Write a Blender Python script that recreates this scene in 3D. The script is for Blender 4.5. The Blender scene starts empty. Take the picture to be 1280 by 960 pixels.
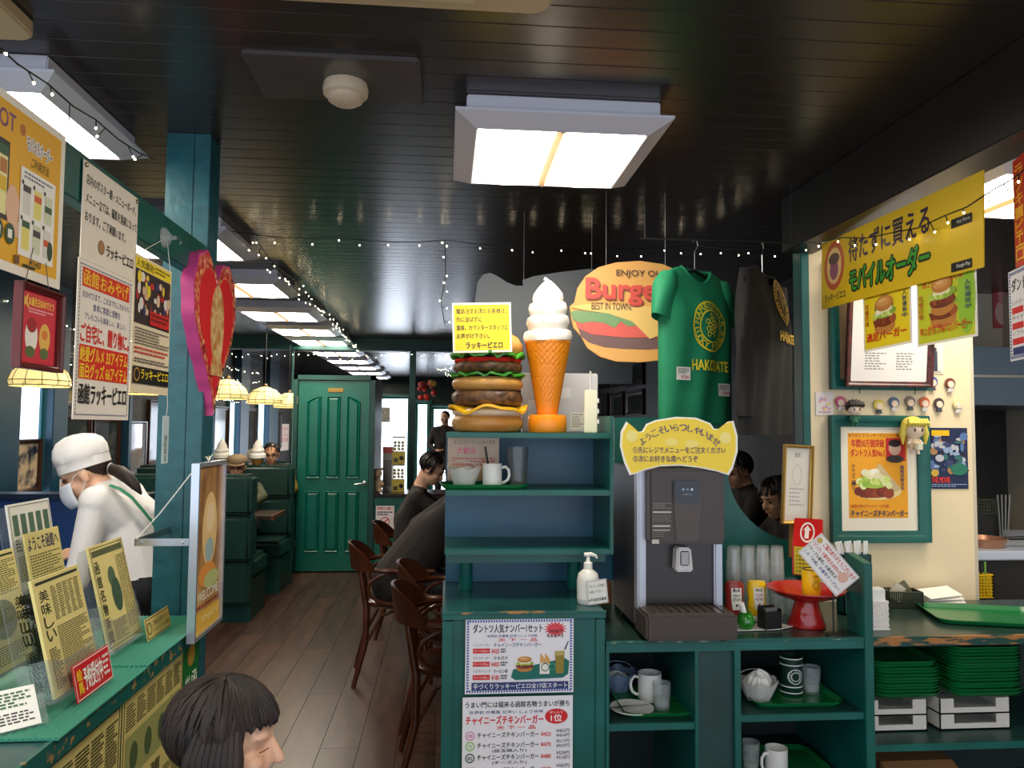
import bpy, bmesh, math, random
from mathutils import Vector, Matrix, noise
random.seed(7)
sc = bpy.context.scene
col = sc.collection
PI = math.pi
# ------------------------------------------------------------ camera, world, exposure
F = 961.0
CAMZ = 1.49
PITCH = math.atan(54 / F)
YAW = math.atan(83 * math.cos(PITCH) / F)
ROLL = 0.008
camd = bpy.data.cameras.new('camera')
camd.sensor_width = 36.0
camd.lens = 36.0 * F / 1280.0
camd.clip_start = 0.05
cam = bpy.data.objects.new('camera', camd)
col.objects.link(cam)
CM = Matrix.Rotation(-YAW, 4, 'Z') @ Matrix.Rotation(PI / 2 + PITCH, 4, 'X') @ Matrix.Rotation(ROLL, 4, 'Z')
cam.matrix_world = Matrix.Translation((0, 0, CAMZ)) @ CM
sc.camera = cam
world = bpy.data.worlds.new('world')
sc.world = world
world.use_nodes = True
world.node_tree.nodes['Background'].inputs[0].default_value = (0.80, 0.88, 1.0, 1)
world.node_tree.nodes['Background'].inputs[1].default_value = 0.9
sc.view_settings.view_transform = 'Standard'
sc.view_settings.look = 'None'
sc.view_settings.gamma = 1.0
sc.view_settings.use_curve_mapping = False
sc.view_settings.exposure = 1.0
sc.cycles.transparent_max_bounces = 24
LAMP = 11.0            # radiance of the ceiling fixtures


def ray(px, py):
    return CM.to_3x3() @ Vector(((px - 640) / F, -(py - 480) / F, -1))


def at(px, py, Y):
    d = ray(px, py)
    return Vector((0, 0, CAMZ)) + d * (Y / d.y)


def atx(px, py, X):
    d = ray(px, py)
    return Vector((0, 0, CAMZ)) + d * (X / d.x)


def atz(px, py, z):
    d = ray(px, py)
    return Vector((0, 0, CAMZ)) + d * ((z - CAMZ) / d.z)


# ------------------------------------------------------------ materials
def lin(c):
    return tuple((x / 255 / 12.92 if x / 255 <= 0.04045 else ((x / 255 + 0.055) / 1.055) ** 2.4) for x in c[:3]) + (1,)


MATS = {}


def mat(rgb, rough=0.5, metal=0.0, var=0.0, scale=8.0, bump=0.0, emit=0.0, spec=0.5, stretch=(1, 1, 1), c2=None, lo=0.4, hi=0.6, coat=0.0, sheen=0.0):
    key = (tuple(rgb), rough, metal, var, scale, bump, emit, spec, stretch, c2, lo, hi, coat)
    if key in MATS:
        return MATS[key]
    m = bpy.data.materials.new('paint_%d_%d_%d' % tuple(rgb[:3]))
    m.use_nodes = True
    nt = m.node_tree
    b = nt.nodes['Principled BSDF']
    b.inputs['Base Color'].default_value = lin(rgb)
    b.inputs['Roughness'].default_value = rough
    b.inputs['Metallic'].default_value = metal
    b.inputs['Specular IOR Level'].default_value = spec
    b.inputs['Coat Weight'].default_value = coat
    if emit:
        b.inputs['Emission Color'].default_value = lin(rgb)
        b.inputs['Emission Strength'].default_value = emit
    if var or bump or c2:
        tc = nt.nodes.new('ShaderNodeTexCoord')
        mp = nt.nodes.new('ShaderNodeMapping')
        mp.inputs['Scale'].default_value = stretch
        nz = nt.nodes.new('ShaderNodeTexNoise')
        nz.inputs['Scale'].default_value = scale
        nz.inputs['Detail'].default_value = 5
        nt.links.new(tc.outputs['Object'], mp.inputs[0])
        nt.links.new(mp.outputs[0], nz.inputs['Vector'])
        if var or c2:
            cr = nt.nodes.new('ShaderNodeValToRGB')
            a = lin(rgb)
            if c2:
                e1, e2 = a, lin(c2)
                cr.color_ramp.elements[0].position = lo
                cr.color_ramp.elements[1].position = hi
            else:
                e1 = tuple(max(0, x * (1 - var)) for x in a[:3]) + (1,)
                e2 = tuple(min(1, x * (1 + var)) for x in a[:3]) + (1,)
                cr.color_ramp.elements[0].position = 0.3
                cr.color_ramp.elements[1].position = 0.7
            cr.color_ramp.elements[0].color = e1
            cr.color_ramp.elements[1].color = e2
            nt.links.new(nz.outputs['Fac'], cr.inputs[0])
            nt.links.new(cr.outputs[0], b.inputs['Base Color'])
        if bump:
            bp = nt.nodes.new('ShaderNodeBump')
            bp.inputs['Strength'].default_value = bump
            bp.inputs['Distance'].default_value = 0.01
            nt.links.new(nz.outputs['Fac'], bp.inputs['Height'])
            nt.links.new(bp.outputs[0], b.inputs['Normal'])
    MATS[key] = m
    return m


def glassy(rgb, alpha=0.12, rough=0.05, name='clear'):
    key = ('g', tuple(rgb), alpha, rough)
    if key in MATS:
        return MATS[key]
    m = bpy.data.materials.new(name + '_%d_%d_%d' % tuple(rgb))
    m.use_nodes = True
    nt = m.node_tree
    for n in list(nt.nodes):
        if n.type == 'BSDF_PRINCIPLED':
            nt.nodes.remove(n)
    out = [n for n in nt.nodes if n.type == 'OUTPUT_MATERIAL'][0]
    tr = nt.nodes.new('ShaderNodeBsdfTransparent')
    tr.inputs[0].default_value = (0.97, 0.98, 0.98, 1)
    df = nt.nodes.new('ShaderNodeBsdfDiffuse')
    df.inputs[0].default_value = lin(rgb)
    gl = nt.nodes.new('ShaderNodeBsdfGlossy')
    gl.inputs['Roughness'].default_value = rough
    m1 = nt.nodes.new('ShaderNodeMixShader')
    m1.inputs[0].default_value = alpha
    nt.links.new(tr.outputs[0], m1.inputs[1])
    nt.links.new(df.outputs[0], m1.inputs[2])
    lw = nt.nodes.new('ShaderNodeLayerWeight')
    lw.inputs[0].default_value = 0.5
    pw = nt.nodes.new('ShaderNodeMath')
    pw.operation = 'POWER'
    pw.inputs[1].default_value = 3.0
    nt.links.new(lw.outputs['Facing'], pw.inputs[0])
    ml = nt.nodes.new('ShaderNodeMath')
    ml.operation = 'MULTIPLY_ADD'
    ml.inputs[1].default_value = 0.3
    ml.inputs[2].default_value = 0.04
    nt.links.new(pw.outputs[0], ml.inputs[0])
    m2 = nt.nodes.new('ShaderNodeMixShader')
    nt.links.new(ml.outputs[0], m2.inputs[0])
    nt.links.new(m1.outputs[0], m2.inputs[1])
    nt.links.new(gl.outputs[0], m2.inputs[2])
    nt.links.new(m2.outputs[0], out.inputs[0])
    MATS[key] = m
    return m


GREEN = mat((12, 92, 84), 0.38, var=0.25, scale=5, bump=0.08, stretch=(1, 1, 1))
GREEN_D = mat((10, 66, 62), 0.42, var=0.3, scale=4, bump=0.1)
TEAL = mat((28, 88, 98), 0.35, var=0.18, scale=22, bump=0.25)
BLUEW = mat((34, 92, 120), 0.35, var=0.35, scale=3, bump=0.1, stretch=(0.4, 1, 3))
DOORG = mat((6, 98, 84), 0.35, var=0.12, scale=6)
WORN = mat((12, 88, 80), 0.45, c2=(170, 125, 70), scale=14, lo=0.58, hi=0.66, stretch=(1, 3, 3))
TOPG = mat((36, 58, 52), 0.25, var=0.25, scale=6)
CREAM = mat((236, 216, 178), 0.6, var=0.05, scale=3)
WHITE = mat((240, 238, 232), 0.5)
PAPER = mat((244, 242, 236), 0.7)
BLACK = mat((18, 18, 20), 0.45)
STEEL = mat((190, 195, 200), 0.28, metal=1.0)
DWOOD = mat((70, 32, 20), 0.3, var=0.35, scale=7, stretch=(1, 1, 0.2))
CLEAR = glassy((205, 215, 220), 0.10)
GLASS = glassy((232, 238, 240), 0.13, 0.03)


# ------------------------------------------------------------ mesh builder
class MB:
    def __init__(self):
        self.v, self.f = [], []

    def add(self, vs, fs, M=None):
        o = len(self.v)
        for p in vs:
            p = Vector(p)
            self.v.append(M @ p if M else p)
        for f in fs:
            self.f.append([i + o for i in f])
        return self

    def box(self, x0, y0, z0, x1, y1, z1, M=None):
        vs = [(x, y, z) for z in (z0, z1) for y in (y0, y1) for x in (x0, x1)]
        fs = [(0, 2, 3, 1), (4, 5, 7, 6), (0, 1, 5, 4), (2, 6, 7, 3), (0, 4, 6, 2), (1, 3, 7, 5)]
        return self.add(vs, fs, M)

    def prism(self, poly, y0, y1, M=None):
        """outline in x,z pushed from y0 to y1"""
        n = len(poly)
        vs = [(p[0], y0, p[1]) for p in poly] + [(p[0], y1, p[1]) for p in poly]
        fs = [list(range(n)), list(range(2 * n - 1, n - 1, -1))]
        fs += [(i, (i + 1) % n, n + (i + 1) % n, n + i) for i in range(n)]
        return self.add(vs, fs, M)

    def lathe(self, prof, n=24, c=(0, 0, 0), M=None, sx=1.0, sy=1.0, close=False, wob=None):
        vs, fs = [], []
        k = len(prof)
        for i, (r, z) in enumerate(prof):
            for j in range(n):
                a = 2 * PI * j / n
                rr = r if wob is None else wob(r, z, a)
                zz = z
                if isinstance(rr, tuple):
                    rr, zz = rr
                vs.append((c[0] + rr * math.cos(a) * sx, c[1] + rr * math.sin(a) * sy, c[2] + zz))
        for i in range(k - 1 if not close else k):
            for j in range(n):
                a, b = i * n + j, i * n + (j + 1) % n
                c2, d = ((i + 1) % k) * n + (j + 1) % n, ((i + 1) % k) * n + j
                fs.append((a, b, c2, d))
        if not close:
            fs.append(list(range(n - 1, -1, -1)))
            fs.append([(k - 1) * n + j for j in range(n)])
        return self.add(vs, fs, M)

    def tube(self, pts, r, n=8, M=None, closed=False, flat=1.0):
        pts = [Vector(p) for p in pts]
        k = len(pts)
        rs = r if isinstance(r, (list, tuple)) else [r] * k
        vs, fs = [], []
        up = None
        for i in range(k):
            if closed:
                t = pts[(i + 1) % k] - pts[i - 1]
            else:
                t = pts[min(i + 1, k - 1)] - pts[max(i - 1, 0)]
            t.normalize()
            if up is None:
                up = t.orthogonal().normalized() if abs(t.z) > 0.9 else Vector((0, 0, 1))
            s = t.cross(up)
            if s.length < 1e-5:
                s = t.orthogonal()
            s.normalize()
            up = s.cross(t).normalized()
            for j in range(n):
                a = 2 * PI * j / n
                vs.append(pts[i] + s * (rs[i] * math.cos(a)) + up * (rs[i] * flat * math.sin(a)))
        for i in range(k if closed else k - 1):
            for j in range(n):
                i2 = (i + 1) % k
                fs.append((i * n + j, i * n + (j + 1) % n, i2 * n + (j + 1) % n, i2 * n + j))
        if not closed:
            fs.append(list(range(n - 1, -1, -1)))
            fs.append([(k - 1) * n + j for j in range(n)])
        return self.add(vs, fs, M)

    def ball(self, c, r, n=12, m=8, M=None):
        rx, ry, rz = r if isinstance(r, (tuple, list)) else (r, r, r)
        vs, fs = [(0, 0, -1)], []
        for i in range(1, m):
            t = -PI / 2 + PI * i / m
            for j in range(n):
                a = 2 * PI * j / n
                vs.append((math.cos(t) * math.cos(a), math.cos(t) * math.sin(a), math.sin(t)))
        vs.append((0, 0, 1))
        for j in range(n):
            fs.append((0, 1 + (j + 1) % n, 1 + j))
            fs.append((len(vs) - 1, 1 + (m - 2) * n + j, 1 + (m - 2) * n + (j + 1) % n))
        for i in range(m - 2):
            for j in range(n):
                a, b = 1 + i * n + j, 1 + i * n + (j + 1) % n
                fs.append((a, b, b + n, a + n))
        vs = [(c[0] + x * rx, c[1] + y * ry, c[2] + z * rz) for x, y, z in vs]
        return self.add(vs, fs, M)

    def mesh(self, name, bevel=0, seg=2, smooth=False, recalc=True):
        me = bpy.data.meshes.new(name)
        me.from_pydata([tuple(v) for v in self.v], [], self.f)
        if recalc or bevel:
            bm = bmesh.new()
            bm.from_mesh(me)
            if recalc:
                bmesh.ops.recalc_face_normals(bm, faces=bm.faces)
            if bevel:
                ed = [e for e in bm.edges if len(e.link_faces) == 2 and e.calc_face_angle(0) > 0.5]
                bmesh.ops.bevel(bm, geom=ed, offset=bevel, segments=seg, affect='EDGES', clamp_overlap=True)
            bm.to_mesh(me)
            bm.free()
        if smooth or bevel:
            me.polygons.foreach_set('use_smooth', [True] * len(me.polygons))
            me.set_sharp_from_angle(angle=math.radians(42))
        return me

    def build(self, name, m, parent=None, bevel=0, seg=2, smooth=False, label=None, recalc=True):
        me = self.mesh(name, bevel, seg, smooth, recalc)
        for mm in (m if isinstance(m, (list, tuple)) else [m]):
            me.materials.append(mm)
        o = bpy.data.objects.new(name, me)
        col.objects.link(o)
        if parent:
            o.parent = parent
        if label:
            o['label'] = label
        return o


def tag(o, label, cat, group=None):
    o['label'] = label
    o['category'] = cat
    if group:
        o['group'] = group
    return o


def thing(name, label, cat, loc=(0, 0, 0), rotz=0.0, group=None):
    o = bpy.data.objects.new(name, None)
    o.empty_display_size = 0.05
    col.objects.link(o)
    o.location = loc
    o.rotation_euler = (0, 0, rotz)
    return tag(o, label, cat, group)


def struct(o):
    o['kind'] = 'structure'
    return o


def sempty(name, loc=(0, 0, 0), rotz=0.0):
    o = bpy.data.objects.new(name, None)
    o.empty_display_size = 0.05
    col.objects.link(o)
    o.location = loc
    o.rotation_euler = (0, 0, rotz)
    return struct(o)


def dup(o, loc=None, rotz=None, label=None, group=None, parent=None):
    c = o.copy()
    col.objects.link(c)
    c.parent = parent
    if loc is not None:
        c.location = loc
    if rotz is not None:
        c.rotation_euler = (0, 0, rotz)
    if label:
        c['label'] = label
    if group:
        c['group'] = group
    for ch in list(o.children):
        dup(ch, parent=c)
    return c


def B(x0, y0, z0, x1, y1, z1):
    return MB().box(x0, y0, z0, x1, y1, z1)


def arc(cx, cy, r, a0, a1, n):
    return [(cx + r * math.cos(math.radians(a0 + (a1 - a0) * i / n)), cy + r * math.sin(math.radians(a0 + (a1 - a0) * i / n))) for i in range(n + 1)]


def rrect(x0, y0, x1, y1, r, n=5):
    return arc(x1 - r, y0 + r, r, -90, 0, n) + arc(x1 - r, y1 - r, r, 0, 90, n) + arc(x0 + r, y1 - r, r, 90, 180, n) + arc(x0 + r, y0 + r, r, 180, 270, n)


# ------------------------------------------------------------ lettering
TX = {}


def text_geo(s, bold=0.0, res=None):
    res = res or (4 if any(48 <= ord(c) < 128 for c in s) else 2)
    k = (s, bold, res)
    if k not in TX:
        cu = bpy.data.curves.new('lettering', 'FONT')
        cu.body = s
        cu.resolution_u = res
        cu.offset = bold
        cu.space_line = 0.95
        ob = bpy.data.objects.new('lettering', cu)
        me = ob.to_mesh()
        vs = [(v.co.x, v.co.y) for v in me.vertices]
        fs = [tuple(p.vertices) for p in me.polygons]
        ob.to_mesh_clear()
        bpy.data.objects.remove(ob)
        bpy.data.curves.remove(cu)
        if not vs:
            vs = [(0, 0), (1, 0), (0, 1)]
        xs = [p[0] for p in vs]
        ys = [p[1] for p in vs]
        x0, x1, y0, y1 = min(xs), max(xs), min(ys), max(ys)
        w, h = max(1e-4, x1 - x0), max(1e-4, y1 - y0)
        TX[k] = ([((x - x0) / w, (y - y0) / h) for x, y in vs], fs, w / h)
    return TX[k]


class Print:
    """flat print on a sheet w wide and h high; x right and y down run 0..1; y_of bends it onto a surface"""

    def __init__(self, w, h, y_of=None, step=0.00005):
        self.w, self.h, self.y_of, self.step = w, h, y_of, step
        self.k = 0
        self.m = {}
        self.bold = 0.0

    def put(self, vs, fs, c, kind='print'):
        self.k += 1
        off = -0.0004 - self.step * self.k
        mb = self.m.setdefault((kind, tuple(c)), MB())
        out = []
        for x, y in vs:
            X, Z = (x - 0.5) * self.w, (1 - y) * self.h
            out.append((X, (self.y_of(X, Z) if self.y_of else 0) + off, Z))
        mb.add(out, fs)

    def r(self, x0, y0, x1, y1, c):
        self.put([(x0, y0), (x0, y1), (x1, y1), (x1, y0)], [(0, 1, 2, 3)], c)

    def e(self, cx, cy, rx, ry, c, n=20):
        self.put([(cx + rx * math.cos(2 * PI * i / n), cy - ry * math.sin(2 * PI * i / n)) for i in range(n)], [list(range(n))], c)

    def ring(self, cx, cy, rx, ry, th, c, n=28):
        a = self.w / self.h
        vs = [(cx + rx * math.cos(2 * PI * i / n), cy - ry * math.sin(2 * PI * i / n)) for i in range(n)]
        vs += [(cx + (rx - th) * math.cos(2 * PI * i / n), cy - (ry - th * a) * math.sin(2 * PI * i / n)) for i in range(n)]
        self.put(vs, [(i, (i + 1) % n, n + (i + 1) % n, n + i) for i in range(n)], c)

    def p(self, pts, c):
        self.put(pts, [list(range(len(pts)))], c)

    def t(self, s, x0, y0, x1, y1, c, bold=None):
        b = self.bold if bold is None else bold
        vs, fs, _ = text_geo(s)
        ln = s.count(chr(10)) + 1
        q = 0.62 * b * (y1 - y0) / ln
        a = self.h / self.w
        sh = [(0, 0)]
        if b >= 0.045:
            sh = [(q * a * math.cos(k * PI / 4), q * math.sin(k * PI / 4)) for k in range(8)]
        elif b >= 0.015:
            sh = [(-q * a, -q), (q * a, q), (q * a, -q)]
        for dx, dy in sh:
            self.put([(x0 + dx + x * (x1 - x0), y1 + dy - y * (y1 - y0)) for x, y in vs], fs, c, 'lettering')

    def tv(self, s, x0, y0, x1, y1, c, bold=None):
        n = len(s)
        for i, ch in enumerate(s):
            if ch != ' ':
                g = (y1 - y0) / n
                self.t(ch, x0, y0 + g * (i + 0.06), x1, y0 + g * (i + 0.94), c, bold)

    def ot(self, s, x0, y0, x1, y1, c, oc, th=0.05, bold=0.01):
        self.t(s, x0, y0, x1, y1, oc, th * 2.2)
        self.t(s, x0, y0, x1, y1, c, bold)

    def at_(self, s, cx, cy, r, a0, a1, size, c, bold=0.0, flip=False):
        """letters along an arc, angles in degrees from 12 o'clock clockwise"""
        asp = self.w / self.h
        n = len(s)
        for i, ch in enumerate(s):
            if ch == ' ':
                continue
            a = math.radians(a0 + (a1 - a0) * (i / (n - 1) if n > 1 else 0.5))
            vs, fs, q = text_geo(ch)
            q = min(q, 1.15)
            for g in ((-1, 1) if bold >= 0.015 else (0,)):
                out = []
                for x, y in vs:
                    lx, ly = (x - 0.5) * size * q + g * bold * size * 0.7, (y - 0.5) * size
                    if flip:
                        lx, ly = -lx, -ly
                    R = r + ly
                    X = R * math.sin(a) + lx * math.cos(a)
                    Y = R * math.cos(a) - lx * math.sin(a)
                    out.append((cx + X, cy - Y * asp))
                self.put(out, fs, c, 'lettering')

    def n(self, x0, y0, x1, y1, rows, c, fill=0.5, seed=1, cols=14):
        """rows of print too small to read"""
        rnd = random.Random(seed)
        vs, fs = [], []
        hh = (y1 - y0) / rows
        for i in range(rows):
            end = x1 - (x1 - x0) * rnd.choice((0, 0, 0.1, 0.3))
            x = x0
            while x < end:
                wd = (x1 - x0) / cols * rnd.uniform(0.5, 1.1)
                o = len(vs)
                a, b = y0 + hh * i, y0 + hh * (i + fill)
                xe = min(x + wd, end)
                vs += [(x, a), (x, b), (xe, b), (xe, a)]
                fs.append((o, o + 1, o + 2, o + 3))
                x += wd * 1.35
        self.put(vs, fs, c, 'lettering')

    def border(self, m, th, c, dash=0):
        a = self.w / self.h
        for i in range(4):
            x0, y0, x1, y1 = [(m, m * a, 1 - m, (m + th) * a), (m, 1 - (m + th) * a, 1 - m, 1 - m * a), (m, m * a, m + th, 1 - m * a), (1 - m - th, m * a, 1 - m, 1 - m * a)][i]
            if not dash:
                self.r(x0, y0, x1, y1, c)
            else:
                hor = i < 2
                k = dash if hor else max(3, int(dash / a))
                vs, fs = [], []
                for j in range(k):
                    t0, t1 = j / k, (j + 0.62) / k
                    q = (x0 + (x1 - x0) * t0, y0, x0 + (x1 - x0) * t1, y1) if hor else (x0, y0 + (y1 - y0) * t0, x1, y0 + (y1 - y0) * t1)
                    o = len(vs)
                    vs += [(q[0], q[1]), (q[0], q[3]), (q[2], q[3]), (q[2], q[1])]
                    fs.append((o, o + 1, o + 2, o + 3))
                self.put(vs, fs, c)

    def burger(self, cx, cy, s, asp=None):
        """a small printed burger"""
        a = asp or self.w / self.h
        rnd = random.Random(int(cx * 97 + cy * 31))

        def blobs(n, y, w, hh, rr, cols):
            for k in range(n):
                x = cx + (-w + 2 * w * (k + 0.5) / n) * s
                self.e(x, cy + (y + rnd.uniform(-hh, hh)) * s * a, rr * s * rnd.uniform(0.8, 1.2), rr * 0.7 * s * a * rnd.uniform(0.8, 1.2), rnd.choice(cols), 10)
        self.e(cx, cy + 0.30 * s * a, 0.53 * s, 0.20 * s * a, (196, 130, 60))
        self.e(cx, cy + 0.12 * s * a, 0.58 * s, 0.18 * s * a, (104, 50, 28))
        blobs(7, 0.13, 0.48, 0.03, 0.16, ((150, 72, 36), (132, 58, 30), (168, 88, 46), (116, 48, 26)))
        self.e(cx, cy - 0.05 * s * a, 0.54 * s, 0.13 * s * a, (150, 190, 70))
        blobs(12, -0.04, 0.52, 0.05, 0.12, ((190, 214, 92), (160, 196, 70), (216, 230, 140), (140, 180, 60)))
        blobs(6, -0.13, 0.34, 0.02, 0.12, ((232, 238, 180), (244, 240, 214)))
        self.e(cx, cy - 0.30 * s * a, 0.46 * s, 0.20 * s * a, (198, 130, 62))
        self.e(cx - 0.04 * s, cy - 0.34 * s * a, 0.34 * s, 0.12 * s * a, (216, 156, 88))
        self.e(cx - 0.08 * s, cy - 0.38 * s * a, 0.18 * s, 0.05 * s * a, (232, 186, 124))

    def build(self, parent, rough=0.55):
        for (kind, c), mb in self.m.items():
            o = mb.build(kind, mat(c, rough), parent, recalc=False)
            o['kind'] = 'stuff'


def sheet(name, label, cat, loc, rotz, w, h, bg=(244, 242, 236), th=0.002, group=None, rough=0.5, tilt=0.0, part='sheet', rim=None):
    """a flat printed sheet: Empty at its bottom middle, front towards local -y"""
    t = thing(name, label, cat, loc, rotz, group)
    if tilt:
        t.rotation_euler = (tilt, 0, rotz)
    B(-w / 2, 0, 0, w / 2, th, h).build(part, mat(bg, rough), t)
    pr = Print(w, h)
    return t, pr


def span(px0, py0, Y0, px1, py1, Y1):
    """a wall-standing sheet between two bottom corners seen in the picture -> loc, rotz, width"""
    a, b = at(px0, py0, Y0), at(px1, py1, Y1)
    d = b - a
    return (a + b) / 2, math.atan2(d.y, d.x), math.hypot(d.x, d.y)


def frame_ring(w, h, fw, depth, prof=None):
    """mitred picture frame, outer w x h standing on z=0, front at y=-depth"""
    mb = MB()
    prof = prof or [(0, 0), (0, -depth), (fw * 0.35, -depth), (fw * 0.6, -depth * 0.7), (fw, -depth * 0.55), (fw, 0)]
    cs = [(-1, 0), (1, 0), (1, 1), (-1, 1)]
    k = len(prof)
    vs, fs = [], []
    for sx, sz in cs:
        for q, y in prof:
            vs.append((sx * (w / 2 - q), y, q if sz == 0 else h - q))
    for i in range(4):
        j = (i + 1) % 4
        for a in range(k):
            b = (a + 1) % k
            fs.append((i * k + a, i * k + b, j * k + b, j * k + a))
    mb.add(vs, fs)
    return mb
# ============================================================ THE SETTING
CEIL = 2.50
XL, XR, YF = -2.9, 2.9, 16.0
# ---- floor
WOODS = [mat(c, 0.34, var=0.42, scale=5, stretch=(3, 0.5, 1), bump=0.12) for c in ((74, 50, 40), (66, 44, 35), (77, 55, 46), (64, 46, 39))]
floor = struct(B(XL - 0.3, -1.6, -0.12, 4.2, YF + 0.3, -0.012).build('floor', WOODS[1]))
pk = {}
pw = 0.176
i = 0
for cx in range(-13, 6):
    y = 0.9 - random.random() * 1.6
    x0 = cx * pw - 0.03
    while y < 15.5:
        L = 1.8
        me = pk.setdefault(i % 4, None)
        if me is None:
            me = B(0.0012, 0.0012, -0.012, pw - 0.0012, L - 0.0012, 0).mesh('plank')
            me.materials.append(WOODS[i % 4])
            pk[i % 4] = me
        o = bpy.data.objects.new('plank', me)
        col.objects.link(o)
        o.parent = floor
        o.location = (x0, y, 0)
        y += L
        i += random.choice((1, 2, 3))
# ---- ceiling: glossy dark boards
CEILM = mat((46, 41, 39), 0.27, var=0.18, scale=9, stretch=(0.25, 3, 1), bump=0.06, spec=0.6)
ceiling = struct(B(XL - 0.1, -1.6, CEIL + 0.014, 4.2, YF + 0.2, CEIL + 0.1).build('ceiling', mat((24, 21, 20), 0.5)))
cw = 0.097
cme = B(XL, 0.0014, CEIL, 4.0, cw - 0.0014, CEIL + 0.014).mesh('plank', bevel=0.0012, seg=1)
cme.materials.append(CEILM)
for k in range(52):
    o = bpy.data.objects.new('plank', cme)
    col.objects.link(o)
    o.parent = ceiling
    o.location = (0, 0.9 + k * cw, 0)
mb = MB()
y = 0.9 + 52 * cw
while y < YF:
    mb.box(XL, y + 0.0014, CEIL, 4.0, y + cw - 0.0014, CEIL + 0.014)
    y += cw
o = mb.build('distant_planks', CEILM, ceiling)
o['kind'] = 'stuff'
# ---- left wall with windows between teal pilasters
WALLP = mat((44, 37, 30), 0.6, c2=(18, 18, 18), scale=16, lo=0.42, hi=0.6)
struct(B(XL - 0.12, 1.2, 0, XL, YF + 0.1, CEIL).build('wall_left', WALLP))
SKYP = mat((206, 224, 250), 0.4, emit=1.5)
SKYB = mat((228, 238, 255), 0.4, emit=3.2)


def wl(px):
    return atx(px, 534, XL).y


wn = 0


def left_window(pa, pb, z0, z1, head=None):
    global wn
    wn += 1
    y0, y1 = wl(pa), wl(pb)
    w = sempty('window_%d' % wn, (XL, (y0 + y1) / 2, z0), PI / 2)
    W, H = y1 - y0, z1 - z0
    B(-W / 2, -0.005, 0, W / 2, 0.01, H).build('pane', SKYP, w)
    frame_ring(W + 0.08, H + 0.08, 0.05, 0.04).build('window_frame', TEAL, w).location.z = -0.04
    if head:
        B(-W / 2 - 0.12, -0.03, H + 0.04, W / 2 + 0.12, 0.01, head - z0).build('header', mat((120, 160, 140), 0.5), w)
    return w


left_window(14, 48, 0.75, 1.77, 2.42)
left_window(236, 262, 0.75, 1.80)
left_window(284, 292, 0.75, 1.80)
left_window(320, 329, 0.75, 1.85)
tn = 0
for pa, pb in ((50, 69), (148, 152), (222, 236), (292, 303), (329, 341), (-30, 8)):
    tn += 1
    y0, y1 = wl(pa), wl(pb)
    struct(B(XL - 0.01, y0, 0, XL + 0.09, y1, CEIL).build('trim_%d' % tn, mat((16, 62, 84), 0.4, var=0.15), bevel=0.006))
# ---- right wall, far wall with the shop windows
struct(B(XR, 5.4, 0, XR + 0.12, YF + 0.1, CEIL).build('wall_right', WALLP))
struct(B(XL - 0.1, YF, 0, XR + 0.1, YF + 0.12, CEIL).build('wall_far', mat((28, 52, 48), 0.5, var=0.3)))
for pa, pb, ya, yb in ((472, 511, 499, 612), (520, 535, 506, 612), (540, 580, 512, 612)):
    wn += 1
    a, b = at(pa, yb, YF), at(pb, ya, YF)
    w = sempty('window_%d' % wn, ((a.x + b.x) / 2, YF, a.z), 0)
    W, H = b.x - a.x, b.z - a.z
    B(-W / 2, -0.01, 0, W / 2, 0.01, H).build('pane', SKYB, w)
    frame_ring(W + 0.16, H + 0.2, 0.1, 0.08).build('window_frame', GREEN, w).location.z = -0.1
# ---- beam and posts across the room
tn += 1
struct(B(XL, 8.95, 2.36, XR, 9.10, CEIL).build('trim_%d' % tn, GREEN_D, bevel=0.006))
for px, Y, z1 in ((515.5, 9.02, 2.36), (365, 9.02, 2.36)):
    tn += 1
    a = at(px, 500, Y)
    hw = 0.035 if px > 400 else 0.012
    struct(B(a.x - hw, Y - hw, 0, a.x + hw, Y + hw, z1).build('trim_%d' % tn, GREEN_D, bevel=0.004))
# ---- partition box with the green door
YD = 8.05
a, b = at(362, 714, YD), at(470, 470, YD)
DX0, DX1, DZ = a.x, b.x, b.z
wp = struct(B(DX0, YD + 0.06, 0, DX1, YD + 0.85, DZ - 0.01).build('wall_restroom', GREEN_D))
d = sempty('door_1', ((DX0 + DX1) / 2, YD, 0))
W = DX1 - DX0
H = DZ
fr = MB().box(-W / 2, -0.03, 0, -W / 2 + 0.045, 0.06, H).box(W / 2 - 0.055, -0.03, 0, W / 2, 0.06, H).box(-W / 2, -0.03, H - 0.05, W / 2, 0.06, H)
fr.build('door_frame', GREEN_D, d, bevel=0.004)
lw0, lw1 = -W / 2 + 0.05, W / 2 - 0.06
lf = MB().box(lw0, -0.005, 0.012, lw1, 0.04, H - 0.055).build('door_leaf', DOORG, d, bevel=0.003)
LW = lw1 - lw0


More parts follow.
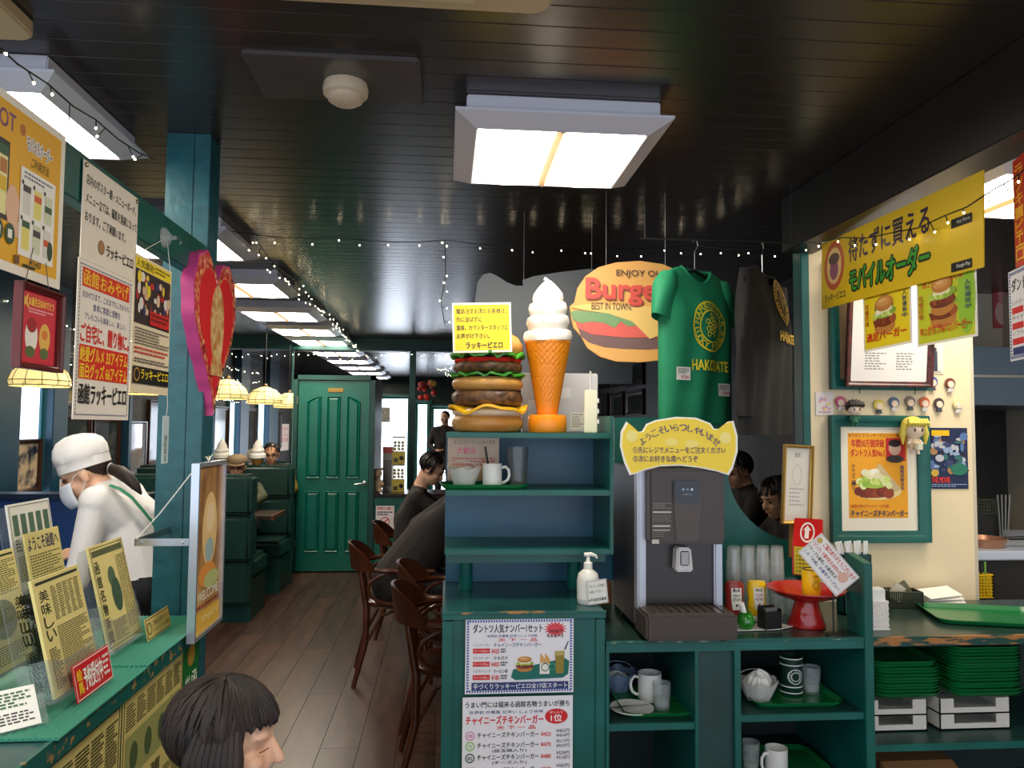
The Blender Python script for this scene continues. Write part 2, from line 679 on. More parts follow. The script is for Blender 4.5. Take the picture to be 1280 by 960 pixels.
def raised(x0, x1, z0, z1, top, parent):
    """one raised door panel in a sunk field; top: 'l','r','m' shape of its head"""
    n = 6
    def outline(q):
        pts = [(x0 + q, z0 + q), (x1 - q, z0 + q)]
        for k in range(n + 1):
            t = k / n
            x = x1 - q + (x0 + q - x1 + q) * t
            if top == 'l':
                z = z1 - 0.055 * t ** 1.6 - q
            elif top == 'r':
                z = z1 - 0.055 * (1 - t) ** 1.6 - q
            elif top == 'm':
                z = z1 + 0.0 - q
            else:
                z = z1 - q
            pts.append((x, z))
        return pts
    o1, o2, o3 = outline(0), outline(0.018), outline(0.034)
    k = len(o1)
    vs = [(x, -0.006, z) for x, z in o1] + [(x, -0.022, z) for x, z in outline(0.007)] + [(x, -0.010, z) for x, z in o2] + [(x, -0.019, z) for x, z in o3]
    fs = []
    for l in range(3):
        for i in range(k):
            fs.append((l * k + i, l * k + (i + 1) % k, (l + 1) * k + (i + 1) % k, (l + 1) * k + i))
    fs.append([3 * k + i for i in range(k)])
    MB().add(vs, fs).build('door_panel', DOORG, parent)


def dz(py):
    return at(413, py, YD).z


def dxx(px):
    return at(px, 600, YD).x - (DX0 + DX1) / 2


for x0, x1, kd in ((382, 400, 'l'), (407, 424, 'm'), (432, 449, 'r')):
    raised(dxx(x0), dxx(x1), dz(598), dz(495), kd, lf)
    raised(dxx(x0), dxx(x1), dz(690), dz(614), '', lf)
pl = B(dxx(408), -0.012, dz(490), dxx(427), -0.004, dz(485)).build('name_plate', mat((150, 120, 60), 0.4, metal=0.6), lf, bevel=0.002)
hd = MB().lathe([(0.026, 0), (0.026, 0.008), (0.02, 0.012)], 14, M=Matrix.Translation((dxx(456), -0.005, dz(604))) @ Matrix.Rotation(PI / 2, 4, 'X'))
hd.tube([(dxx(456), -0.01, dz(604)), (dxx(456), -0.055, dz(604)), (dxx(452), -0.06, dz(604)), (dxx(444), -0.058, dz(605))], [0.012, 0.011, 0.01, 0.008])
hd.build('door_handle', STEEL, lf, smooth=True)
for z in (0.3, 1.0, 1.75):
    MB().tube([(lw0 - 0.004, -0.03, z - 0.04), (lw0 - 0.004, -0.03, z + 0.04)], 0.007).build('hinge', STEEL, d)
# ---- low wall right of the door with a dark ledge
a = at(470, 617, YD)
struct(B(DX1, YD, 0, 1.0, YD + 0.10, a.z - 0.03).build('wall_low', DOORG))
tn += 1
struct(B(DX1, YD - 0.04, a.z - 0.03, 1.0, YD + 0.55, a.z).build('trim_%d' % tn, mat((42, 34, 34), 0.2), bevel=0.004))
LEDGE = a.z
tn += 1
struct(B(DX1 + 0.01, YD - 0.012, a.z - 0.12, 1.0, YD, a.z - 0.035).build('trim_%d' % tn, GREEN, bevel=0.003))
# ---- service side: pillar and beam over the left counter
pa, pb = at(191, 765, 2.70), at(247, 600, 2.70)
PX0, PX1 = at(192, 640, 2.70).x, at(249, 640, 2.70).x
pil = sempty('trim_pillar', ((PX0 + PX1) / 2, 2.76, 0))
hw = (PX1 - PX0) / 2
B(-hw, -0.055, 0, hw * 0.26, 0.06, CEIL).build('board', TEAL, pil, bevel=0.002)
B(hw * 0.28, -0.055, 0, hw, 0.06, CEIL).build('board', TEAL, pil, bevel=0.002)
BX = -0.83
struct(B(BX - 0.04, 0.3, CAMZ + 0.50, BX, 2.70, CAMZ + 0.617).build('trim_beam', GREEN, bevel=0.003))
# ---- blue partition behind the staff
Yb = 4.4
a = at(40, 617, Yb)
wb = sempty('wall_partition', (0, Yb, 0))
BLUE = mat((18, 62, 124), 0.42, var=0.15, scale=4)
B(XL, 0, 0, -1.62, 0.10, a.z - 0.03).build('partition_panel', BLUE, wb, bevel=0.004)
B(XL, -0.03, a.z - 0.03, -1.60, 0.13, a.z).build('cap_rail', mat((20, 40, 66), 0.35), wb, bevel=0.004)
# ---- cream end wall on the right, trim post, low green panel with a round cut-out
YC = 3.22
CX0, CX1 = at(1012, 600, YC).x, at(1216, 600, YC).x
struct(B(CX0, YC, 0, CX1, YC + 0.06, CEIL).build('wall_cream', CREAM))
tn += 1
struct(B(at(1002, 600, YC).x, YC - 0.02, 0, CX0 + 0.001, YC + 0.06, CEIL).build('trim_%d' % tn, GREEN, bevel=0.003))
pts = [(768, 522), (905, 522), (908, 560)] + [(1005 - 96 * math.cos(math.radians(t)), 582 + 96 * math.sin(math.radians(t))) for t in range(5, 90, 8)] + [(1001, 678), (1001, 775), (768, 775)]
poly = [(lambda q: (q.x, q.z))(at(x, y, YC)) for x, y in pts]
struct(MB().prism(poly[::-1], YC, YC + 0.05).build('wall_cutout', GREEN))
# ---- dark soffit over the kitchen pass, kitchen shell
tn += 1
struct(B(1.46, -1.0, 2.26, 1.60, YC, CEIL).build('trim_%d' % tn, mat((30, 27, 26), 0.4), bevel=0.004))
struct(B(CX1, YC + 0.06, 0, CX1 + 0.06, 5.4, CEIL).build('wall_kitchen_left', mat((206, 196, 176), 0.6)))
struct(B(CX1 - 0.03, YC + 0.06, 0, CX1, 5.4, CEIL).build('wall_dining', WALLP))
struct(B(CX1 - 0.03, 5.4, 0, XR + 0.1, 5.5, CEIL).build('wall_dining_back', WALLP))
struct(B(CX1 + 0.06, 5.3, 0, 4.2, 5.4, CEIL).build('wall_kitchen', mat((206, 196, 176), 0.6)))
struct(B(4.08, -1.5, 0, 4.2, 5.4, CEIL).build('wall_kitchen_side', mat((206, 196, 176), 0.6)))
# ============================================================ CEILING FIXTURES
FRM = mat((214, 212, 222), 0.45)
DIFF = mat((255, 243, 222), 0.5, emit=LAMP)
lf_proto = None


def light(x, y, label, group='square ceiling lights'):
    global lf_proto
    if lf_proto:
        return dup(lf_proto, (x, y, CEIL), 0, label)
    t = thing('ceiling_light', label, 'ceiling light', (x, y, CEIL), 0, group)
    B(-0.30, -0.30, -0.055, 0.30, 0.30, 0).build('housing', FRM, t, bevel=0.004)
    h0, h1 = 0.335, 0.268
    prof = [(0, 0.030), (0, 0.022), (h0 - h1, -0.010), (h0 - h1 + 0.006, -0.006), (0.05, 0.030)]
    cs = [(-1, -1), (1, -1), (1, 1), (-1, 1)]
    vs, fs = [], []
    for sx, sy in cs:
        for q, z in prof:
            vs.append((sx * (h0 - q), sy * (h0 - q), z - 0.085))
    for i in range(4):
        for k in range(5):
            fs.append((i * 5 + k, i * 5 + (k + 1) % 5, ((i + 1) % 4) * 5 + (k + 1) % 5, ((i + 1) % 4) * 5 + k))
    MB().add(vs, fs).build('frame', FRM, t)
    for s in (-1, 1):
        xa, xb = sorted((s * 0.012, s * h1))
        n = 8
        vs, fs = [], []
        for i in range(n + 1):
            u = i / n
            x = xa + (xb - xa) * u
            zz = -0.083 - 0.012 * math.sin(PI * u)
            vs += [(x, -h1, zz), (x, h1, zz)]
        for i in range(n):
            fs.append((2 * i, 2 * i + 1, 2 * i + 3, 2 * i + 2))
        MB().add(vs, fs).build('diffuser', DIFF, t, smooth=True, recalc=False)
    MB().prism([(-0.020, -0.080), (0.020, -0.080), (0, -0.100)], -h1, h1).build('divider', mat((150, 118, 76), 0.6), t)
    lf_proto = t
    return t


zb = CEIL - 0.09
cs = [atz(594, 161, zb), atz(811.5, 167.5, zb), atz(766, 233.5, zb), atz(587.5, 227.5, zb)]
mc = sum(cs, Vector()) / 4
light(mc.x, mc.y, 'square two-panel ceiling light alone above the ice cream shelf')
RX = -1.40
ys = [2.46, 4.10, 5.36, 6.62, 7.72, 8.70, 10.0, 11.2, 12.4, 13.6, 14.8]
nm = ['over the hanging posters of the service counter', 'behind the teal pillar', 'second beyond the teal pillar', 'third beyond the teal pillar', 'fourth beyond the teal pillar', 'last before the cross beam']
for i, y in enumerate(ys):
    light(RX, y, 'square ceiling light in the long row, ' + nm[i] if i < 6 else 'square ceiling light in the long row, %s beyond the cross beam' % ('first', 'second', 'third', 'fourth', 'fifth')[i - 6])
light(mc.x, mc.y - 2.2, 'square ceiling light over the entrance floor before the menu cabinet')  # unseen fixture, added as fill for the cabinet front and posters
light(RX, 0.75, 'square ceiling light over the entrance end of the service counter')  # row carried on out of view, added to brighten the foreground
kl = atz(1240, 246, zb)
light(kl.x + 0.12, kl.y, 'square ceiling light inside the kitchen')
light(3.2, 1.9, 'square ceiling light over the kitchen entrance')  # unseen extra fixture, added only to brighten the kitchen
# ---- ceiling cassettes, smoke detector on its plate
AC = mat((205, 178, 138), 0.5)


def cassette(cx, cy, s, label):
    t = thing('air_conditioner', label, 'air conditioner', (cx, cy, CEIL), 0)
    MB().prism([(x, z) for x, z in rrect(-s / 2, -s / 2, s / 2, s / 2, 0.045)], -0.04, 0.0, M=Matrix.Rotation(PI / 2, 4, 'X')).build('panel', AC, t, bevel=0.006)
    B(-s * 0.3, -s * 0.3, -0.046, s * 0.3, s * 0.3, -0.04).build('grille', mat((188, 164, 128), 0.5), t, bevel=0.003)
    for k in range(6):
        yy = -s * 0.25 + k * s * 0.1
        B(-s * 0.28, yy, -0.05, s * 0.28, yy + 0.012, -0.044).build('slat', mat((170, 148, 114), 0.5), t)
    for k in range(4):
        M = Matrix.Rotation(PI / 2 * k, 4, 'Z')
        MB().box(-s * 0.3, s * 0.38, -0.045, s * 0.3, s * 0.45, -0.038, M).build('vane', mat((220, 196, 158), 0.5), t)
    return t


a = atz(686, 20, CEIL - 0.04)
cassette(a.x - 0.44, a.y - 0.44, 0.88, 'beige ceiling air conditioner panel beside the smoke detector plate')
a = atz(50, 53, CEIL - 0.04)
cassette(a.x - 0.44, a.y - 0.44, 0.88, 'beige ceiling air conditioner panel with slats above the service counter')
a, b = atz(299, 66, CEIL - 0.012), atz(529, 131, CEIL - 0.012)
t = thing('smoke_detector', 'round cream smoke detector on a smoky rectangular ceiling plate', 'smoke detector', ((a.x + b.x) / 2, (a.y + b.y) / 2, CEIL))
wx, wy = abs(b.x - a.x) / 2, abs(b.y - a.y) / 2
MB().prism(rrect(-wx, -wy, wx, wy, 0.015), -0.012, 0, M=Matrix.Rotation(PI / 2, 4, 'X')).build('mounting_plate', mat((84, 78, 76), 0.18, var=0.1, scale=3), t, bevel=0.002)
dd = MB().lathe([(0.062, -0.012), (0.066, -0.03), (0.064, -0.045), (0.05, -0.05), (0.05, -0.062), (0.035, -0.072), (0.001, -0.074)], 28)
dd.build('detector', mat((216, 196, 168), 0.4), t, smooth=True).location = (0.02, 0.02, 0)
# ============================================================ LEFT: SERVICE COUNTER AND WHAT HANGS OVER IT
CT = 0.85
LIP = -0.784
t = thing('service_counter', 'green service counter with newsprint covered front under the hanging posters', 'counter', (-1.2, 1.65, 0))
B(-0.62, -1.25, 0, 0.395, 1.03, CT - 0.04).build('body', GREEN_D, t)
B(-0.64, -1.27, CT - 0.04, 1.2 + LIP, 1.04, CT).build('counter_top', mat((30, 72, 74), 0.3, var=0.2), t, bevel=0.005)
B(1.2 + LIP - 0.004, -1.27, CT - 0.045, 1.2 + LIP + 0.006, 1.04, CT + 0.002).build('edge_strip', WORN, t)
FX = -0.803
NEWS = (205, 190, 118)
INK = (46, 54, 34)


def facing_x(name, label, cat, y0, y1, z0, z1, X, bg, group=None, **k):
    return sheet(name, label, cat, (X, (y0 + y1) / 2, z0), PI / 2, y1 - y0, z1 - z0, bg, 0.0015, group, **k)


t, p = facing_x('newsprint_poster', 'yellow newsprint poster with a dark headline block on the counter front', 'poster', 1.32, 2.05, 0.12, 0.795, FX + 0.002, NEWS)
p.border(0.012, 0.006, INK)
for k in range(9):
    x0 = 0.04 + k * 0.105
    p.n(x0, 0.05, x0 + 0.09, 0.30, 20, INK, 0.6, k, 9)
    p.n(x0, 0.5, x0 + 0.09, 0.95, 38, INK, 0.6, 20 + k, 9)
p.r(0.30, 0.33, 0.82, 0.46, INK)
p.t('ラッキーピエロ新聞', 0.32, 0.35, 0.80, 0.44, NEWS, 0.01)
p.e(0.66, 0.64, 0.08, 0.07, (92, 104, 66))
p.r(0.05, 0.33, 0.27, 0.47, (150, 70, 90))
p.r(0.85, 0.34, 0.96, 0.60, (84, 96, 60))
p.build(t)
t, p = facing_x('newsprint_poster', 'yellow newsprint poster with portrait patches next to the green strip', 'poster', 2.06, 2.505, 0.12, 0.795, FX + 0.002, NEWS)
p.border(0.015, 0.008, INK)
for k in range(6):
    x0 = 0.05 + k * 0.155
    p.n(x0, 0.04, x0 + 0.135, 0.14, 9, INK, 0.6, 40 + k, 8)
    p.n(x0, 0.43, x0 + 0.135, 0.95, 46, INK, 0.6, 60 + k, 8)
p.r(0.05, 0.16, 0.95, 0.33, (150, 152, 92))
for k in range(4):
    p.e(0.17 + 0.22 * k, 0.25, 0.06, 0.055, (74, 92, 58))
p.t('おいしい函館', 0.1, 0.36, 0.6, 0.42, INK, 0.02)
p.build(t)
t, p = facing_x('green_strip_poster', 'narrow green poster with white lettering at the counter end', 'poster', 2.512, 2.66, 0.12, 0.795, FX + 0.002, (14, 104, 44))
p.e(0.5, 0.06, 0.24, 0.05, (170, 130, 50))
p.tv('函館名物ハンバーガー', 0.55, 0.14, 0.9, 0.98, (232, 240, 226), 0.02)
p.tv('世界へ発信する味ラッキー', 0.1, 0.14, 0.42, 0.98, (232, 240, 226), 0.01)
p.build(t)
# ribbed mats
RIB = mat((56, 138, 118), 0.45)
for k, (y0, y1, lb) in enumerate(((1.66, 2.14, 'under the thick leaflet stack'), (2.12, 2.66, 'beside the framed sign'))):
    n = 26
    x0, x1 = -1.10 + 0.05 * k, LIP + 0.016
    top = []
    for i in range(n * 2 + 1):
        top.append((x0 + (x1 - x0) * i / (2 * n), 0.0035 + (0.004 if i % 2 else 0)))
    prof = [(x0, 0)] + top + [(x1, 0)]
    o = MB().prism(prof, y0, y1).build('ribbed_mat', RIB)
    o.location.z = CT + 0.002 + 0.0035 * k
    tag(o, 'ribbed sea green plastic mat on the service counter ' + lb, 'mat')
LEAF = (230, 214, 140)


def rack(loc, w, h, n, th, tilt, bg, kind, label, leaflabel, group, rz=PI / 2, pock=0.45, ears=0.0):
    """clear leaflet holder and its leaflets"""
    loc = Vector(loc) + Vector((0, 0, (n * th + 0.012) * math.sin(tilt) + 0.004))
    t = thing('leaflet_holder', label, 'leaflet holder', loc, rz)
    t.rotation_euler = (-tilt, 0, rz)
    dp = n * th + 0.008
    W = w / 2 + 0.006
    back = [(-W, 0), (W, 0), (W, h * 0.93), (W - 0.02, h * 1.0), (-W + 0.02, h * 1.0), (-W, h * 0.93)]
    MB().prism(back, dp, dp + 0.003).build('back_plate', CLEAR, t)
    MB().prism([(-W, 0), (W, 0), (W, h * pock), (W * 0.4, h * pock * 0.8), (-W * 0.4, h * pock * 0.8), (-W, h * pock)], -0.003, 0).build('pocket_front', CLEAR, t)
    for s in (-1, 1):
        B(s * W - 0.0015, 0, 0, s * W + 0.0015, dp, h * (pock + ears)).build('pocket_side', CLEAR, t)
    B(-W, -0.003, -0.003, W, dp + 0.003, 0).build('pocket_base', CLEAR, t)
    R = Matrix.Rotation(rz, 3, 'Z') @ Matrix.Rotation(-tilt, 3, 'X')
    first = None
    rnd = random.Random(int(w * 1e4) + n)
    for k in range(n):
        lz = rnd.uniform(-0.004, 0.006) if k else 0.004
        q = loc + R @ Vector((rnd.uniform(-0.002, 0.002), 0.003 + k * th, 0.002 + lz))
        if first is None:
            lf_, p = sheet('leaflet', leaflabel + ', foremost one', 'leaflet', q, rz, w, h, bg, th * 0.82, group, 0.7)
            lf_.rotation_euler = (-tilt, 0, rz)
            kind(p)
            p.build(lf_)
            first = lf_
        else:
            l2 = thing('leaflet', leaflabel + ', behind the foremost', 'leaflet', q, rz, group)
            l2.rotation_euler = (-tilt, 0, rz)
            o = first.children[0].copy()
            col.objects.link(o)
            o.parent = l2
    return t


def k_map(p):
    p.border(0.03, 0.008, INK)
    for k in range(5):
        p.r(0.08 + k * 0.18, 0.12, 0.20 + k * 0.18, 0.34, (88, 118, 100))
        p.n(0.08 + k * 0.18, 0.38, 0.2 + k * 0.18, 0.52, 4, INK, 0.6, k, 3)
    p.n(0.08, 0.56, 0.92, 0.95, 16, INK, 0.45, 9, 16)


def k_a(p):
    p.r(0.05, 0.03, 0.95, 0.055, INK)
    p.tv('美味しい', 0.08, 0.10, 0.26, 0.55, INK, 0.02)
    for k in range(5):
        p.n(0.32 + k * 0.125, 0.10, 0.42 + k * 0.125, 0.40, 16, INK, 0.5, k, 3)
    p.n(0.30, 0.45, 0.95, 0.95, 26, INK, 0.45, 8, 16)
    p.n(0.06, 0.60, 0.26, 0.95, 18, INK, 0.5, 12, 4)


def k_b(p):
    p.border(0.03, 0.01, INK)
    p.r(0.06, 0.05, 0.94, 0.11, (90, 96, 60))
    p.tv('函館名物新聞', 0.06, 0.15, 0.18, 0.95, INK, 0.02)
    p.e(0.47, 0.34, 0.10, 0.10, (86, 112, 88))
    p.e(0.52, 0.52, 0.13, 0.17, (60, 92, 74))
    for k in range(4):
        p.n(0.68 + k * 0.07, 0.16, 0.73 + k * 0.07, 0.90, 34, INK, 0.5, k, 2)
    p.n(0.24, 0.75, 0.62, 0.95, 10, INK, 0.45, 8, 10)


def k_c(p):
    p.r(0.05, 0.03, 0.95, 0.05, INK)
    p.e(0.2, 0.16, 0.1, 0.05, (80, 100, 60))
    p.n(0.40, 0.08, 0.95, 0.38, 16, INK, 0.45, 3, 9)
    p.e(0.5, 0.58, 0.30, 0.17, (120, 124, 84))
    p.n(0.28, 0.5, 0.72, 0.66, 8, INK, 0.4, 5, 8)
    p.n(0.08, 0.80, 0.92, 0.96, 8, INK, 0.45, 6, 14)


def k_d(p):
    p.t('ようこそ函館へ', 0.06, 0.06, 0.94, 0.26, (40, 44, 96), 0.02)
    p.n(0.06, 0.32, 0.94, 0.95, 16, INK, 0.4, 3, 14)


Z0 = CT + 0.013
rack((-0.835, 1.90, Z0), 0.215, 0.262, 7, 0.0085, 0.24, LEAF, k_a, 'clear holder at the counter edge packed with a thick leaflet stack', 'yellow leaflet printed with dense columns, in the thick stack', 'leaflets in the thick stack', pock=0.36)
rack((-0.88, 2.28, Z0), 0.215, 0.285, 3, 0.008, 0.24, LEAF, k_b, 'clear holder with tall side ears beside the framed sign', 'yellow leaflet with a dark green figure patch, beside the framed sign', 'leaflets beside the framed sign', pock=0.34, ears=0.12)
rack((-1.03, 1.99, Z0 + 0.02), 0.19, 0.28, 3, 0.008, 0.22, LEAF, k_c, 'clear holder of yellow leaflets behind the thick stack', 'yellow leaflet with an oval patch, behind the thick stack', 'leaflets behind the thick stack', pock=0.5)
rack((-1.12, 2.36, CT + 0.12), 0.19, 0.20, 3, 0.006, 0.2, LEAF, k_d, 'clear upper pocket with welcome leaflets in front of the staff', 'pale yellow welcome leaflet in front of the white newspapers', 'welcome leaflets', pock=0.4)
rack((-1.17, 2.40, CT + 0.13), 0.23, 0.27, 3, 0.006, 0.18, (238, 238, 230), k_map, 'tall clear holder with white newspapers standing before the staff', 'white folded newspaper behind the welcome leaflets', 'white newspapers before the staff', pock=0.2)
rack((-1.19, 2.06, CT + 0.06), 0.23, 0.30, 4, 0.006, 0.18, (238, 238, 230), k_map, 'tall clear holder with white newspapers by the blue partition', 'white folded newspaper with a row of green pictures by the blue partition', 'white newspapers by the blue partition', pock=0.3)
# riser block the back holders stand on
o = B(-1.36, 1.90, CT + 0.001, -1.13, 2.52, CT + 0.06).build('riser_block', mat((24, 70, 66), 0.4), bevel=0.004)
tag(o, 'low green block carrying the rear leaflet holders', 'block')
# cards in front of the racks
t, p = sheet('reservation_card', 'red card with white and yellow lettering on the thick leaflet stack', 'card', (-0.812, 1.93, CT + 0.013), PI / 2, 0.185, 0.083, (212, 30, 38), 0.002)
t.rotation_euler = (-0.2, 0, PI / 2)
p.border(0.012, 0.012, (250, 240, 236))
p.tv('絵馬', 0.07, 0.16, 0.2, 0.86, (252, 214, 40), 0.03)
p.t('予約受付中', 0.23, 0.2, 0.74, 0.82, (252, 250, 246), 0.03)
p.n(0.77, 0.2, 0.94, 0.84, 4, (252, 250, 246), 0.5, 2, 3)
p.build(t)
t, p = sheet('label_card', 'cream strip label with a round mark under the figure leaflets', 'card', (-0.845, 2.43, CT + 0.014), PI / 2, 0.19, 0.062, (206, 186, 110), 0.002)
t.rotation_euler = (-0.2, 0, PI / 2)
p.border(0.015, 0.012, INK)
p.ring(0.13, 0.5, 0.09, 0.28, 0.02, INK)
p.t('ご自由にお持ち下さい', 0.26, 0.24, 0.92, 0.48, INK)
p.t('ラッキーピエロ新聞', 0.26, 0.56, 0.92, 0.78, INK)
p.build(t)
a = atz(0, 930, CT)
t, p = sheet('price_card', 'white card lying in a small clear stand near the counter edge', 'card', (a.x + 0.0, a.y + 0.03, CT + 0.014), 0.5, 0.12, 0.09, (240, 240, 236), 0.003)
t.rotation_euler = (-0.75, 0, 0.75)
p.n(0.08, 0.1, 0.92, 0.5, 5, (70, 110, 80), 0.6, 4, 9)
p.n(0.08, 0.6, 0.92, 0.9, 4, (60, 60, 60), 0.5, 5, 9)
p.build(t)
B(-0.075, 0.004, -0.002, 0.075, 0.006, 0.07).build('clear_stand', CLEAR, t)
a = atz(2, 872, CT)
t, p = sheet('sale_card', 'yellow sale card with red figures standing on the counter', 'card', (a.x - 0.04, a.y - 0.10, CT + 0.001), 1.0, 0.10, 0.165, (250, 222, 40), 0.003)
p.r(0.0, 0.42, 1, 0.62, (214, 40, 36))
p.t('円!', 0.5, 0.44, 0.96, 0.6, (255, 250, 240), 0.03)
p.t('人気', 0.4, 0.12, 0.92, 0.34, (40, 40, 40), 0.02)
p.build(t)
# ---- posters hanging from the beam
PXX = BX + 0.006
YEL = (240, 178, 24)
t, p = facing_x('mobile_order_poster', 'white bordered orange-yellow poster of phone ordering steps', 'poster', 1.20, 1.705, CAMZ + 0.285, CAMZ + 0.618, PXX, (246, 240, 226))
p.r(0.03, 0.05, 0.965, 0.945, YEL)
p.t('LUCKY PIERROT', 0.06, 0.10, 0.62, 0.2, (120, 70, 120), 0.03)
p.e(0.67, 0.15, 0.02, 0.035, (190, 110, 40))
p.r(0.40, 0.27, 0.59, 0.72, (34, 34, 30))
p.r(0.41, 0.30, 0.58, 0.69, (244, 236, 170))
p.r(0.41, 0.30, 0.58, 0.36, (40, 90, 50))
for k in range(3):
    for j in range(3):
        p.r(0.42 + 0.055 * k, 0.38 + 0.1 * j, 0.465 + 0.055 * k, 0.46 + 0.1 * j, ((232, 190, 40), (250, 240, 160), (190, 120, 50))[(k + j) % 3])
p.e(0.62, 0.62, 0.045, 0.12, (238, 190, 160))
p.e(0.655, 0.74, 0.035, 0.05, (238, 190, 160))
p.ot('モバイルオーダー', 0.70, 0.16, 0.89, 0.25, (30, 26, 22), (255, 255, 250), 0.07, 0.01)
p.t('ご利用方法', 0.735, 0.275, 0.87, 0.335, (60, 44, 20), 0.01)
p.r(0.665, 0.36, 0.925, 0.88, (250, 248, 240))
p.n(0.69, 0.38, 0.9, 0.43, 2, (90, 90, 120), 0.5, 3, 14)
for k in range(3):
    for j in range(2):
        x0, y0 = 0.685 + 0.08 * k, 0.46 + 0.21 * j
        p.r(x0, y0, x0 + 0.055, y0 + 0.17, ((228, 226, 214), (240, 226, 120), (214, 222, 190))[(k + j) % 3])
        p.r(x0, y0 + 0.03 * k, x0 + 0.055, y0 + 0.03 * k + 0.04, ((60, 60, 60), (220, 90, 50), (50, 90, 60))[(k + 2 * j) % 3])
        p.e(x0 - 0.004, y0 - 0.01, 0.008, 0.014, (60, 60, 50))
p.e(0.895, 0.79, 0.022, 0.06, (30, 66, 44))
for cx in (0.53, 0.605):
    p.e(cx, 0.845 - 0.06, 0.032, 0.06, (36, 74, 44))
    p.r(cx - 0.014, 0.76, cx + 0.014, 0.81, (244, 244, 236))
p.t('4143', 0.75, 0.885, 0.83, 0.92, (60, 40, 20), 0.02)
p.r(0.64, 0.89, 0.675, 0.94, (120, 80, 30))
p.r(0.70, 0.925, 0.79, 0.94, (20, 20, 20))
p.build(t)
t, p = facing_x('notice_poster', 'white notice in black Japanese lettering pinned to the green beam', 'poster', 1.79, 2.10, CAMZ + 0.375, CAMZ + 0.60, PXX, (244, 234, 218))
K = (26, 24, 24)
for i, s in enumerate(('店内のポスター類・メニューボード、', 'メニュー立ては、撮影を遠慮になって', 'おります。ご了承願います。')):
    p.t(s, 0.05, 0.12 + 0.19 * i, (0.96, 0.98, 0.76)[i], 0.23 + 0.19 * i, K, 0.015)
p.e(0.33, 0.80, 0.055, 0.075, (176, 130, 84))
p.ring(0.33, 0.80, 0.055, 0.075, 0.008, (120, 80, 50))
p.t('ラッキーピエロ', 0.42, 0.74, 0.93, 0.87, K, 0.03)
p.build(t)
for s in (-1, 1):
    MB().lathe([(0.001, -0.006), (0.005, -0.005), (0.006, 0), (0.006, 0.002)], 10, M=Matrix.Translation((s * 0.145, 0, 0.215)) @ Matrix.Rotation(PI / 2, 4, 'X').inverted()).build('pin', mat((150, 130, 110), 0.3, metal=0.8), t)
t, p = facing_x('souvenir_poster', 'white souvenir poster with a red panel of yellow lettering', 'poster', 1.775, 2.075, CAMZ + 0.010, CAMZ + 0.372, PXX + 0.004, (246, 238, 226))
RED, NAVY = (222, 40, 28), (44, 50, 120)
p.border(0.03, 0.012, (90, 96, 130), 34)
p.r(0.07, 0.045, 0.93, 0.165, RED)
p.t('函館おみやげ', 0.09, 0.055, 0.91, 0.155, (248, 200, 40), 0.03)
p.t('おかげさまで、これまでもこれからも', 0.08, 0.19, 0.93, 0.235, NAVY, 0.01)
p.t('食卓に笑顔と感動を', 0.26, 0.255, 0.76, 0.305, NAVY, 0.01)
p.t('アレもコレも美味しい、楽しい。', 0.13, 0.325, 0.87, 0.37, NAVY, 0.01)
p.t('ご自宅に、贈り物に。', 0.07, 0.395, 0.95, 0.515, RED, 0.03)
p.r(0.06, 0.53, 0.94, 0.745, RED)
p.t('絶愛グルメ 33アイテム', 0.07, 0.54, 0.93, 0.635, (252, 212, 50), 0.03)
p.t('面白グッズ 66アイテム', 0.07, 0.645, 0.93, 0.74, (252, 212, 50), 0.03)
p.t('函館ラッキーピエロ', 0.07, 0.775, 0.93, 0.905, K, 0.03)
p.build(t)
t, p = facing_x('event_poster', 'yellow headed poster with a crowded photo hung on a cord', 'poster', 2.085, 2.36, CAMZ + 0.085, CAMZ + 0.455, PXX + 0.002, (238, 222, 190))
p.r(0.03, 0.02, 0.97, 0.10, (250, 222, 30))
p.t('人気爆発!', 0.05, 0.03, 0.5, 0.09, K, 0.02)
p.n(0.52, 0.035, 0.95, 0.09, 2, K, 0.5, 2, 9)
p.r(0.03, 0.105, 0.97, 0.50, (54, 40, 40))
rnd = random.Random(4)
for k in range(46):
    p.e(rnd.uniform(0.08, 0.92), rnd.uniform(0.14, 0.40), rnd.uniform(0.025, 0.06), rnd.uniform(0.02, 0.05), rnd.choice(((196, 40, 40), (222, 190, 160), (240, 214, 60), (60, 60, 110), (230, 226, 220), (90, 50, 40))), 9)
p.r(0.40, 0.38, 0.93, 0.485, (206, 34, 34))
p.n(0.43, 0.40, 0.9, 0.47, 2, (80, 20, 20), 0.5, 6, 8)
p.n(0.05, 0.53, 0.95, 0.66, 6, (70, 60, 60), 0.45, 3, 18)
p.n(0.05, 0.67, 0.95, 0.73, 2, (204, 50, 44), 0.5, 4, 16)
p.n(0.05, 0.75, 0.95, 0.79, 2, (70, 60, 60), 0.5, 5, 16)
p.r(0.03, 0.81, 0.97, 0.935, K)
p.ring(0.12, 0.87, 0.07, 0.05, 0.015, (200, 150, 50))
p.t('ラッキーピエロ', 0.22, 0.825, 0.95, 0.90, (250, 222, 40), 0.03)
p.build(t)
cup = atx(210, 297, BX + 0.015)
MB().tube([(-0.128, 0, 0.365), (cup.y - 2.2225, -0.004, cup.z - CAMZ - 0.085), (0.128, 0, 0.365)], 0.0012, 5).build('cord', mat((230, 224, 210), 0.7), t)
t = thing('suction_hook', 'clear suction cup hook on the green beam', 'hook', cup, PI / 2)
Mx = Matrix.Rotation(PI / 2, 4, 'X').inverted()
MB().lathe([(0.030, 0.012), (0.027, 0.004), (0.014, -0.006), (0.007, -0.012), (0.006, -0.024), (0.001, -0.026)], 20, M=Mx).build('cup', glassy((230, 235, 238), 0.3), t, smooth=True)
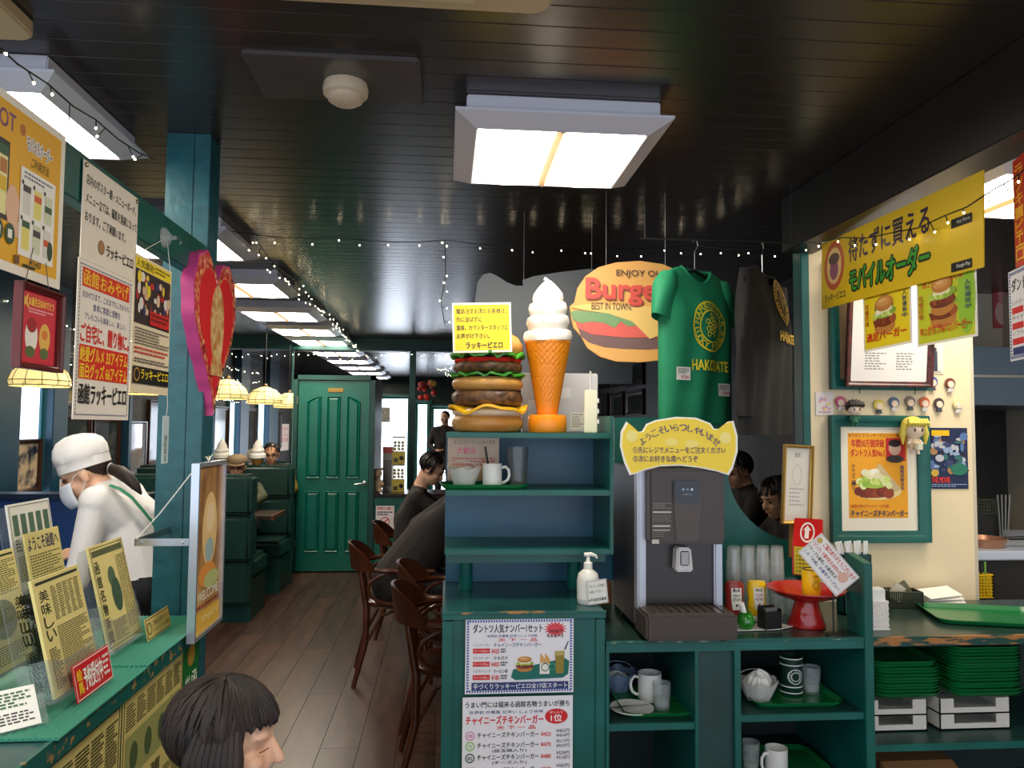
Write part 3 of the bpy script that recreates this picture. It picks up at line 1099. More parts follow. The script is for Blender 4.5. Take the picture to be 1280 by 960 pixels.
MB().tube([(0, -0.02, 0), (0, -0.034, -0.002), (0, -0.04, -0.012), (0, -0.034, -0.018)], 0.0025, 6).build('hook', STEEL, t)
t, p = facing_x('hanging_tag', 'narrow clear tag with small print hanging under the yellow headed poster', 'tag', 2.335, 2.385, CAMZ - 0.115, CAMZ + 0.025, PXX, (190, 210, 214))
p.tv('撮影禁止', 0.3, 0.4, 0.75, 0.95, (70, 80, 90))
p.build(t)
MB().tube([(0, 0, 0.14), (0.002, -0.002, 0.17), (0.0, 0, 0.225)], 0.001, 5).build('cord', mat((210, 206, 196), 0.7), t)
# framed red dessert card hanging below the yellow poster
fl, fr_ = atx(6, 455, PXX), atx(62, 469, PXX)
W = fr_.y - fl.y
t = thing('picture_frame', 'dark red framed dessert card hanging below the phone ordering poster', 'picture frame', (PXX + 0.01, (fl.y + fr_.y) / 2, CAMZ + 0.105), PI / 2)
H = 0.165
frame_ring(W, H, 0.012, 0.018).build('frame', mat((92, 26, 24), 0.3), t, bevel=0.001)
B(-W / 2 + 0.008, -0.004, 0.008, W / 2 - 0.008, 0.004, H - 0.008).build('card', mat((214, 36, 60), 0.4), t)
p = Print(W, H)
p.r(0.09, 0.09, 0.91, 0.91, (216, 44, 66))
p.t('お誕生日おめでとう', 0.28, 0.14, 0.86, 0.24, (252, 226, 60), 0.02)
p.n(0.28, 0.27, 0.84, 0.34, 2, (250, 190, 200), 0.5, 3, 12)
p.e(0.36, 0.60, 0.14, 0.20, (246, 240, 232))
p.e(0.36, 0.47, 0.11, 0.09, (170, 24, 44))
p.e(0.66, 0.60, 0.13, 0.18, (240, 190, 90))
p.e(0.66, 0.56, 0.07, 0.06, (226, 130, 60))
p.e(0.34, 0.79, 0.11, 0.07, (96, 110, 60))
p.e(0.66, 0.79, 0.10, 0.07, (96, 110, 60))
p.p([(0.1, 0.12), (0.2, 0.16), (0.27, 0.1), (0.24, 0.2), (0.3, 0.3), (0.2, 0.24), (0.12, 0.32), (0.15, 0.2)], (240, 190, 80))
o = bpy.data.objects.new('picture', None)
p.y_of = None
for (kind, c), m_ in p.m.items():
    for v in m_.v:
        v.y -= 0.004
p.build(t)
bpy.data.objects.remove(o)
MB().tube([(-W * 0.28, 0, H - 0.004), (-W * 0.15, -0.002, H + 0.075)], 0.0009, 5).tube([(W * 0.28, 0, H - 0.004), (W * 0.15, -0.002, H + 0.055)], 0.0009, 5).build('cord', mat((90, 84, 76), 0.7), t)
# ---- heart-shaped board
hy0, hy1 = atx(240, 430, -0.80).y, atx(293, 430, -0.80).y
W, H = hy1 - hy0, 0.565


def heart(s, wav=0.0, n=120):
    pts = []
    for i in range(n):
        a = 2 * PI * i / n
        x = 16 * math.sin(a) ** 3
        z = 13 * math.cos(a) - 5 * math.cos(2 * a) - 2 * math.cos(3 * a) - math.cos(4 * a)
        k = s * (1 + wav * math.sin(i * 2 * PI / 6.0))
        pts.append((x / 32 * W * k, (z + 3) / 30 * H * k + H / 2))
    return pts


zc = atx(265, 525, -0.80).z
t = thing('heart_board', 'pink scalloped heart-shaped board with a red field hanging at the pillar', 'sign', (-0.80, (hy0 + hy1) / 2, zc), PI / 2)
MB().prism(heart(1.0, 0.022), 0, 0.04).build('board', mat((214, 74, 140), 0.5), t, bevel=0.003)
MB().prism(heart(0.97, 0.022), -0.003, 0).build('floral_border', mat((226, 140, 96), 0.5, c2=(196, 50, 56), scale=55, lo=0.45, hi=0.55), t)
MB().prism(heart(0.80), -0.005, -0.003).build('red_field', mat((218, 36, 42), 0.5), t)
mb = MB()
mb.prism([(x * 0.075 + 0.0, z * 0.14 + H * 0.58) for x, z in arc(0, 0, 1, 0, 345, 22)], -0.007, -0.005)
mb.prism([(-0.03, H * 0.45), (0.04, H * 0.45), (0.07, H * 0.27), (-0.07, H * 0.27)], -0.008, -0.005)
mb.build('motif', mat((226, 196, 140), 0.5, c2=(190, 130, 70), scale=30), t)
p = Print(W, H)
rnd = random.Random(3)
for k in range(40):
    a = rnd.uniform(0, 2 * PI)
    i = int(rnd.uniform(0, 119))
    x, z = heart(rnd.uniform(0.86, 0.93))[i]
    p.e(x / W + 0.5, 1 - z / H, 0.022, 0.014, rnd.choice(((96, 90, 40), (240, 190, 120), (160, 30, 50), (246, 170, 150))), 8)
for (kind, c), m_ in p.m.items():
    for v in m_.v:
        v.y -= 0.004
p.build(t)
# ---- narrow framed artwork on the bracket
y0, y1 = 2.42, 2.715
z0, z1 = CAMZ - (795 - 534) / F * 2.42, CAMZ - (581 - 534) / F * 2.42
W, H = y1 - y0, z1 - z0
t = thing('framed_sign', 'tall silver framed artwork in orange tones bracketed to the teal pillar', 'sign', (-0.754, (y0 + y1) / 2, z0), PI / 2)
frame_ring(W, H, 0.012, 0.02, [(0, 0.012), (0, -0.012), (0.012, -0.012), (0.012, 0.012)]).build('frame', mat((206, 214, 226), 0.25, metal=0.7), t)
B(-W / 2 + 0.008, -0.004, 0.008, W / 2 - 0.008, 0.008, H - 0.008).build('artwork', mat((216, 170, 104), 0.35, c2=(128, 84, 50), scale=9, lo=0.35, hi=0.65, stretch=(1, 1, 0.5)), t)
p = Print(W, H)
p.e(0.5, 0.40, 0.26, 0.22, (232, 196, 136))
p.e(0.52, 0.33, 0.15, 0.09, (240, 214, 170))
p.e(0.5, 0.52, 0.14, 0.07, (160, 186, 186))
p.e(0.45, 0.66, 0.3, 0.07, (226, 150, 70))
p.e(0.6, 0.70, 0.26, 0.05, (186, 196, 130))
p.r(0.06, 0.86, 0.94, 0.975, (226, 180, 70))
p.t('WELCOME', 0.14, 0.745, 0.86, 0.80, (246, 240, 226), 0.03)
p.n(0.1, 0.82, 0.9, 0.85, 1, (150, 70, 40), 0.7, 4, 9)
p.t('ENJOY', 0.3, 0.89, 0.9, 0.93, (246, 226, 170), 0.02)
for (kind, c), m_ in p.m.items():
    for v in m_.v:
        v.y -= 0.004
p.build(t)
br = MB().box(-0.05, -0.004, 0.30, -W / 2 + 0.006, 0.0, 0.322) if False else MB()
by = 2.69 - (y0 + y1) / 2
zb_ = CAMZ - (679 - 534) / F * 2.42 - z0
br.box(-W / 2 - 0.004, 0.012, zb_, -W / 2, 0.17, zb_ + 0.022)
br.box(-W / 2 - 0.004, 0.166, zb_, by + 0.02, 0.170, zb_ + 0.022)
br.build('bracket', STEEL, t, bevel=0.001)
for q in (0.03, 0.15):
    MB().lathe([(0.001, -0.004), (0.005, -0.003), (0.006, 0)], 10, M=Matrix.Translation((-W / 2 - 0.004, q, zb_ + 0.011)) @ Matrix.Rotation(PI / 2, 4, 'X').inverted()).build('screw', STEEL, t)
MB().tube([(-W / 2, 0.012, H - 0.03), (-W / 2 - 0.002, 0.10, H - 0.15), (-W / 2, 0.165, zb_ + 0.022)], 0.0018, 6).build('cord', mat((236, 234, 226), 0.7), t)
mb = MB()
for k in range(5):
    a = k * 1.3
    mb.tube([(-0.02, 0, H), (-0.02 + 0.015 * math.cos(a), 0.006 * math.sin(a), H + 0.016), (-0.02 + 0.024 * math.cos(a), 0.01 * math.sin(a), H + 0.008 + 0.004 * k)], 0.0012, 5)
mb.build('cord_knot', mat((226, 220, 200), 0.7), t)
# ============================================================ MENU CABINET, SHELF, RIGHT COUNTER
YK = 2.63


def kx(px, Y=YK, py=700):
    return at(px, py, Y).x


KZ = 0.866
x0, x1 = kx(554), kx(757)
YB = 3.19
t = thing('menu_cabinet', 'green wooden cabinet with menu posters on its front under the display shelf', 'cabinet', ((x0 + x1) / 2, YK, 0))
hw = (x1 - x0) / 2
B(-hw, 0, KZ - 0.024, hw, YB - YK, KZ).build('top', mat((26, 74, 72), 0.25, var=0.25, scale=5), t, bevel=0.004)
B(-hw - 0.001, -0.004, KZ - 0.024, hw + 0.001, 0.004, KZ - 0.006).build('edge_strip', GREEN, t, bevel=0.002)
B(-hw - 0.002, -0.005, KZ - 0.006, hw + 0.002, 0.008, KZ + 0.001).build('worn_edge', WORN, t)
B(-hw + 0.035, 0.018, 0.05, hw - 0.03, 0.035, KZ - 0.03).build('front_panel', GREEN, t)
for xa, xb, n in ((-hw, -hw + 0.035, 'stile'), (hw - 0.032, hw, 'stile')):
    B(xa, 0.006, 0, xb, 0.03, KZ - 0.03).build(n, GREEN, t, bevel=0.002)
B(-hw + 0.035, 0.006, 0, hw - 0.032, 0.03, 0.06).build('bottom_rail', GREEN, t)
for s in (-1, 1):
    B(s * (hw - 0.01) - 0.008, 0.03, 0, s * (hw - 0.01) + 0.008, YB - YK, KZ - 0.03).build('side_panel', GREEN_D, t)
# ---- display shelf on two legs
YS0, YS1 = 2.80, 3.14
sx0, sx1 = at(557, 600, YS0).x, at(767, 600, YS0).x
ZS = [at(660, y, YS0).z for y in (541, 613, 687)]
t = thing('display_shelf', 'open green display shelf with blue back on two round legs', 'shelf', ((sx0 + sx1) / 2, YS0, KZ))
hw = (sx1 - sx0) / 2
for k, z in enumerate(ZS):
    B(-hw, 0, z - 0.02 - KZ, hw - 0.012, YS1 - YS0, z - KZ).build('shelf_board', GREEN, t, bevel=0.003)
B(hw - 0.013, 0, ZS[2] - 0.02 - KZ, hw, YS1 - YS0, ZS[0] + 0.065 - KZ).build('side_panel', GREEN, t, bevel=0.002)
B(-hw, YS1 - YS0 - 0.012, ZS[2] - KZ, hw - 0.013, YS1 - YS0, ZS[0] - 0.02 - KZ).build('back_panel', BLUEW, t)
B(-hw + 0.005, 0.05, ZS[2] - 0.055 - KZ, hw - 0.02, 0.07, ZS[2] - 0.02 - KZ).build('apron', GREEN, t, bevel=0.002)
for px in (582, 717):
    q = at(px, 736, 3.0)
    MB().lathe([(0.024, 0), (0.026, 0.004), (0.026, ZS[2] - 0.02 - KZ)], 20, (q.x - (sx0 + sx1) / 2, 0.2, 0)).build('leg', GREEN, t, smooth=True)
o = B(at(557, 700, YS1).x, YS1 + 0.003, KZ + 0.001, at(768, 700, YS1).x, YS1 + 0.02, ZS[2] - 0.03).build('back_board', BLUEW)
tag(o, 'blue painted back board behind the shelf legs on the menu cabinet', 'board')
# ---- right counter with open bays
CZ = 0.762
cx0, cx1 = kx(757.5), 2.85
YCB = 3.18
COUNTER = t = thing('serving_counter', 'long green counter with open bays for trays below the drink dispenser', 'counter', (0, YK, 0))
D = YCB - YK
B(cx0, 0, CZ - 0.035, cx1, D, CZ).build('counter_top', TOPG, t, bevel=0.003)
B(cx0, -0.004, CZ - 0.037, kx(1078), 0.004, CZ - 0.006).build('front_edge', GREEN, t, bevel=0.002)
B(cx0, -0.005, CZ - 0.006, kx(1078), 0.008, CZ + 0.001).build('worn_edge', mat((12, 88, 80), 0.45, c2=(150, 160, 130), scale=18, lo=0.6, hi=0.66, stretch=(1, 3, 3)), t)
B(kx(1089), -0.005, CZ - 0.03, cx1, 0.008, CZ + 0.001).build('worn_edge', mat((10, 66, 58), 0.5, c2=(168, 112, 58), scale=11, lo=0.47, hi=0.55, stretch=(1, 4, 6)), t)
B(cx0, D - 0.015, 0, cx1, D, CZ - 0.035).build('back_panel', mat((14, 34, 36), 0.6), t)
B(cx0, 0.02, 0, cx1, D, 0.06).build('plinth', GREEN_D, t)
for pa, pb in ((757.5, 759), (868, 872), (917, 925)):
    B(kx(pa), 0, 0, max(kx(pb), kx(pa) + 0.012), D, CZ - 0.035).build('divider', GREEN, t, bevel=0.002)
B(kx(872), 0.02, 0.06, kx(917), 0.035, CZ - 0.035).build('closed_panel', mat((30, 66, 62), 0.45, var=0.2), t)
# tall divider with a sloping top
dv = [(-0.007, 0), (-0.007, CZ + 0.258), (0.115, CZ + 0.278), (0.115, CZ), (D, CZ - 0.04), (D, 0)]
MB().prism(dv, kx(1078), kx(1089), M=Matrix(((0, 1, 0, 0), (1, 0, 0, 0), (0, 0, 1, 0), (0, 0, 0, 1)))).build('tall_divider', GREEN, t, bevel=0.002)
SH1, SH2, SH3 = at(810, 905, YK).z, at(1000, 893, YK).z, at(1180, 930, YK).z
for z, pa, pb in ((SH1, 759, 868), (SH2, 925, 1078), (SH3, 1089, 1420)):
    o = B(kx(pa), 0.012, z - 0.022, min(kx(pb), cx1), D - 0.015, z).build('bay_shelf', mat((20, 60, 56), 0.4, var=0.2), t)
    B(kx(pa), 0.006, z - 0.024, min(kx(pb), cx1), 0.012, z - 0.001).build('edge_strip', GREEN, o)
# ---- two menu posters on the cabinet
K, NAVY, RED = (30, 26, 30), (44, 58, 116), (216, 34, 40)
YP = YK - 0.0015
a, b = at(581, 868, YP), at(717, 772, YP)
t, p = sheet('menu_poster', 'white set menu poster with a tray photo, upper of two on the cabinet', 'poster', ((a.x + b.x) / 2, YP, a.z), 0, b.x - a.x, b.z - a.z, (242, 240, 246), 0.0012)
p.border(0.012, 0.022, (84, 104, 170), 40)
p.t('ダントツ人気ナンバー1セット', 0.07, 0.075, 0.71, 0.19, K, 0.03)
pts = []
for i in range(32):
    r_ = 0.115 if i % 2 == 0 else 0.07
    pts.append((0.83 + r_ * math.cos(i * PI / 16), 0.15 - r_ * 0.98 * math.sin(i * PI / 16)))
p.p(pts, (226, 70, 84))
p.t('968円', 0.77, 0.155, 0.9, 0.2, K, 0.03)
p.t('950円', 0.75, 0.22, 0.9, 0.265, K, 0.03)
p.t('世界初 中華風 甘辛いしょうゆ味', 0.20, 0.215, 0.66, 0.25, NAVY, 0.02)
p.t('天 下 一 品', 0.30, 0.265, 0.66, 0.31, RED, 0.03)
p.t('チャイニーズチキンバーガー', 0.26, 0.325, 0.70, 0.38, NAVY, 0.02)
for i, (s, m_, pr) in enumerate((('ハンバーガー', '', '420'), ('サイドオーダー', 'ラキポテ', '400'), ('ソフトドリンク', 'ウーロン茶', '180'))):
    y = 0.33 + 0.175 * i
    p.t(s, 0.075, y, 0.23, y + 0.035, K)
    if m_:
        p.t(m_, 0.26, y - 0.005, 0.39, y + 0.045, K, 0.02)
    p.r(0.07, y + 0.065, 0.225, y + 0.13, RED)
    p.t('ダントツ人気No.1', 0.08, y + 0.08, 0.215, y + 0.115, (250, 244, 240))
    p.t('¥' + pr, 0.24, y + 0.07, 0.31, y + 0.135, RED, 0.02)
    p.n(0.325, y + 0.07, 0.39, y + 0.135, 2, K, 0.6, i, 4)
p.p([(0.42, 0.78), (0.44, 0.68), (0.92, 0.54), (0.96, 0.58), (0.95, 0.75), (0.90, 0.80), (0.46, 0.82)], (14, 110, 98))
p.burger(0.545, 0.61, 0.14)
p.r(0.685, 0.60, 0.775, 0.745, (238, 238, 230))
p.ring(0.735, 0.655, 0.038, 0.055, 0.008, (40, 90, 60))
p.ring(0.80, 0.65, 0.03, 0.05, 0.01, (60, 150, 110))
for k in range(6):
    p.p([(0.69 + 0.016 * k, 0.60), (0.70 + 0.016 * k, 0.60), (0.705 + 0.014 * k, 0.47 + 0.03 * (k % 3)), (0.692 + 0.014 * k, 0.48 + 0.03 * (k % 3))], (226, 164, 60))
p.p([(0.835, 0.74), (0.905, 0.74), (0.915, 0.44), (0.825, 0.44)], (150, 130, 46))
p.r(0.83, 0.44, 0.91, 0.5, (190, 170, 96))
p.p([(0.91, 0.42), (0.925, 0.42), (0.955, 0.31), (0.945, 0.31)], (50, 60, 90))
p.r(0.06, 0.845, 0.95, 0.945, NAVY)
p.t('手づくりラッキーピエロ全17店スタート', 0.075, 0.86, 0.94, 0.93, (246, 246, 250), 0.02)
p.build(t)
a2, b2 = at(577, 990, YP), at(716, 869, YP)
t, p = sheet('menu_poster', 'white price list poster with four burger rows, lower of two on the cabinet', 'poster', ((a2.x + b2.x) / 2, YP, a2.z), 0, b2.x - a2.x, b2.z - a2.z, (242, 240, 246), 0.0012)
p.t('うまい門には福来る函館名物うまいが勝ち', 0.025, 0.05, 0.97, 0.115, K, 0.03)
p.t('世界初 中華風 甘辛い しょうゆ味', 0.06, 0.145, 0.73, 0.18, NAVY, 0.02)
p.t('チャイニーズチキンバーガー', 0.03, 0.20, 0.73, 0.295, RED, 0.04)
p.e(0.85, 0.22, 0.105, 0.082, RED)
p.t('ダントツ', 0.79, 0.165, 0.91, 0.19, (250, 244, 240), 0.02)
p.t('1位', 0.80, 0.20, 0.90, 0.275, (250, 244, 240), 0.04)
p.t('天 下 一 品', 0.31, 0.31, 0.66, 0.35, RED, 0.04)
ic = ((222, 150, 190), (150, 200, 90), (50, 80, 66), (206, 40, 60))
for i, (sub, pr, q1) in enumerate((('', '420', '462'), ('(目玉焼入り)', '470', '517'), ('(チーズ入り)', '480', '528'), ('(目玉焼・チーズ入り)', '530', '583'))):
    y = (0.375, 0.485, 0.61, 0.745)[i]
    if i < 3:
        p.ring(0.07, y + 0.035, 0.042, 0.05, 0.01, ic[i])
        p.t('梅竹松'[i], 0.048, y + 0.015, 0.092, y + 0.056, ic[i], 0.02)
    else:
        p.r(0.03, y, 0.115, y + 0.1, ic[3])
        p.t('特上', 0.04, y + 0.03, 0.105, y + 0.07, (250, 240, 240), 0.02)
    p.t('チャイニーズチキンバーガー', 0.135, y, 0.69, y + 0.06, K, 0.02)
    if sub:
        p.t(sub, 0.27, y + 0.07, 0.58, y + 0.11, K, 0.02)
    p.t('¥' + pr, 0.71, y + 0.01, 0.80, y + 0.055, RED, 0.02)
    p.t('¥' + q1 + '円', 0.85, y - 0.02, 0.97, y + 0.02, K, 0.01)
    p.t('¥454円' if i == 0 else '¥%d円' % (int(pr) * 1.08), 0.85, y + 0.03, 0.97, y + 0.07, K, 0.01)
p.build(t)
# ============================================================ ON THE SHELF
ST = ZS[0] + 0.001
# ---- giant burger
YB_ = 2.93
c = at(609, 540, YB_)
s1 = YB_ / F
t = thing('burger_statue', 'giant stacked double burger display model next to the ice cream cone', 'display model', (c.x, YB_, ST))
R = 45 * s1
BUN = mat((206, 158, 84), 0.35, c2=(176, 112, 44), scale=4, lo=0.35, hi=0.7)
rnd = random.Random(11)


def zy(py):
    return (540 - py) * s1


def puck(zb, zt, r, bulge=0.25, n=40, seed=0, amp=0.0, freq=6, flat=0.0):
    h = zt - zb
    prof = [(0.001, zb), (r * 0.80, zb)]
    for i in range(9):
        a = -PI / 2 + PI * i / 8
        prof.append((r * (0.80 + 0.20 * math.cos(a)), (zb + zt) / 2 + h / 2 * math.sin(a)))
    prof += [(r * 0.80, zt), (0.001, zt)]

    def wob(rr, z, a):
        if not amp:
            return rr
        q = noise.noise(Vector((math.cos(a) * freq, math.sin(a) * freq, z * 60 + seed)))
        return rr * (1 + amp * q)
    return MB().lathe(prof, n, wob=wob)


puck(0, zy(518), R * 0.99).build('bottom_bun', BUN, t, smooth=True)


def wavy(zb, zt, r, n, amp, seed, th, droop=0.0):
    """leaf or slice ring with a ruffled rim"""
    mb = MB()
    N = 72
    vs, fs = [], []
    rings = (0.02, 0.6, 0.85, 1.0)
    for k, q in enumerate(rings):
        for j in range(N):
            a = 2 * PI * j / N
            w = math.sin(n * a + seed) + 0.6 * math.sin(n * 1.7 * a + seed * 2.1)
            rr = r * q * (1 + (0.03 * w if k == 3 else 0))
            z = (zb + zt) / 2 + (amp * w * q ** 3) - droop * q ** 3
            vs.append((rr * math.cos(a), rr * math.sin(a), z))
    for k in range(3):
        for j in range(N):
            fs.append((k * N + j, k * N + (j + 1) % N, (k + 1) * N + (j + 1) % N, (k + 1) * N + j))
    M = len(vs)
    vs += [(x, y, z + th) for x, y, z in vs]
    fs += [tuple(M + i for i in f[::-1]) for f in fs]
    for j in range(N):
        fs.append((3 * N + j, 3 * N + (j + 1) % N, M + 3 * N + (j + 1) % N, M + 3 * N + j))
    return mb.add(vs, fs)


PAT = mat((112, 78, 46), 0.5, c2=(62, 38, 22), scale=38, lo=0.35, hi=0.65, bump=0.6)
LET = mat((70, 160, 48), 0.35, c2=(34, 110, 28), scale=20)
puck(zy(521), zy(511), R * 0.98, amp=0.04, seed=3, freq=3).build('ham_slice', mat((232, 206, 176), 0.4), t, smooth=True)
ch = MB()
for k in range(2):
    ch.prism([(R * 1.28 * math.cos(PI / 2 * i + 0.35 + 0.8 * k), R * 1.28 * math.sin(PI / 2 * i + 0.35 + 0.8 * k)) for i in range(4)], 0, 0.012, M=Matrix.Translation((0, 0, zy(512) + 0.010 * k)) @ Matrix.Rotation(-PI / 2, 4, 'X').inverted())
wavy(zy(515), zy(508), R * 1.08, 4, 0.011, 1.0, 0.010, 0.006).build('cheese_slice', mat((246, 190, 30), 0.35), t, smooth=True)
puck(zy(508), zy(488), R * 0.98, amp=0.05, seed=8, freq=7).build('patty', PAT, t, smooth=True)
puck(zy(489), zy(472), R * 0.99).build('middle_bun', BUN, t, smooth=True)
wavy(zy(474), zy(467), R * 1.02, 13, 0.005, 2.0, 0.008, 0.003).build('lettuce', LET, t, smooth=True)
puck(zy(468), zy(452), R * 0.96, amp=0.05, seed=18, freq=7).build('patty', PAT, t, smooth=True)
for k in range(4):
    a = -PI / 2 + (k - 1.5) * 0.85
    MB().lathe([(0.001, 0), (R * 0.40, 0), (R * 0.44, 0.007), (R * 0.40, 0.016), (0.001, 0.016)], 24, (R * 0.52 * math.cos(a), R * 0.52 * math.sin(a), zy(455) + 0.001 * k)).build('tomato_slice', mat((206, 38, 30), 0.3), t, smooth=True)
wavy(zy(451), zy(442), R * 1.03, 11, 0.007, 0.4, 0.010, 0.004).build('lettuce', LET, t, smooth=True)
MB().lathe([(0.001, zy(445)), (R * 0.9, zy(445)), (R * 0.98, zy(440)), (R * 0.97, zy(432)), (R * 0.84, zy(422)), (R * 0.55, zy(415)), (R * 0.25, zy(412)), (0.001, zy(411))], 40).build('top_bun', BUN, t, smooth=True)
# ---- yellow notice standing against the burger
a, b = at(567, 440, 2.785), at(640, 379, 2.785)
t, p = sheet('phone_order_notice', 'yellow notice card in black lettering propped on the giant burger', 'sign', ((a.x + b.x) / 2, 2.785, a.z), 0, b.x - a.x + 0.004, b.z - a.z, (248, 240, 226), 0.002)
t.rotation_euler = (0, -0.035, 0)
p.r(0.035, 0.045, 0.965, 0.955, (250, 222, 24))
for i, (s, e) in enumerate((('電話注文お済のお客様は、', 0.92), ('列に並ばずに', 0.50), ('直接、カウンタースタッフに', 0.94), ('お声がけ下さい。', 0.62))):
    p.t(s, 0.07, 0.12 + 0.165 * i, e, 0.225 + 0.165 * i, K, 0.02)
p.t('ラッキーピエロ', 0.22, 0.79, 0.84, 0.92, K, 0.04)
p.build(t, 0.25)
# ---- soft ice cream cone
YC_ = 2.92
c = at(684, 540, YC_)
s1 = YC_ / F
t = thing('ice_cream_statue', 'giant white soft ice cream in an orange waffle cone on a round base', 'display model', (c.x, YC_, ST))
OR = mat((240, 142, 22), 0.32)
MB().lathe([(0.001, 0), (23 * s1, 0), (24.5 * s1, 3 * s1), (24.5 * s1, 18 * s1), (22.5 * s1, 22 * s1), (0.001, 22 * s1)], 40).build('base', OR, t, smooth=True)


def waffle(rr, z, a):
    u = a * 22 / (2 * PI) + z * 40
    v = a * 22 / (2 * PI) - z * 40
    g = min(abs((u % 1) - 0.5), abs((v % 1) - 0.5))
    return rr * (1 + (0.03 if g < 0.12 else 0))


zt = 540 - 425
prof = [(0.001, 20 * s1)] + [((12 + 16.5 * i / 44) * s1, (20 + (zt - 20) * i / 44) * s1) for i in range(45)]
MB().lathe(prof, 132, wob=waffle).build('cone', OR, t, smooth=True)
MB().lathe([(27.5 * s1, (zt - 3) * s1), (29 * s1, (zt - 2.5) * s1), (29 * s1, zt * s1), (27 * s1, (zt + 1) * s1)], 40, close=True).build('cone_rim', OR, t, smooth=True)
prof = [(20, 112), (29.5, 116), (30.5, 121), (29, 127), (24, 130), (25, 133), (27.5, 138), (26.5, 145), (22.5, 148), (24, 151), (25, 157), (23, 163), (18.5, 165.5), (19.5, 169), (18, 176), (13, 183), (8, 188.5), (4, 192), (0.3, 194)]


def swirl(rr, z, a):
    k = z / s1
    ph = 2.4 * math.sin(a + 0.5)
    return (rr * (1 + 0.025 * math.sin(6 * a + k * 0.12)), z + ph * s1 * (1 if k < 182 else 0.2))


sw = MB().lathe([(r * s1, z * s1) for r, z in prof], 48, wob=swirl)
sw.tube([(0.0, 0, 190 * s1), (-0.006, 0, 194 * s1), (-0.012, 0, 195.5 * s1), (-0.016, 0, 193 * s1)], [0.008, 0.007, 0.005, 0.002], 8)
sw.build('ice_cream_swirl', mat((240, 234, 226), 0.35), t, smooth=True)
# ---- things behind the cone on the shelf
o = thing('white_box', 'white box with pasted notes standing behind the ice cream cone', 'box', (at(700, 540, 3.07).x, 3.07, ST))
a, b = at(652, 540, 3.07), at(747, 467, 3.07)
wd, hh = (b.x - a.x), b.z - a.z
B(-wd / 2, 0, 0, wd / 2, 0.055, hh).build('box_body', mat((206, 204, 204), 0.45), o, bevel=0.004)
p = Print(wd, hh)
p.r(0.08, 0.46, 0.46, 0.72, (236, 236, 234))
p.r(0.50, 0.25, 0.64, 0.42, (230, 230, 226))
p.r(0.64, 0.66, 0.82, 0.96, (230, 226, 216))
p.n(0.66, 0.69, 0.80, 0.93, 6, (120, 110, 110), 0.4, 3, 6)
p.n(0.1, 0.78, 0.44, 0.96, 3, (180, 180, 180), 0.5, 5, 3)
p.build(o)
o = thing('card_holder', 'narrow cream upright post with a thin rod beside the ice cream cone', 'holder', (at(738, 540, 2.9).x, 2.9, ST))
B(-0.025, -0.012, 0, 0.024, 0.012, 0.163).build('post', mat((236, 232, 204), 0.4), o, bevel=0.003)
MB().tube([(0.0, 0, 0.16), (0.0, 0, 0.235)], 0.004, 8).build('rod', mat((210, 208, 204), 0.4), o)
for z in (0.035, 0.075, 0.115):
    B(0.024, -0.006, z, 0.032, 0.006, z + 0.016).build('clip', WHITE, o)
# ---- tray of cup, basket and tumbler on the middle board
TRAY = mat((18, 112, 58), 0.25)


def tray_mesh(w, d, h=0.018, lip=0.018):
    def ring(q, z, r):
        return [(x, y, z) for x, y in rrect(-w / 2 + q, -d / 2 + q, w / 2 - q, d / 2 - q, max(r - q, 0.008))]
    rs = [ring(lip, 0, 0.05), ring(0.004, h, 0.05), ring(0, h, 0.05), ring(0.001, h - 0.003, 0.05), ring(lip - 0.002, -0.003 + 0.003, 0.05)]
    rs = [ring(lip, 0.003, 0.05), ring(0.004, h, 0.05), ring(0, h, 0.05), ring(0.001, h - 0.003, 0.05), ring(lip - 0.002, 0, 0.05)]
    k = len(rs[0])
    vs = [p for r in rs for p in r]
    fs = [list(range(k))]
    for i in range(4):
        for j in range(k):
            fs.append((i * k + j, i * k + (j + 1) % k, (i + 1) * k + (j + 1) % k, (i + 1) * k + j))
    fs.append([4 * k + j for j in range(k)][::-1])
    return MB().add(vs, fs)


def tray(loc, rz, w, d, label, group=None):
    o = tray_mesh(w, d).build('tray', TRAY, smooth=True)
    o.location = loc
    o.rotation_euler = (0, 0, rz)
    return tag(o, label, 'tray', group)


def mug(loc, r, h, hand, label, m=None, emblem=False):
    t = thing('mug', label, 'mug', loc, 0)
    MB().lathe([(0.001, 0), (r * 0.92, 0), (r, 0.006), (r, h), (r * 0.93, h), (r * 0.90, 0.008), (0.001, 0.008)], 32).build('cup', m or WHITE, t, smooth=True)
    if hand is not None:
        ca, sa = math.cos(hand), math.sin(hand)
        pts = [(ca * (r - 0.004 + q), sa * (r - 0.004 + q), h * z) for q, z in ((0, 0.82), (0.018, 0.86), (0.030, 0.72), (0.032, 0.5), (0.026, 0.3), (0.012, 0.2), (0, 0.2))]
        MB().tube(pts, 0.0055, 8).build('handle', m or WHITE, t, smooth=True)
    return t


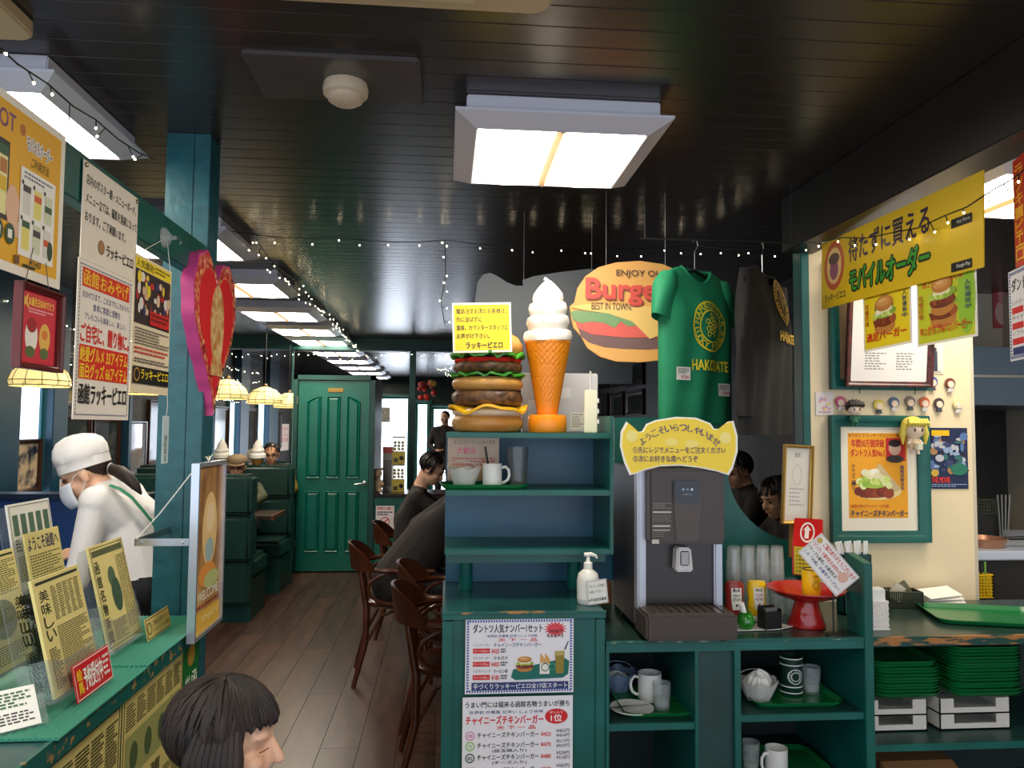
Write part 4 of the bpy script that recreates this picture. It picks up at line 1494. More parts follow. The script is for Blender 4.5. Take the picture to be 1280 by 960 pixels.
def basket(loc, r0, r1, h, label, m):
    t = thing('plastic_basket', label, 'basket', loc, 0.3)
    n = 6
    def wob(rr, z, a):
        return rr * (1 + 0.05 * math.cos(n * a)), z + (0.006 * math.cos(n * a) if z > h * 0.8 else 0)
    MB().lathe([(0.001, 0), (r0, 0), (r0 + (r1 - r0) * 0.6, h * 0.6), (r1, h), (r1 - 0.003, h), (r0 + (r1 - r0) * 0.6 - 0.003, h * 0.6), (r0 - 0.003, 0.004), (0.001, 0.004)], 36, wob=wob).build('bowl', m, t, smooth=True)
    mb = MB()
    for k in range(18):
        a = 2 * PI * k / 18
        mb.tube([((r0 + 0.001) * math.cos(a), (r0 + 0.001) * math.sin(a), 0.004), ((r1 + 0.001) * math.cos(a + 0.2), (r1 + 0.001) * math.sin(a + 0.2), h)], 0.0012, 4)
    o = mb.build('ribs', m, t)
    o['kind'] = 'stuff'
    MB().tube([(r1 * math.cos(a), r1 * math.sin(a) * 0.3 + 0.02, h + 0.025 * math.sin(a)) for a in [PI * i / 12 for i in range(13)]], 0.002, 5).build('handle', m, t)
    return t


def tumbler(loc, r, h, label, fill=0.0, m=None, fm=None, group=None):
    t = thing('glass', label, 'glass', loc, 0, group)
    MB().lathe([(0.001, 0), (r * 0.85, 0), (r, h), (r * 0.95, h), (r * 0.80, 0.008), (0.001, 0.008)], 24).build('tumbler', m or GLASS, t, smooth=True)
    if fill:
        MB().lathe([(0.001, 0.009), (r * 0.79, 0.009), (r * (0.79 + 0.13 * fill), h * fill), (0.001, h * fill)], 24).build('drink', fm or glassy((200, 210, 200), 0.4), t, smooth=True)
    return t


z1 = ZS[1] + 0.001
c = at(604, 612, 2.93)
tray((c.x, 2.92, z1), 0.03, 0.33, 0.21, 'green tray with a basket, mug and dark tumbler on the display shelf')
FROST = glassy((232, 230, 226), 0.62, 0.3)
c = at(580, 605, 2.9)
basket((c.x, 2.89, z1 + 0.004), 0.034, 0.060, 0.07, 'frosted fluted basket beside a white mug on the display shelf', FROST)
c = at(615, 605, 2.9)
mug((c.x, 2.89, z1 + 0.004), 0.036, 0.088, 0.0, 'white mug with a dark stirrer on the display shelf tray')
o = MB().tube([(c.x - 0.005, 2.89, z1 + 0.02), (c.x - 0.028, 2.88, z1 + 0.155)], 0.004, 8).build('stirrer', BLACK)
tag(o, 'black stirrer leaning in the white mug on the display shelf', 'stirrer')
c = at(647, 604, 2.92)
tumbler((c.x, 2.92, z1 + 0.004), 0.041, 0.15, 'tall grey tumbler with brown drink on the display shelf tray', 0.42, glassy((110, 116, 122), 0.45, 0.1), glassy((110, 76, 46), 0.8))
a, b = at(559, 606, 3.03), at(624, 546, 3.03)
t, p = sheet('welcome_sheet', 'shiny laminated sheet with pink lettering behind the white mug', 'sign', ((a.x + b.x) / 2, 3.03, z1 + 0.002), 0, b.x - a.x, b.z - z1 - 0.002, (206, 172, 140), 0.002, rough=0.15)
p.t('ようこそいらっしゃいませ', 0.12, 0.06, 0.92, 0.16, (70, 50, 60), 0.01)
p.t('大歓迎', 0.18, 0.22, 0.55, 0.36, (222, 70, 110), 0.03)
p.n(0.1, 0.44, 0.92, 0.62, 3, (206, 90, 90), 0.5, 4, 14)
p.n(0.1, 0.68, 0.92, 0.94, 4, (190, 150, 60), 0.5, 5, 14)
p.build(t, 0.15)
# ---- pump bottle on the cabinet top
c = at(735, 745, 2.745)
t = thing('pump_bottle', 'white pump bottle with a small hanging card on the menu cabinet', 'bottle', (c.x, 2.745, KZ + 0.001))
MB().lathe([(0.001, 0), (0.036, 0), (0.039, 0.006), (0.039, 0.085), (0.034, 0.105), (0.018, 0.118), (0.014, 0.122), (0.001, 0.122)], 28).build('bottle', mat((226, 226, 220), 0.35), t, smooth=True)
MB().lathe([(0.0395, 0.018), (0.0397, 0.08)], 28, close=False).build('label_wrap', WHITE, t, smooth=True)
MB().lathe([(0.001, 0.122), (0.016, 0.122), (0.016, 0.142), (0.008, 0.146), (0.006, 0.165), (0.001, 0.165)], 18).build('collar', WHITE, t, smooth=True)
MB().tube([(-0.014, 0, 0.170), (0.01, 0, 0.172), (0.028, -0.002, 0.166), (0.031, -0.002, 0.158)], [0.007, 0.0075, 0.005, 0.004], 8).build('pump_head', WHITE, t, smooth=True)
cd, p = sheet('bottle_card', 'small white card with black lettering leaning on the pump bottle', 'card', (c.x + 0.028, 2.698, KZ + 0.002), 0.1, 0.075, 0.083, (236, 234, 226), 0.0015)
cd.rotation_euler = (0, -0.10, 0.12)
cd.location.z += 0.006
p.border(0.03, 0.012, K)
p.t('アルコール消毒に', 0.1, 0.18, 0.92, 0.3, K)
p.t('お使い下さい', 0.1, 0.42, 0.75, 0.54, K)
p.t('※手指用消毒液', 0.06, 0.74, 0.92, 0.88, K, 0.02)
p.build(cd)
# ============================================================ DISPENSER
YDs = 2.70
dx0, dx1 = at(797, 700, YDs).x, at(903, 700, YDs).x
W = dx1 - dx0
zt = at(850, 585, YDs).z
H = zt - CZ
t = thing('drink_dispenser', 'brown and silver drink dispenser with a white spout on the serving counter', 'drink dispenser', ((dx0 + dx1) / 2, YDs, CZ + 0.001))
BRN = mat((66, 54, 48), 0.38)
BRN2 = mat((46, 38, 36), 0.3)
SIL = mat((178, 180, 190), 0.3, metal=0.5)
hw = W / 2
sc_ = YDs / F


def dzz(py):
    return (780 - py) * sc_ - 0.004


B(-hw, 0.02, 0.02, hw, 0.40, H).build('body', mat((44, 40, 40), 0.4), t, bevel=0.006)
for s in (-1, 1):
    xa, xb = sorted((s * hw, s * (hw - 0.030)))
    B(xa - 0.001, -0.005, 0.03, xb, 0.05, H).build('side_column', SIL, t, bevel=0.006)
up = [(-hw + 0.028, dzz(662)), (hw - 0.010, dzz(664)), (hw - 0.010, H - 0.002), (-hw + 0.028, H - 0.002)]
fpn = MB().prism(up, -0.055, 0.03).build('upper_front', BRN, t, bevel=0.008)
MB().prism([(-0.035, dzz(660)), (0.05, dzz(660)), (0.062, dzz(600)), (-0.046, dzz(600))], -0.062, -0.05).build('front_bulge', mat((74, 60, 54), 0.35), fpn, bevel=0.004)
B(-0.043, -0.066, dzz(612), 0.052, -0.058, dzz(584)).build('display_panel', mat((24, 26, 34), 0.15), fpn, bevel=0.003)
p = Print(0.09, 0.06)
for k, cc in enumerate(((150, 170, 200), (120, 140, 170), (200, 214, 236))):
    p.e(0.36 + 0.17 * k, 0.35, 0.05, 0.075, cc)
p.n(0.34, 0.62, 0.72, 0.68, 1, (150, 160, 180), 0.7, 2, 6)
for (kind, c_), m_ in p.m.items():
    for v in m_.v:
        v.y -= 0.066
        v.x += 0.004
        v.z += dzz(609)
p.build(fpn)
p = Print(0.075, 0.15)
p.n(0.1, 0.05, 0.95, 0.2, 4, (150, 140, 132), 0.4, 3, 8)
p.r(0.06, 0.24, 0.95, 0.28, (190, 186, 180))
p.n(0.06, 0.33, 0.95, 0.5, 4, (130, 120, 112), 0.4, 4, 8)
p.r(0.06, 0.56, 0.9, 0.60, (190, 186, 180))
p.r(0.06, 0.66, 0.88, 0.69, (170, 166, 160))
p.n(0.06, 0.72, 0.8, 0.85, 3, (130, 120, 112), 0.4, 5, 8)
p.r(0.02, 0.89, 0.36, 0.985, (200, 196, 190))
for (kind, c_), m_ in p.m.items():
    for v in m_.v:
        v.y -= 0.056
        v.x += -0.082
        v.z += dzz(663)
p.build(fpn)
B(-hw + 0.03, 0.012, dzz(740), hw - 0.025, 0.022, dzz(660)).build('recess_back', BRN2, t)
MB().prism([(-0.028, dzz(698)), (0.034, dzz(698)), (0.026, dzz(668)), (-0.024, dzz(668))], -0.045, 0.012).build('spout', mat((206, 204, 204), 0.35), t, bevel=0.006)
B(-0.014, -0.049, dzz(690), 0.018, -0.043, dzz(672)).build('spout_lever', mat((170, 170, 172), 0.35), t, bevel=0.003)
dt = MB().box(-hw - 0.004, -0.135, dzz(774), hw + 0.004, 0.03, dzz(743)).build('drip_tray', BRN, t, bevel=0.008)
B(-hw + 0.02, -0.12, dzz(743), hw - 0.02, 0.012, dzz(742)).build('drip_grid', mat((96, 84, 76), 0.25, metal=0.6), dt)
for k in range(9):
    B(-hw + 0.03 + k * 0.03, -0.115, dzz(742), -hw + 0.036 + k * 0.03, 0.008, dzz(741)).build('grid_bar', mat((70, 60, 54), 0.3, metal=0.6), dt)
for s in (-1, 1):
    for yy in (-0.08, 0.34):
        MB().lathe([(0.001, 0), (0.014, 0), (0.012, 0.028), (0.001, 0.028)], 12, (s * (hw - 0.03), yy, 0)).build('foot', BLACK, t)
# ---- yellow welcome sign on the dispenser
YW = 2.62
sw_ = YW / F
cx, cy = 848, 595
pts = [(783, 527), (790, 533), (797, 540), (803, 539), (808, 530), (820, 525), (845, 521), (870, 522), (888, 529), (893, 536), (899, 536), (910, 527), (917, 526), (922, 545), (922, 565), (916, 586), (911, 594), (895, 589), (875, 585), (850, 582), (825, 583), (805, 588), (792, 593), (787, 594), (780, 578), (775, 558), (776, 540)]
w0 = at(cx, cy, YW)
poly = [(lambda q: (q.x - w0.x, q.z - w0.z))(at(x, y, YW)) for x, y in pts][::-1]
t = thing('welcome_sign', 'yellow candy-shaped welcome sign with purple lettering on the drink dispenser', 'sign', (w0.x, YW, w0.z))
MB().prism(poly, 0.0, 0.004).build('board', mat((250, 246, 232), 0.3), t)
cxm = sum(x for x, z in poly) / len(poly)
czm = sum(z for x, z in poly) / len(poly)
MB().prism([(cxm + (x - cxm) * 0.965, czm + (z - czm) * 0.94) for x, z in poly], -0.001, 0).build('yellow_face', mat((250, 216, 26), 0.25), t)
Wd, Hd_ = 147 * sw_, 74 * sw_
p = Print(Wd, Hd_)
PUR = (74, 40, 90)
p.e(0.09, 0.32, 0.05, 0.1, (250, 232, 130))
p.e(0.92, 0.34, 0.05, 0.1, (250, 232, 130))
p.e(0.44, 0.42, 0.06, 0.07, (250, 228, 110))
p.e(0.62, 0.45, 0.06, 0.07, (250, 228, 110))
p.at_('ようこそいらっしゃいませ', 0.51, 1.16, 0.50, -41, 41, 0.060, PUR, 0.03)
p.t('①先にレジでメニューをご注文ください', 0.10, 0.50, 0.92, 0.61, PUR, 0.02)
p.t('②次にお好きな席へどうぞ', 0.10, 0.65, 0.67, 0.76, PUR, 0.02)
for (kind, c_), m_ in p.m.items():
    for v in m_.v:
        v.y -= 0.001
p.build(t, 0.3)
# ---- wet cloth and cables in front of the dispenser
a = atz(868, 789, CZ)
mb = MB()
for k in range(7):
    r_ = random.Random(k)
    mb.ball((a.x - 0.02 + r_.uniform(-0.02, 0.03), a.y + r_.uniform(-0.01, 0.01), CZ + 0.008), (0.012, 0.008, 0.007), 8, 6)
tag(mb.build('cleaning_cloth', mat((90, 120, 170), 0.8), smooth=True), 'crumpled blue cloth under the dispenser drip tray', 'cloth')
# ============================================================ RIGHT COUNTER: THINGS ON IT
def onc(px, py):
    return atz(px, py, CZ)


C1 = CZ + 0.001
a = onc(950, 786)
mb = MB().prism([(-0.13, -0.035), (0.10, -0.045), (0.13, 0.01), (0.06, 0.05), (-0.10, 0.06)], 0, 0.002, M=Matrix.Rotation(PI / 2, 4, 'X'))
o = mb.build('paper_napkin', PAPER)
o.location = (a.x, a.y + 0.02, C1 + 0.002)
tag(o, 'white paper napkin under the ketchup and mustard bottles', 'napkin')
C2 = C1 + 0.003


def squeeze(px, py, mats, label, name, lines):
    q = onc(px, py)
    t = thing('sauce_bottle', label, 'sauce bottle', (q.x, q.y, C2), 0.05)
    body, cap = mats
    prof = [(0.001, 0.022), (0.030, 0.022), (0.034, 0.03), (0.036, 0.06), (0.033, 0.085), (0.037, 0.115), (0.037, 0.135), (0.031, 0.148), (0.001, 0.15)]
    MB().lathe(prof, 28, sy=0.62).build('bottle', body, t, smooth=True)
    MB().lathe([(0.001, 0), (0.026, 0), (0.027, 0.018), (0.022, 0.024), (0.001, 0.024)], 24, sy=0.75).build('cap', cap, t, smooth=True)
    p = Print(0.05, 0.085, y_of=lambda X, Z: -0.62 * math.sqrt(max(1e-6, 0.0375 ** 2 - X * X)))
    p.p([(0.1, 0.02), (0.1, 0.5), (0.2, 0.98), (0.5, 0.98), (0.5, 0.02)], (238, 234, 222))
    p.p([(0.5, 0.02), (0.5, 0.98), (0.8, 0.98), (0.9, 0.5), (0.9, 0.02)], (238, 234, 222))
    p.t('HEINZ', 0.22, 0.08, 0.78, 0.2, (30, 30, 30), 0.03)
    for i, (s, cc) in enumerate(lines):
        p.t(s, 0.2, 0.30 + 0.17 * i, 0.8, 0.42 + 0.17 * i, cc, 0.02)
    p.e(0.5, 0.78, 0.09, 0.055, lines[0][1])
    for m_ in p.m.values():
        for v in m_.v:
            v.z += 0.045
    p.build(t)
    return t


squeeze(918, 778, (mat((150, 44, 34), 0.3), WHITE), 'tomato ketchup squeeze bottle with white cap beside the dispenser', 'k', (('TOMATO', (40, 40, 36)), ('KETCHUP', (40, 40, 36))))
squeeze(946, 777, (mat((244, 196, 14), 0.3), WHITE), 'yellow mustard squeeze bottle next to the ketchup', 'm', (('YELLOW', (176, 60, 90)), ('MUSTARD', (120, 70, 60))))
q = onc(932, 787)
t = thing('napkin_pot', 'round shiny green pot holding a rolled white napkin', 'pot', (q.x, q.y, C2))
MB().lathe([(0.001, 0), (0.022, 0), (0.032, 0.018), (0.033, 0.03), (0.026, 0.048), (0.020, 0.055), (0.022, 0.060), (0.018, 0.060), (0.016, 0.05), (0.001, 0.02)], 28).build('pot', mat((40, 128, 40), 0.12, spec=0.8), t, smooth=True)
MB().tube([(0, 0, 0.03), (-0.010, 0, 0.07), (-0.016, 0.0, 0.092)], 0.010, 10).build('napkin_roll', PAPER, t, smooth=True)
q = onc(965, 788)
t = thing('packet_box', 'small black open box on the napkin beside the green pot', 'box', (q.x, q.y + 0.02, C2), 0.25)
MB().box(-0.036, -0.022, 0, 0.036, 0.022, 0.004).box(-0.036, -0.022, 0, 0.036, -0.019, 0.062).box(-0.036, 0.019, 0, 0.036, 0.022, 0.078).box(-0.036, -0.022, 0, -0.033, 0.022, 0.07).box(0.033, -0.022, 0, 0.036, 0.022, 0.07).build('box_body', BLACK, t)
B(-0.02, -0.006, 0.004, 0.03, 0.008, 0.072).build('packet', mat((120, 116, 112), 0.3), t)
# ---- red cake stand with the yellow can
q = onc(1017, 787)
cs_x, cs_y = q.x, q.y + 0.055
t = thing('cake_stand', 'glossy red footed dish holding a yellow can', 'cake stand', (cs_x, cs_y, C1))
REDG = mat((168, 26, 22), 0.15, spec=0.7)
MB().lathe([(0.001, 0), (0.066, 0), (0.068, 0.006), (0.052, 0.05), (0.042, 0.09), (0.044, 0.098), (0.001, 0.098)], 40).build('foot', REDG, t, smooth=True)
MB().lathe([(0.001, 0.095), (0.06, 0.096), (0.115, 0.116), (0.142, 0.135), (0.142, 0.139), (0.112, 0.124), (0.06, 0.106), (0.001, 0.104)], 56).build('dish', REDG, t, smooth=True)
t = thing('yellow_can', 'yellow drink can with round mark and blue side on the red dish', 'can', (cs_x + 0.01, cs_y - 0.02, C1 + 0.107), 0.3)
MB().lathe([(0.001, 0), (0.029, 0), (0.033, 0.005), (0.033, 0.095), (0.030, 0.102), (0.001, 0.102)], 32).build('can_body', mat((244, 194, 20), 0.3), t, smooth=True)
MB().lathe([(0.028, 0.101), (0.031, 0.103), (0.031, 0.106), (0.027, 0.106)], 32, close=True).build('rim', mat((40, 60, 40), 0.3), t, smooth=True)
p = Print(0.062, 0.09, y_of=lambda X, Z: -math.sqrt(max(1e-7, 0.0332 ** 2 - X * X)))
p.t('HAPPY', 0.25, 0.05, 0.7, 0.13, (150, 50, 30), 0.03)
p.ring(0.42, 0.45, 0.24, 0.18, 0.03, (120, 86, 20))
p.ring(0.42, 0.45, 0.15, 0.11, 0.02, (120, 86, 20))
for k in range(5):
    p.r(0.86, 0.12 + 0.16 * k, 0.98, 0.27 + 0.16 * k, (40, 50, 120))
p.build(t, 0.3)
# ---- red box with slanted lid, its yellow note, slanted card
q = at(1011, 722, 3.05)
t = thing('red_box', 'red collection box with slanted lid on a black stand behind the glasses', 'box', (q.x, 3.055, C1), -0.55)
zb_ = 0.14
prof = [(-0.055, zb_), (0.055, zb_), (0.055, zb_ + 0.215), (0.04, zb_ + 0.22), (-0.055, zb_ + 0.115)]
MYZ = Matrix(((0, 1, 0, 0), (1, 0, 0, 0), (0, 0, 1, 0), (0, 0, 0, 1)))
MB().prism(prof, -0.055, 0.055, M=MYZ).build('box_body', mat((200, 30, 28), 0.3), t, bevel=0.003)
B(-0.03, -0.03, 0, 0.03, 0.04, zb_).build('stand', BLACK, t, bevel=0.003)
sl = math.atan2(0.105, 0.095)
Ms = Matrix.Translation((0, -0.0075, zb_ + 0.1675)) @ Matrix.Rotation(-(PI / 2 - sl), 4, 'X')
vs, n = [], 24
for r_ in (1.0, 0.8):
    vs += [(0.028 * r_ * math.cos(2 * PI * i / n), -0.0015, 0.048 * (r_ + 0.05) * math.sin(2 * PI * i / n)) for i in range(n)]
mb = MB().add(vs, [(i, (i + 1) % n, n + (i + 1) % n, n + i) for i in range(n)], Ms)
mb.add([(-0.010, -0.0016, -0.03), (0.006, -0.0016, -0.03), (0.006, -0.0016, 0.01), (0.014, -0.0016, 0.01), (-0.001, -0.0016, 0.035), (-0.016, -0.0016, 0.01), (-0.010, -0.0016, 0.01)], [list(range(7))], Ms)
o = mb.build('oval_mark', mat((240, 226, 220), 0.5), t, recalc=False)
o['kind'] = 'stuff'
nt_, p = sheet('box_note', 'yellow note in black lettering on the front of the red box', 'note', (0, 0, 0), 0, 0.07, 0.11, (236, 206, 30), 0.001)
bpy.context.view_layer.update()
nt_.matrix_world = Matrix.Translation((q.x, 3.055, C1)) @ Matrix.Rotation(-0.55, 4, 'Z') @ Matrix.Translation((-0.012, -0.0585, zb_ + 0.005))
p.t('ご意見', 0.1, 0.06, 0.9, 0.2, K, 0.02)
for i in range(5):
    p.t('お客様の声', 0.08, 0.28 + 0.14 * i, 0.92, 0.37 + 0.14 * i, K)
p.build(nt_)
c_ = at(1036, 706, 2.65)
Wc, Hc = 73 * 2.65 / F, 39 * 2.65 / F
t, p = sheet('slanted_card', 'laminated card in red and blue lettering tilted over the red dish', 'card', c_, 0, Wc, Hc, (230, 226, 222), 0.002, rough=0.2)
ang = 0.87
t.matrix_world = Matrix.Translation(c_) @ Matrix.Rotation(-0.15, 4, 'Z') @ Matrix.Rotation(ang, 4, 'Y') @ Matrix.Translation((0, 0, -Hc / 2))
p.border(0.01, 0.008, (150, 150, 150))
p.e(0.08, 0.2, 0.05, 0.1, (196, 160, 60))
p.t('ご協力ありがとうございます', 0.18, 0.08, 0.96, 0.25, (206, 44, 40), 0.03)
p.t('「ピンク」の番号札をお持ちのお客様', 0.04, 0.33, 0.9, 0.47, (206, 44, 40), 0.02)
p.t('「テーブル番号」の番号札を', 0.04, 0.53, 0.75, 0.66, (60, 40, 50), 0.02)
p.t('この「お席」の番号テーブルへ', 0.04, 0.72, 0.95, 0.84, (50, 60, 130), 0.02)
p.e(0.82, 0.42, 0.09, 0.18, (220, 170, 150))
p.build(t, 0.25)
o = MB().tube([(c_.x + 0.02, c_.y + 0.012, C1 + 0.003), (c_.x + 0.02, c_.y + 0.012, c_.z)], 0.003, 8).lathe([(0.001, 0), (0.03, 0), (0.028, 0.006), (0.001, 0.007)], 20, (c_.x + 0.02, c_.y + 0.012, C1)).build('card_stand', BLACK)
tag(o, 'thin black stand carrying the slanted laminated card', 'stand')
# ---- upside-down glasses
tum = None
GL = []
for lay in range(2):
    for r_ in range(2):
        for k in range(4 if lay else 5):
            x = onc(914, 766).x + k * 0.0595 + (0.03 if r_ else 0) + lay * 0.002
            y = 2.99 + r_ * 0.062
            z = C1 + lay * 0.130
            lb = 'upturned clear tumbler in the %s layer stacked before the curved green panel' % ('upper' if lay else 'lower')
            if tum is None:
                tum = thing('glass', lb, 'glass', (x, y, z), 0, 'upturned tumblers')
                MB().lathe([(0.029, 0), (0.0235, 0.124), (0.001, 0.124), (0.001, 0.118), (0.021, 0.116), (0.027, 0)], 20, close=True).build('tumbler', GLASS, tum, smooth=True)
                MB().lathe([(0.0262, 0.06), (0.0274, 0.062), (0.0274, 0.066), (0.0260, 0.068)], 20, close=True).build('band', GLASS, tum, smooth=True)
            else:
                dup(tum, (x, y, z), 0, lb)
# ---- sugar sticks behind the tall divider
q = at(1066, 700, 2.98)
t = thing('stick_box', 'dark green box holding sugar sticks beside the tall divider', 'box', (q.x, 2.97, C1))
MB().box(-0.06, -0.03, 0, 0.055, 0.03, 0.006).box(-0.06, -0.03, 0, 0.055, -0.026, 0.235).box(-0.06, 0.026, 0, 0.055, 0.03, 0.235).box(-0.06, -0.03, 0, -0.056, 0.03, 0.235).box(0.051, -0.03, 0, 0.055, 0.03, 0.235).build('box_body', GREEN_D, t)
sp = None
for k in range(11):
    M = Matrix.Translation((q.x - 0.048 + k * 0.0095, 2.97 + 0.006 * ((k % 3) - 1), C1 + 0.16))
    o = MB().box(-0.0042, -0.003, 0, 0.0042, 0.003, 0.125).mesh('sugar_stick', bevel=0.001, seg=1) if sp is None else sp
    sp = o
    o = bpy.data.objects.new('sugar_stick', sp)
    if not sp.materials:
        sp.materials.append(mat((238, 240, 236), 0.5, c2=(150, 190, 160), scale=14, lo=0.6, hi=0.64))
    col.objects.link(o)
    o.matrix_world = M @ Matrix.Rotation(-0.25 + 0.03 * k, 4, 'Y')
    tag(o, 'white paper sugar stick standing in the dark green box', 'sugar stick', 'sugar sticks')
# ---- brick-patterned napkin holder, basket, papers, big tray
q = onc(1100, 788)
t = thing('napkin_holder', 'white brick-patterned napkin holder full of napkins beside the divider', 'napkin holder', (q.x, q.y + 0.03, C1))
mb = MB().box(-0.034, -0.03, 0, 0.034, 0.03, 0.006).box(-0.034, -0.03, 0, 0.034, -0.025, 0.105).box(-0.034, 0.025, 0, 0.034, 0.03, 0.105)
mb.box(-0.034, -0.03, 0, -0.029, 0.03, 0.105).box(0.029, -0.03, 0, 0.034, 0.03, 0.105)
mb.build('holder_body', mat((232, 226, 220), 0.5), t)
mb = MB()
for r_ in range(10):
    for k in range(4):
        xa = -0.0345 + k * 0.0172 + (0.0086 if r_ % 2 else 0)
        xb = min(xa + 0.0155, 0.0345)
        if xb - xa > 0.003:
            mb.box(xa, -0.0325, 0.004 + r_ * 0.0101, xb, -0.03, 0.0125 + r_ * 0.0101)
            mb.box(-0.0365, -0.03 + 0.015 * k, 0.004 + r_ * 0.0101, -0.034, -0.017 + 0.015 * k, 0.0125 + r_ * 0.0101)
o = mb.build('brick_relief', mat((240, 232, 224), 0.5), t)
o['kind'] = 'stuff'
B(-0.037, -0.034, 0, 0.037, 0.034, 0.005).build('base', WHITE, t)
for k in range(5):
    B(-0.027, -0.022 + k * 0.009, 0.008, 0.027, -0.0155 + k * 0.009, 0.143 + 0.004 * (k % 2)).build('napkin', PAPER, t)


def lattice(w, d, h, m, t, nm='lattice', bar=0.0028, step=0.009):
    mb = MB()
    nx, ny, nz = max(3, int(w / step)), max(3, int(d / step)), max(3, int(h / step))
    for s in (-1, 1):
        for k in range(nx + 1):
            x = -w / 2 + w * k / nx
            mb.box(x - bar / 2, s * d / 2 - bar / 2, 0, x + bar / 2, s * d / 2 + bar / 2, h)
        for k in range(ny + 1):
            y = -d / 2 + d * k / ny
            mb.box(s * w / 2 - bar / 2, y - bar / 2, 0, s * w / 2 + bar / 2, y + bar / 2, h)
        for k in range(nz + 1):
            z = h * k / nz
            mb.box(-w / 2, s * d / 2 - bar / 2, z - bar / 2, w / 2, s * d / 2 + bar / 2, z + bar / 2)
            mb.box(s * w / 2 - bar / 2, -d / 2, z - bar / 2, s * w / 2 + bar / 2, d / 2, z + bar / 2)
    o = mb.build(nm, m, t)
    o['kind'] = 'stuff'
    MB().box(-w / 2, -d / 2, 0, w / 2, d / 2, 0.003).build('base', m, t)
    MB().tube([(-w / 2, -d / 2, h), (w / 2, -d / 2, h), (w / 2, d / 2, h), (-w / 2, d / 2, h)], 0.004, 6, closed=True).build('rim', m, t)


q = onc(1133, 760)
t = thing('wire_basket', 'dark green lattice basket with packets against the cream wall', 'basket', (q.x, q.y + 0.035, C1 + 0.003), -0.1)
DGB = mat((46, 54, 36), 0.4)
lattice(0.135, 0.085, 0.06, DGB, t, bar=0.004)
t2 = thing('condiment_packet', 'pale packet lying in the dark green lattice basket', 'packet', (q.x - 0.034, q.y + 0.035, C1 + 0.024), 0.1)
MB().box(-0.03, -0.006, 0, 0.03, 0.006, 0.07, Matrix.Rotation(0.5, 4, 'Y')).build('wrapper', mat((206, 200, 180), 0.4), t2, bevel=0.003)
t2 = thing('condiment_packet', 'olive packet leaning in the dark green lattice basket', 'packet', (q.x + 0.036, q.y + 0.04, C1 + 0.026), -0.1)
MB().box(-0.03, -0.006, 0, 0.03, 0.006, 0.075, Matrix.Rotation(-0.6, 4, 'Y')).build('wrapper', mat((110, 104, 76), 0.4), t2, bevel=0.003)
q = onc(1190, 757)
for k in range(3):
    o = MB().box(-0.085, -0.045, 0, 0.075, 0.045, 0.0025).build('paper_sheet', PAPER)
    o.location = (q.x - 0.006 * k, q.y + 0.06, C1 + 0.004 + 0.012 * k)
    o.rotation_euler = (0.25, -0.03 * k, 0.12 * k - 0.1)
    o.location.z += 0.012
    tag(o, 'white paper sheet piled by the cream wall behind the large tray', 'paper', 'white paper sheets')
q = onc(1226, 772)
tray((q.x + 0.02, q.y - 0.01, C1 + 0.001), -0.28, 0.44, 0.31, 'large green tray lying on the worn counter end')
# ---- stacked trays on white bins in the right bay
BIN = mat((212, 208, 200), 0.4)


def bin_(cx, cy, w, d, h, z, label):
    t = thing('plastic_bin', label, 'bin', (cx, cy, z), 0)
    mb = MB().box(-w / 2, -d / 2, 0, w / 2, d / 2, 0.005)
    mb.box(-w / 2, d / 2 - 0.004, 0, w / 2, d / 2, h).box(-w / 2, -d / 2, 0, -w / 2 + 0.004, d / 2, h).box(w / 2 - 0.004, -d / 2, 0, w / 2, d / 2, h)
    mb.build('bin_body', BIN, t)
    MB().box(-w / 2, -d / 2, 0, w / 2, -d / 2 + 0.004, h * 0.42).build('front_lip', BIN, t)
    for s in (-1, 1):
        xa, xb = sorted((s * w / 2, s * (w / 2 - 0.055)))
        B(xa, -d / 2, h * 0.42, xb, -d / 2 + 0.004, h).build('front_corner', BIN, t)
    return t


z3 = SH3 + 0.001
fy = 2.745
xl0, xl1 = at(1090, 900, fy).x, at(1156, 900, fy).x
xr0, xr1 = at(1175, 900, fy).x, at(1263, 900, fy).x
hb = 0.056
for k, nm_ in enumerate(('lower', 'upper')):
    bin_((xl0 + xl1) / 2 - 0.01, fy + 0.15, xl1 - xl0 + 0.04, 0.30, hb, z3 + k * (hb + 0.001), nm_ + ' white plastic bin under the shorter tray stack')
    bin_((xr0 + xr1) / 2, fy + 0.15, xr1 - xr0, 0.30, hb, z3 + k * (hb + 0.001), nm_ + ' white plastic bin under the taller tray stack')
ts = None
tz = z3 + 2 * (hb + 0.001) + 0.001
rnd = random.Random(5)
for xc, n, lb, gr, wd in ((at(1136, 850, fy).x + 0.012, 11, 'green tray in the shorter stack on white bins', 'shorter tray stack', 0.262), (at(1236, 850, fy).x + 0.01, 15, 'green tray in the taller stack on white bins', 'taller tray stack', 0.29)):
    base = None
    for k in range(n):
        dx = -0.012 if (n == 11 and k > 8) else 0
        loc = (xc + rnd.uniform(-0.003, 0.003) + dx, fy + 0.18 + rnd.uniform(-0.004, 0.004), tz + k * 0.0118)
        if base is None:
            base = tray(loc, 0, wd, 0.36, lb, gr)
        else:
            o = base.copy()
            col.objects.link(o)
            o.location = loc
            if k == n - 1:
                o['label'] = 'topmost ' + lb
bx_ = at(1120, 965, 2.80)
t = thing('cardboard_box', 'brown cardboard box on the floor of the right bay', 'box', (bx_.x + 0.08, 2.92, 0.061))
hh = bx_.z - 0.061 + 0.04
B(-0.14, -0.12, 0, 0.14, 0.12, hh).build('box_body', mat((150, 104, 62), 0.7, var=0.1), t)
MB().add([(-0.14, -0.12, hh), (0.14, -0.12, hh), (0.14, -0.19, hh - 0.03), (-0.14, -0.19, hh - 0.03)], [(0, 1, 2, 3)]).build('flap', mat((166, 118, 74), 0.7), t)
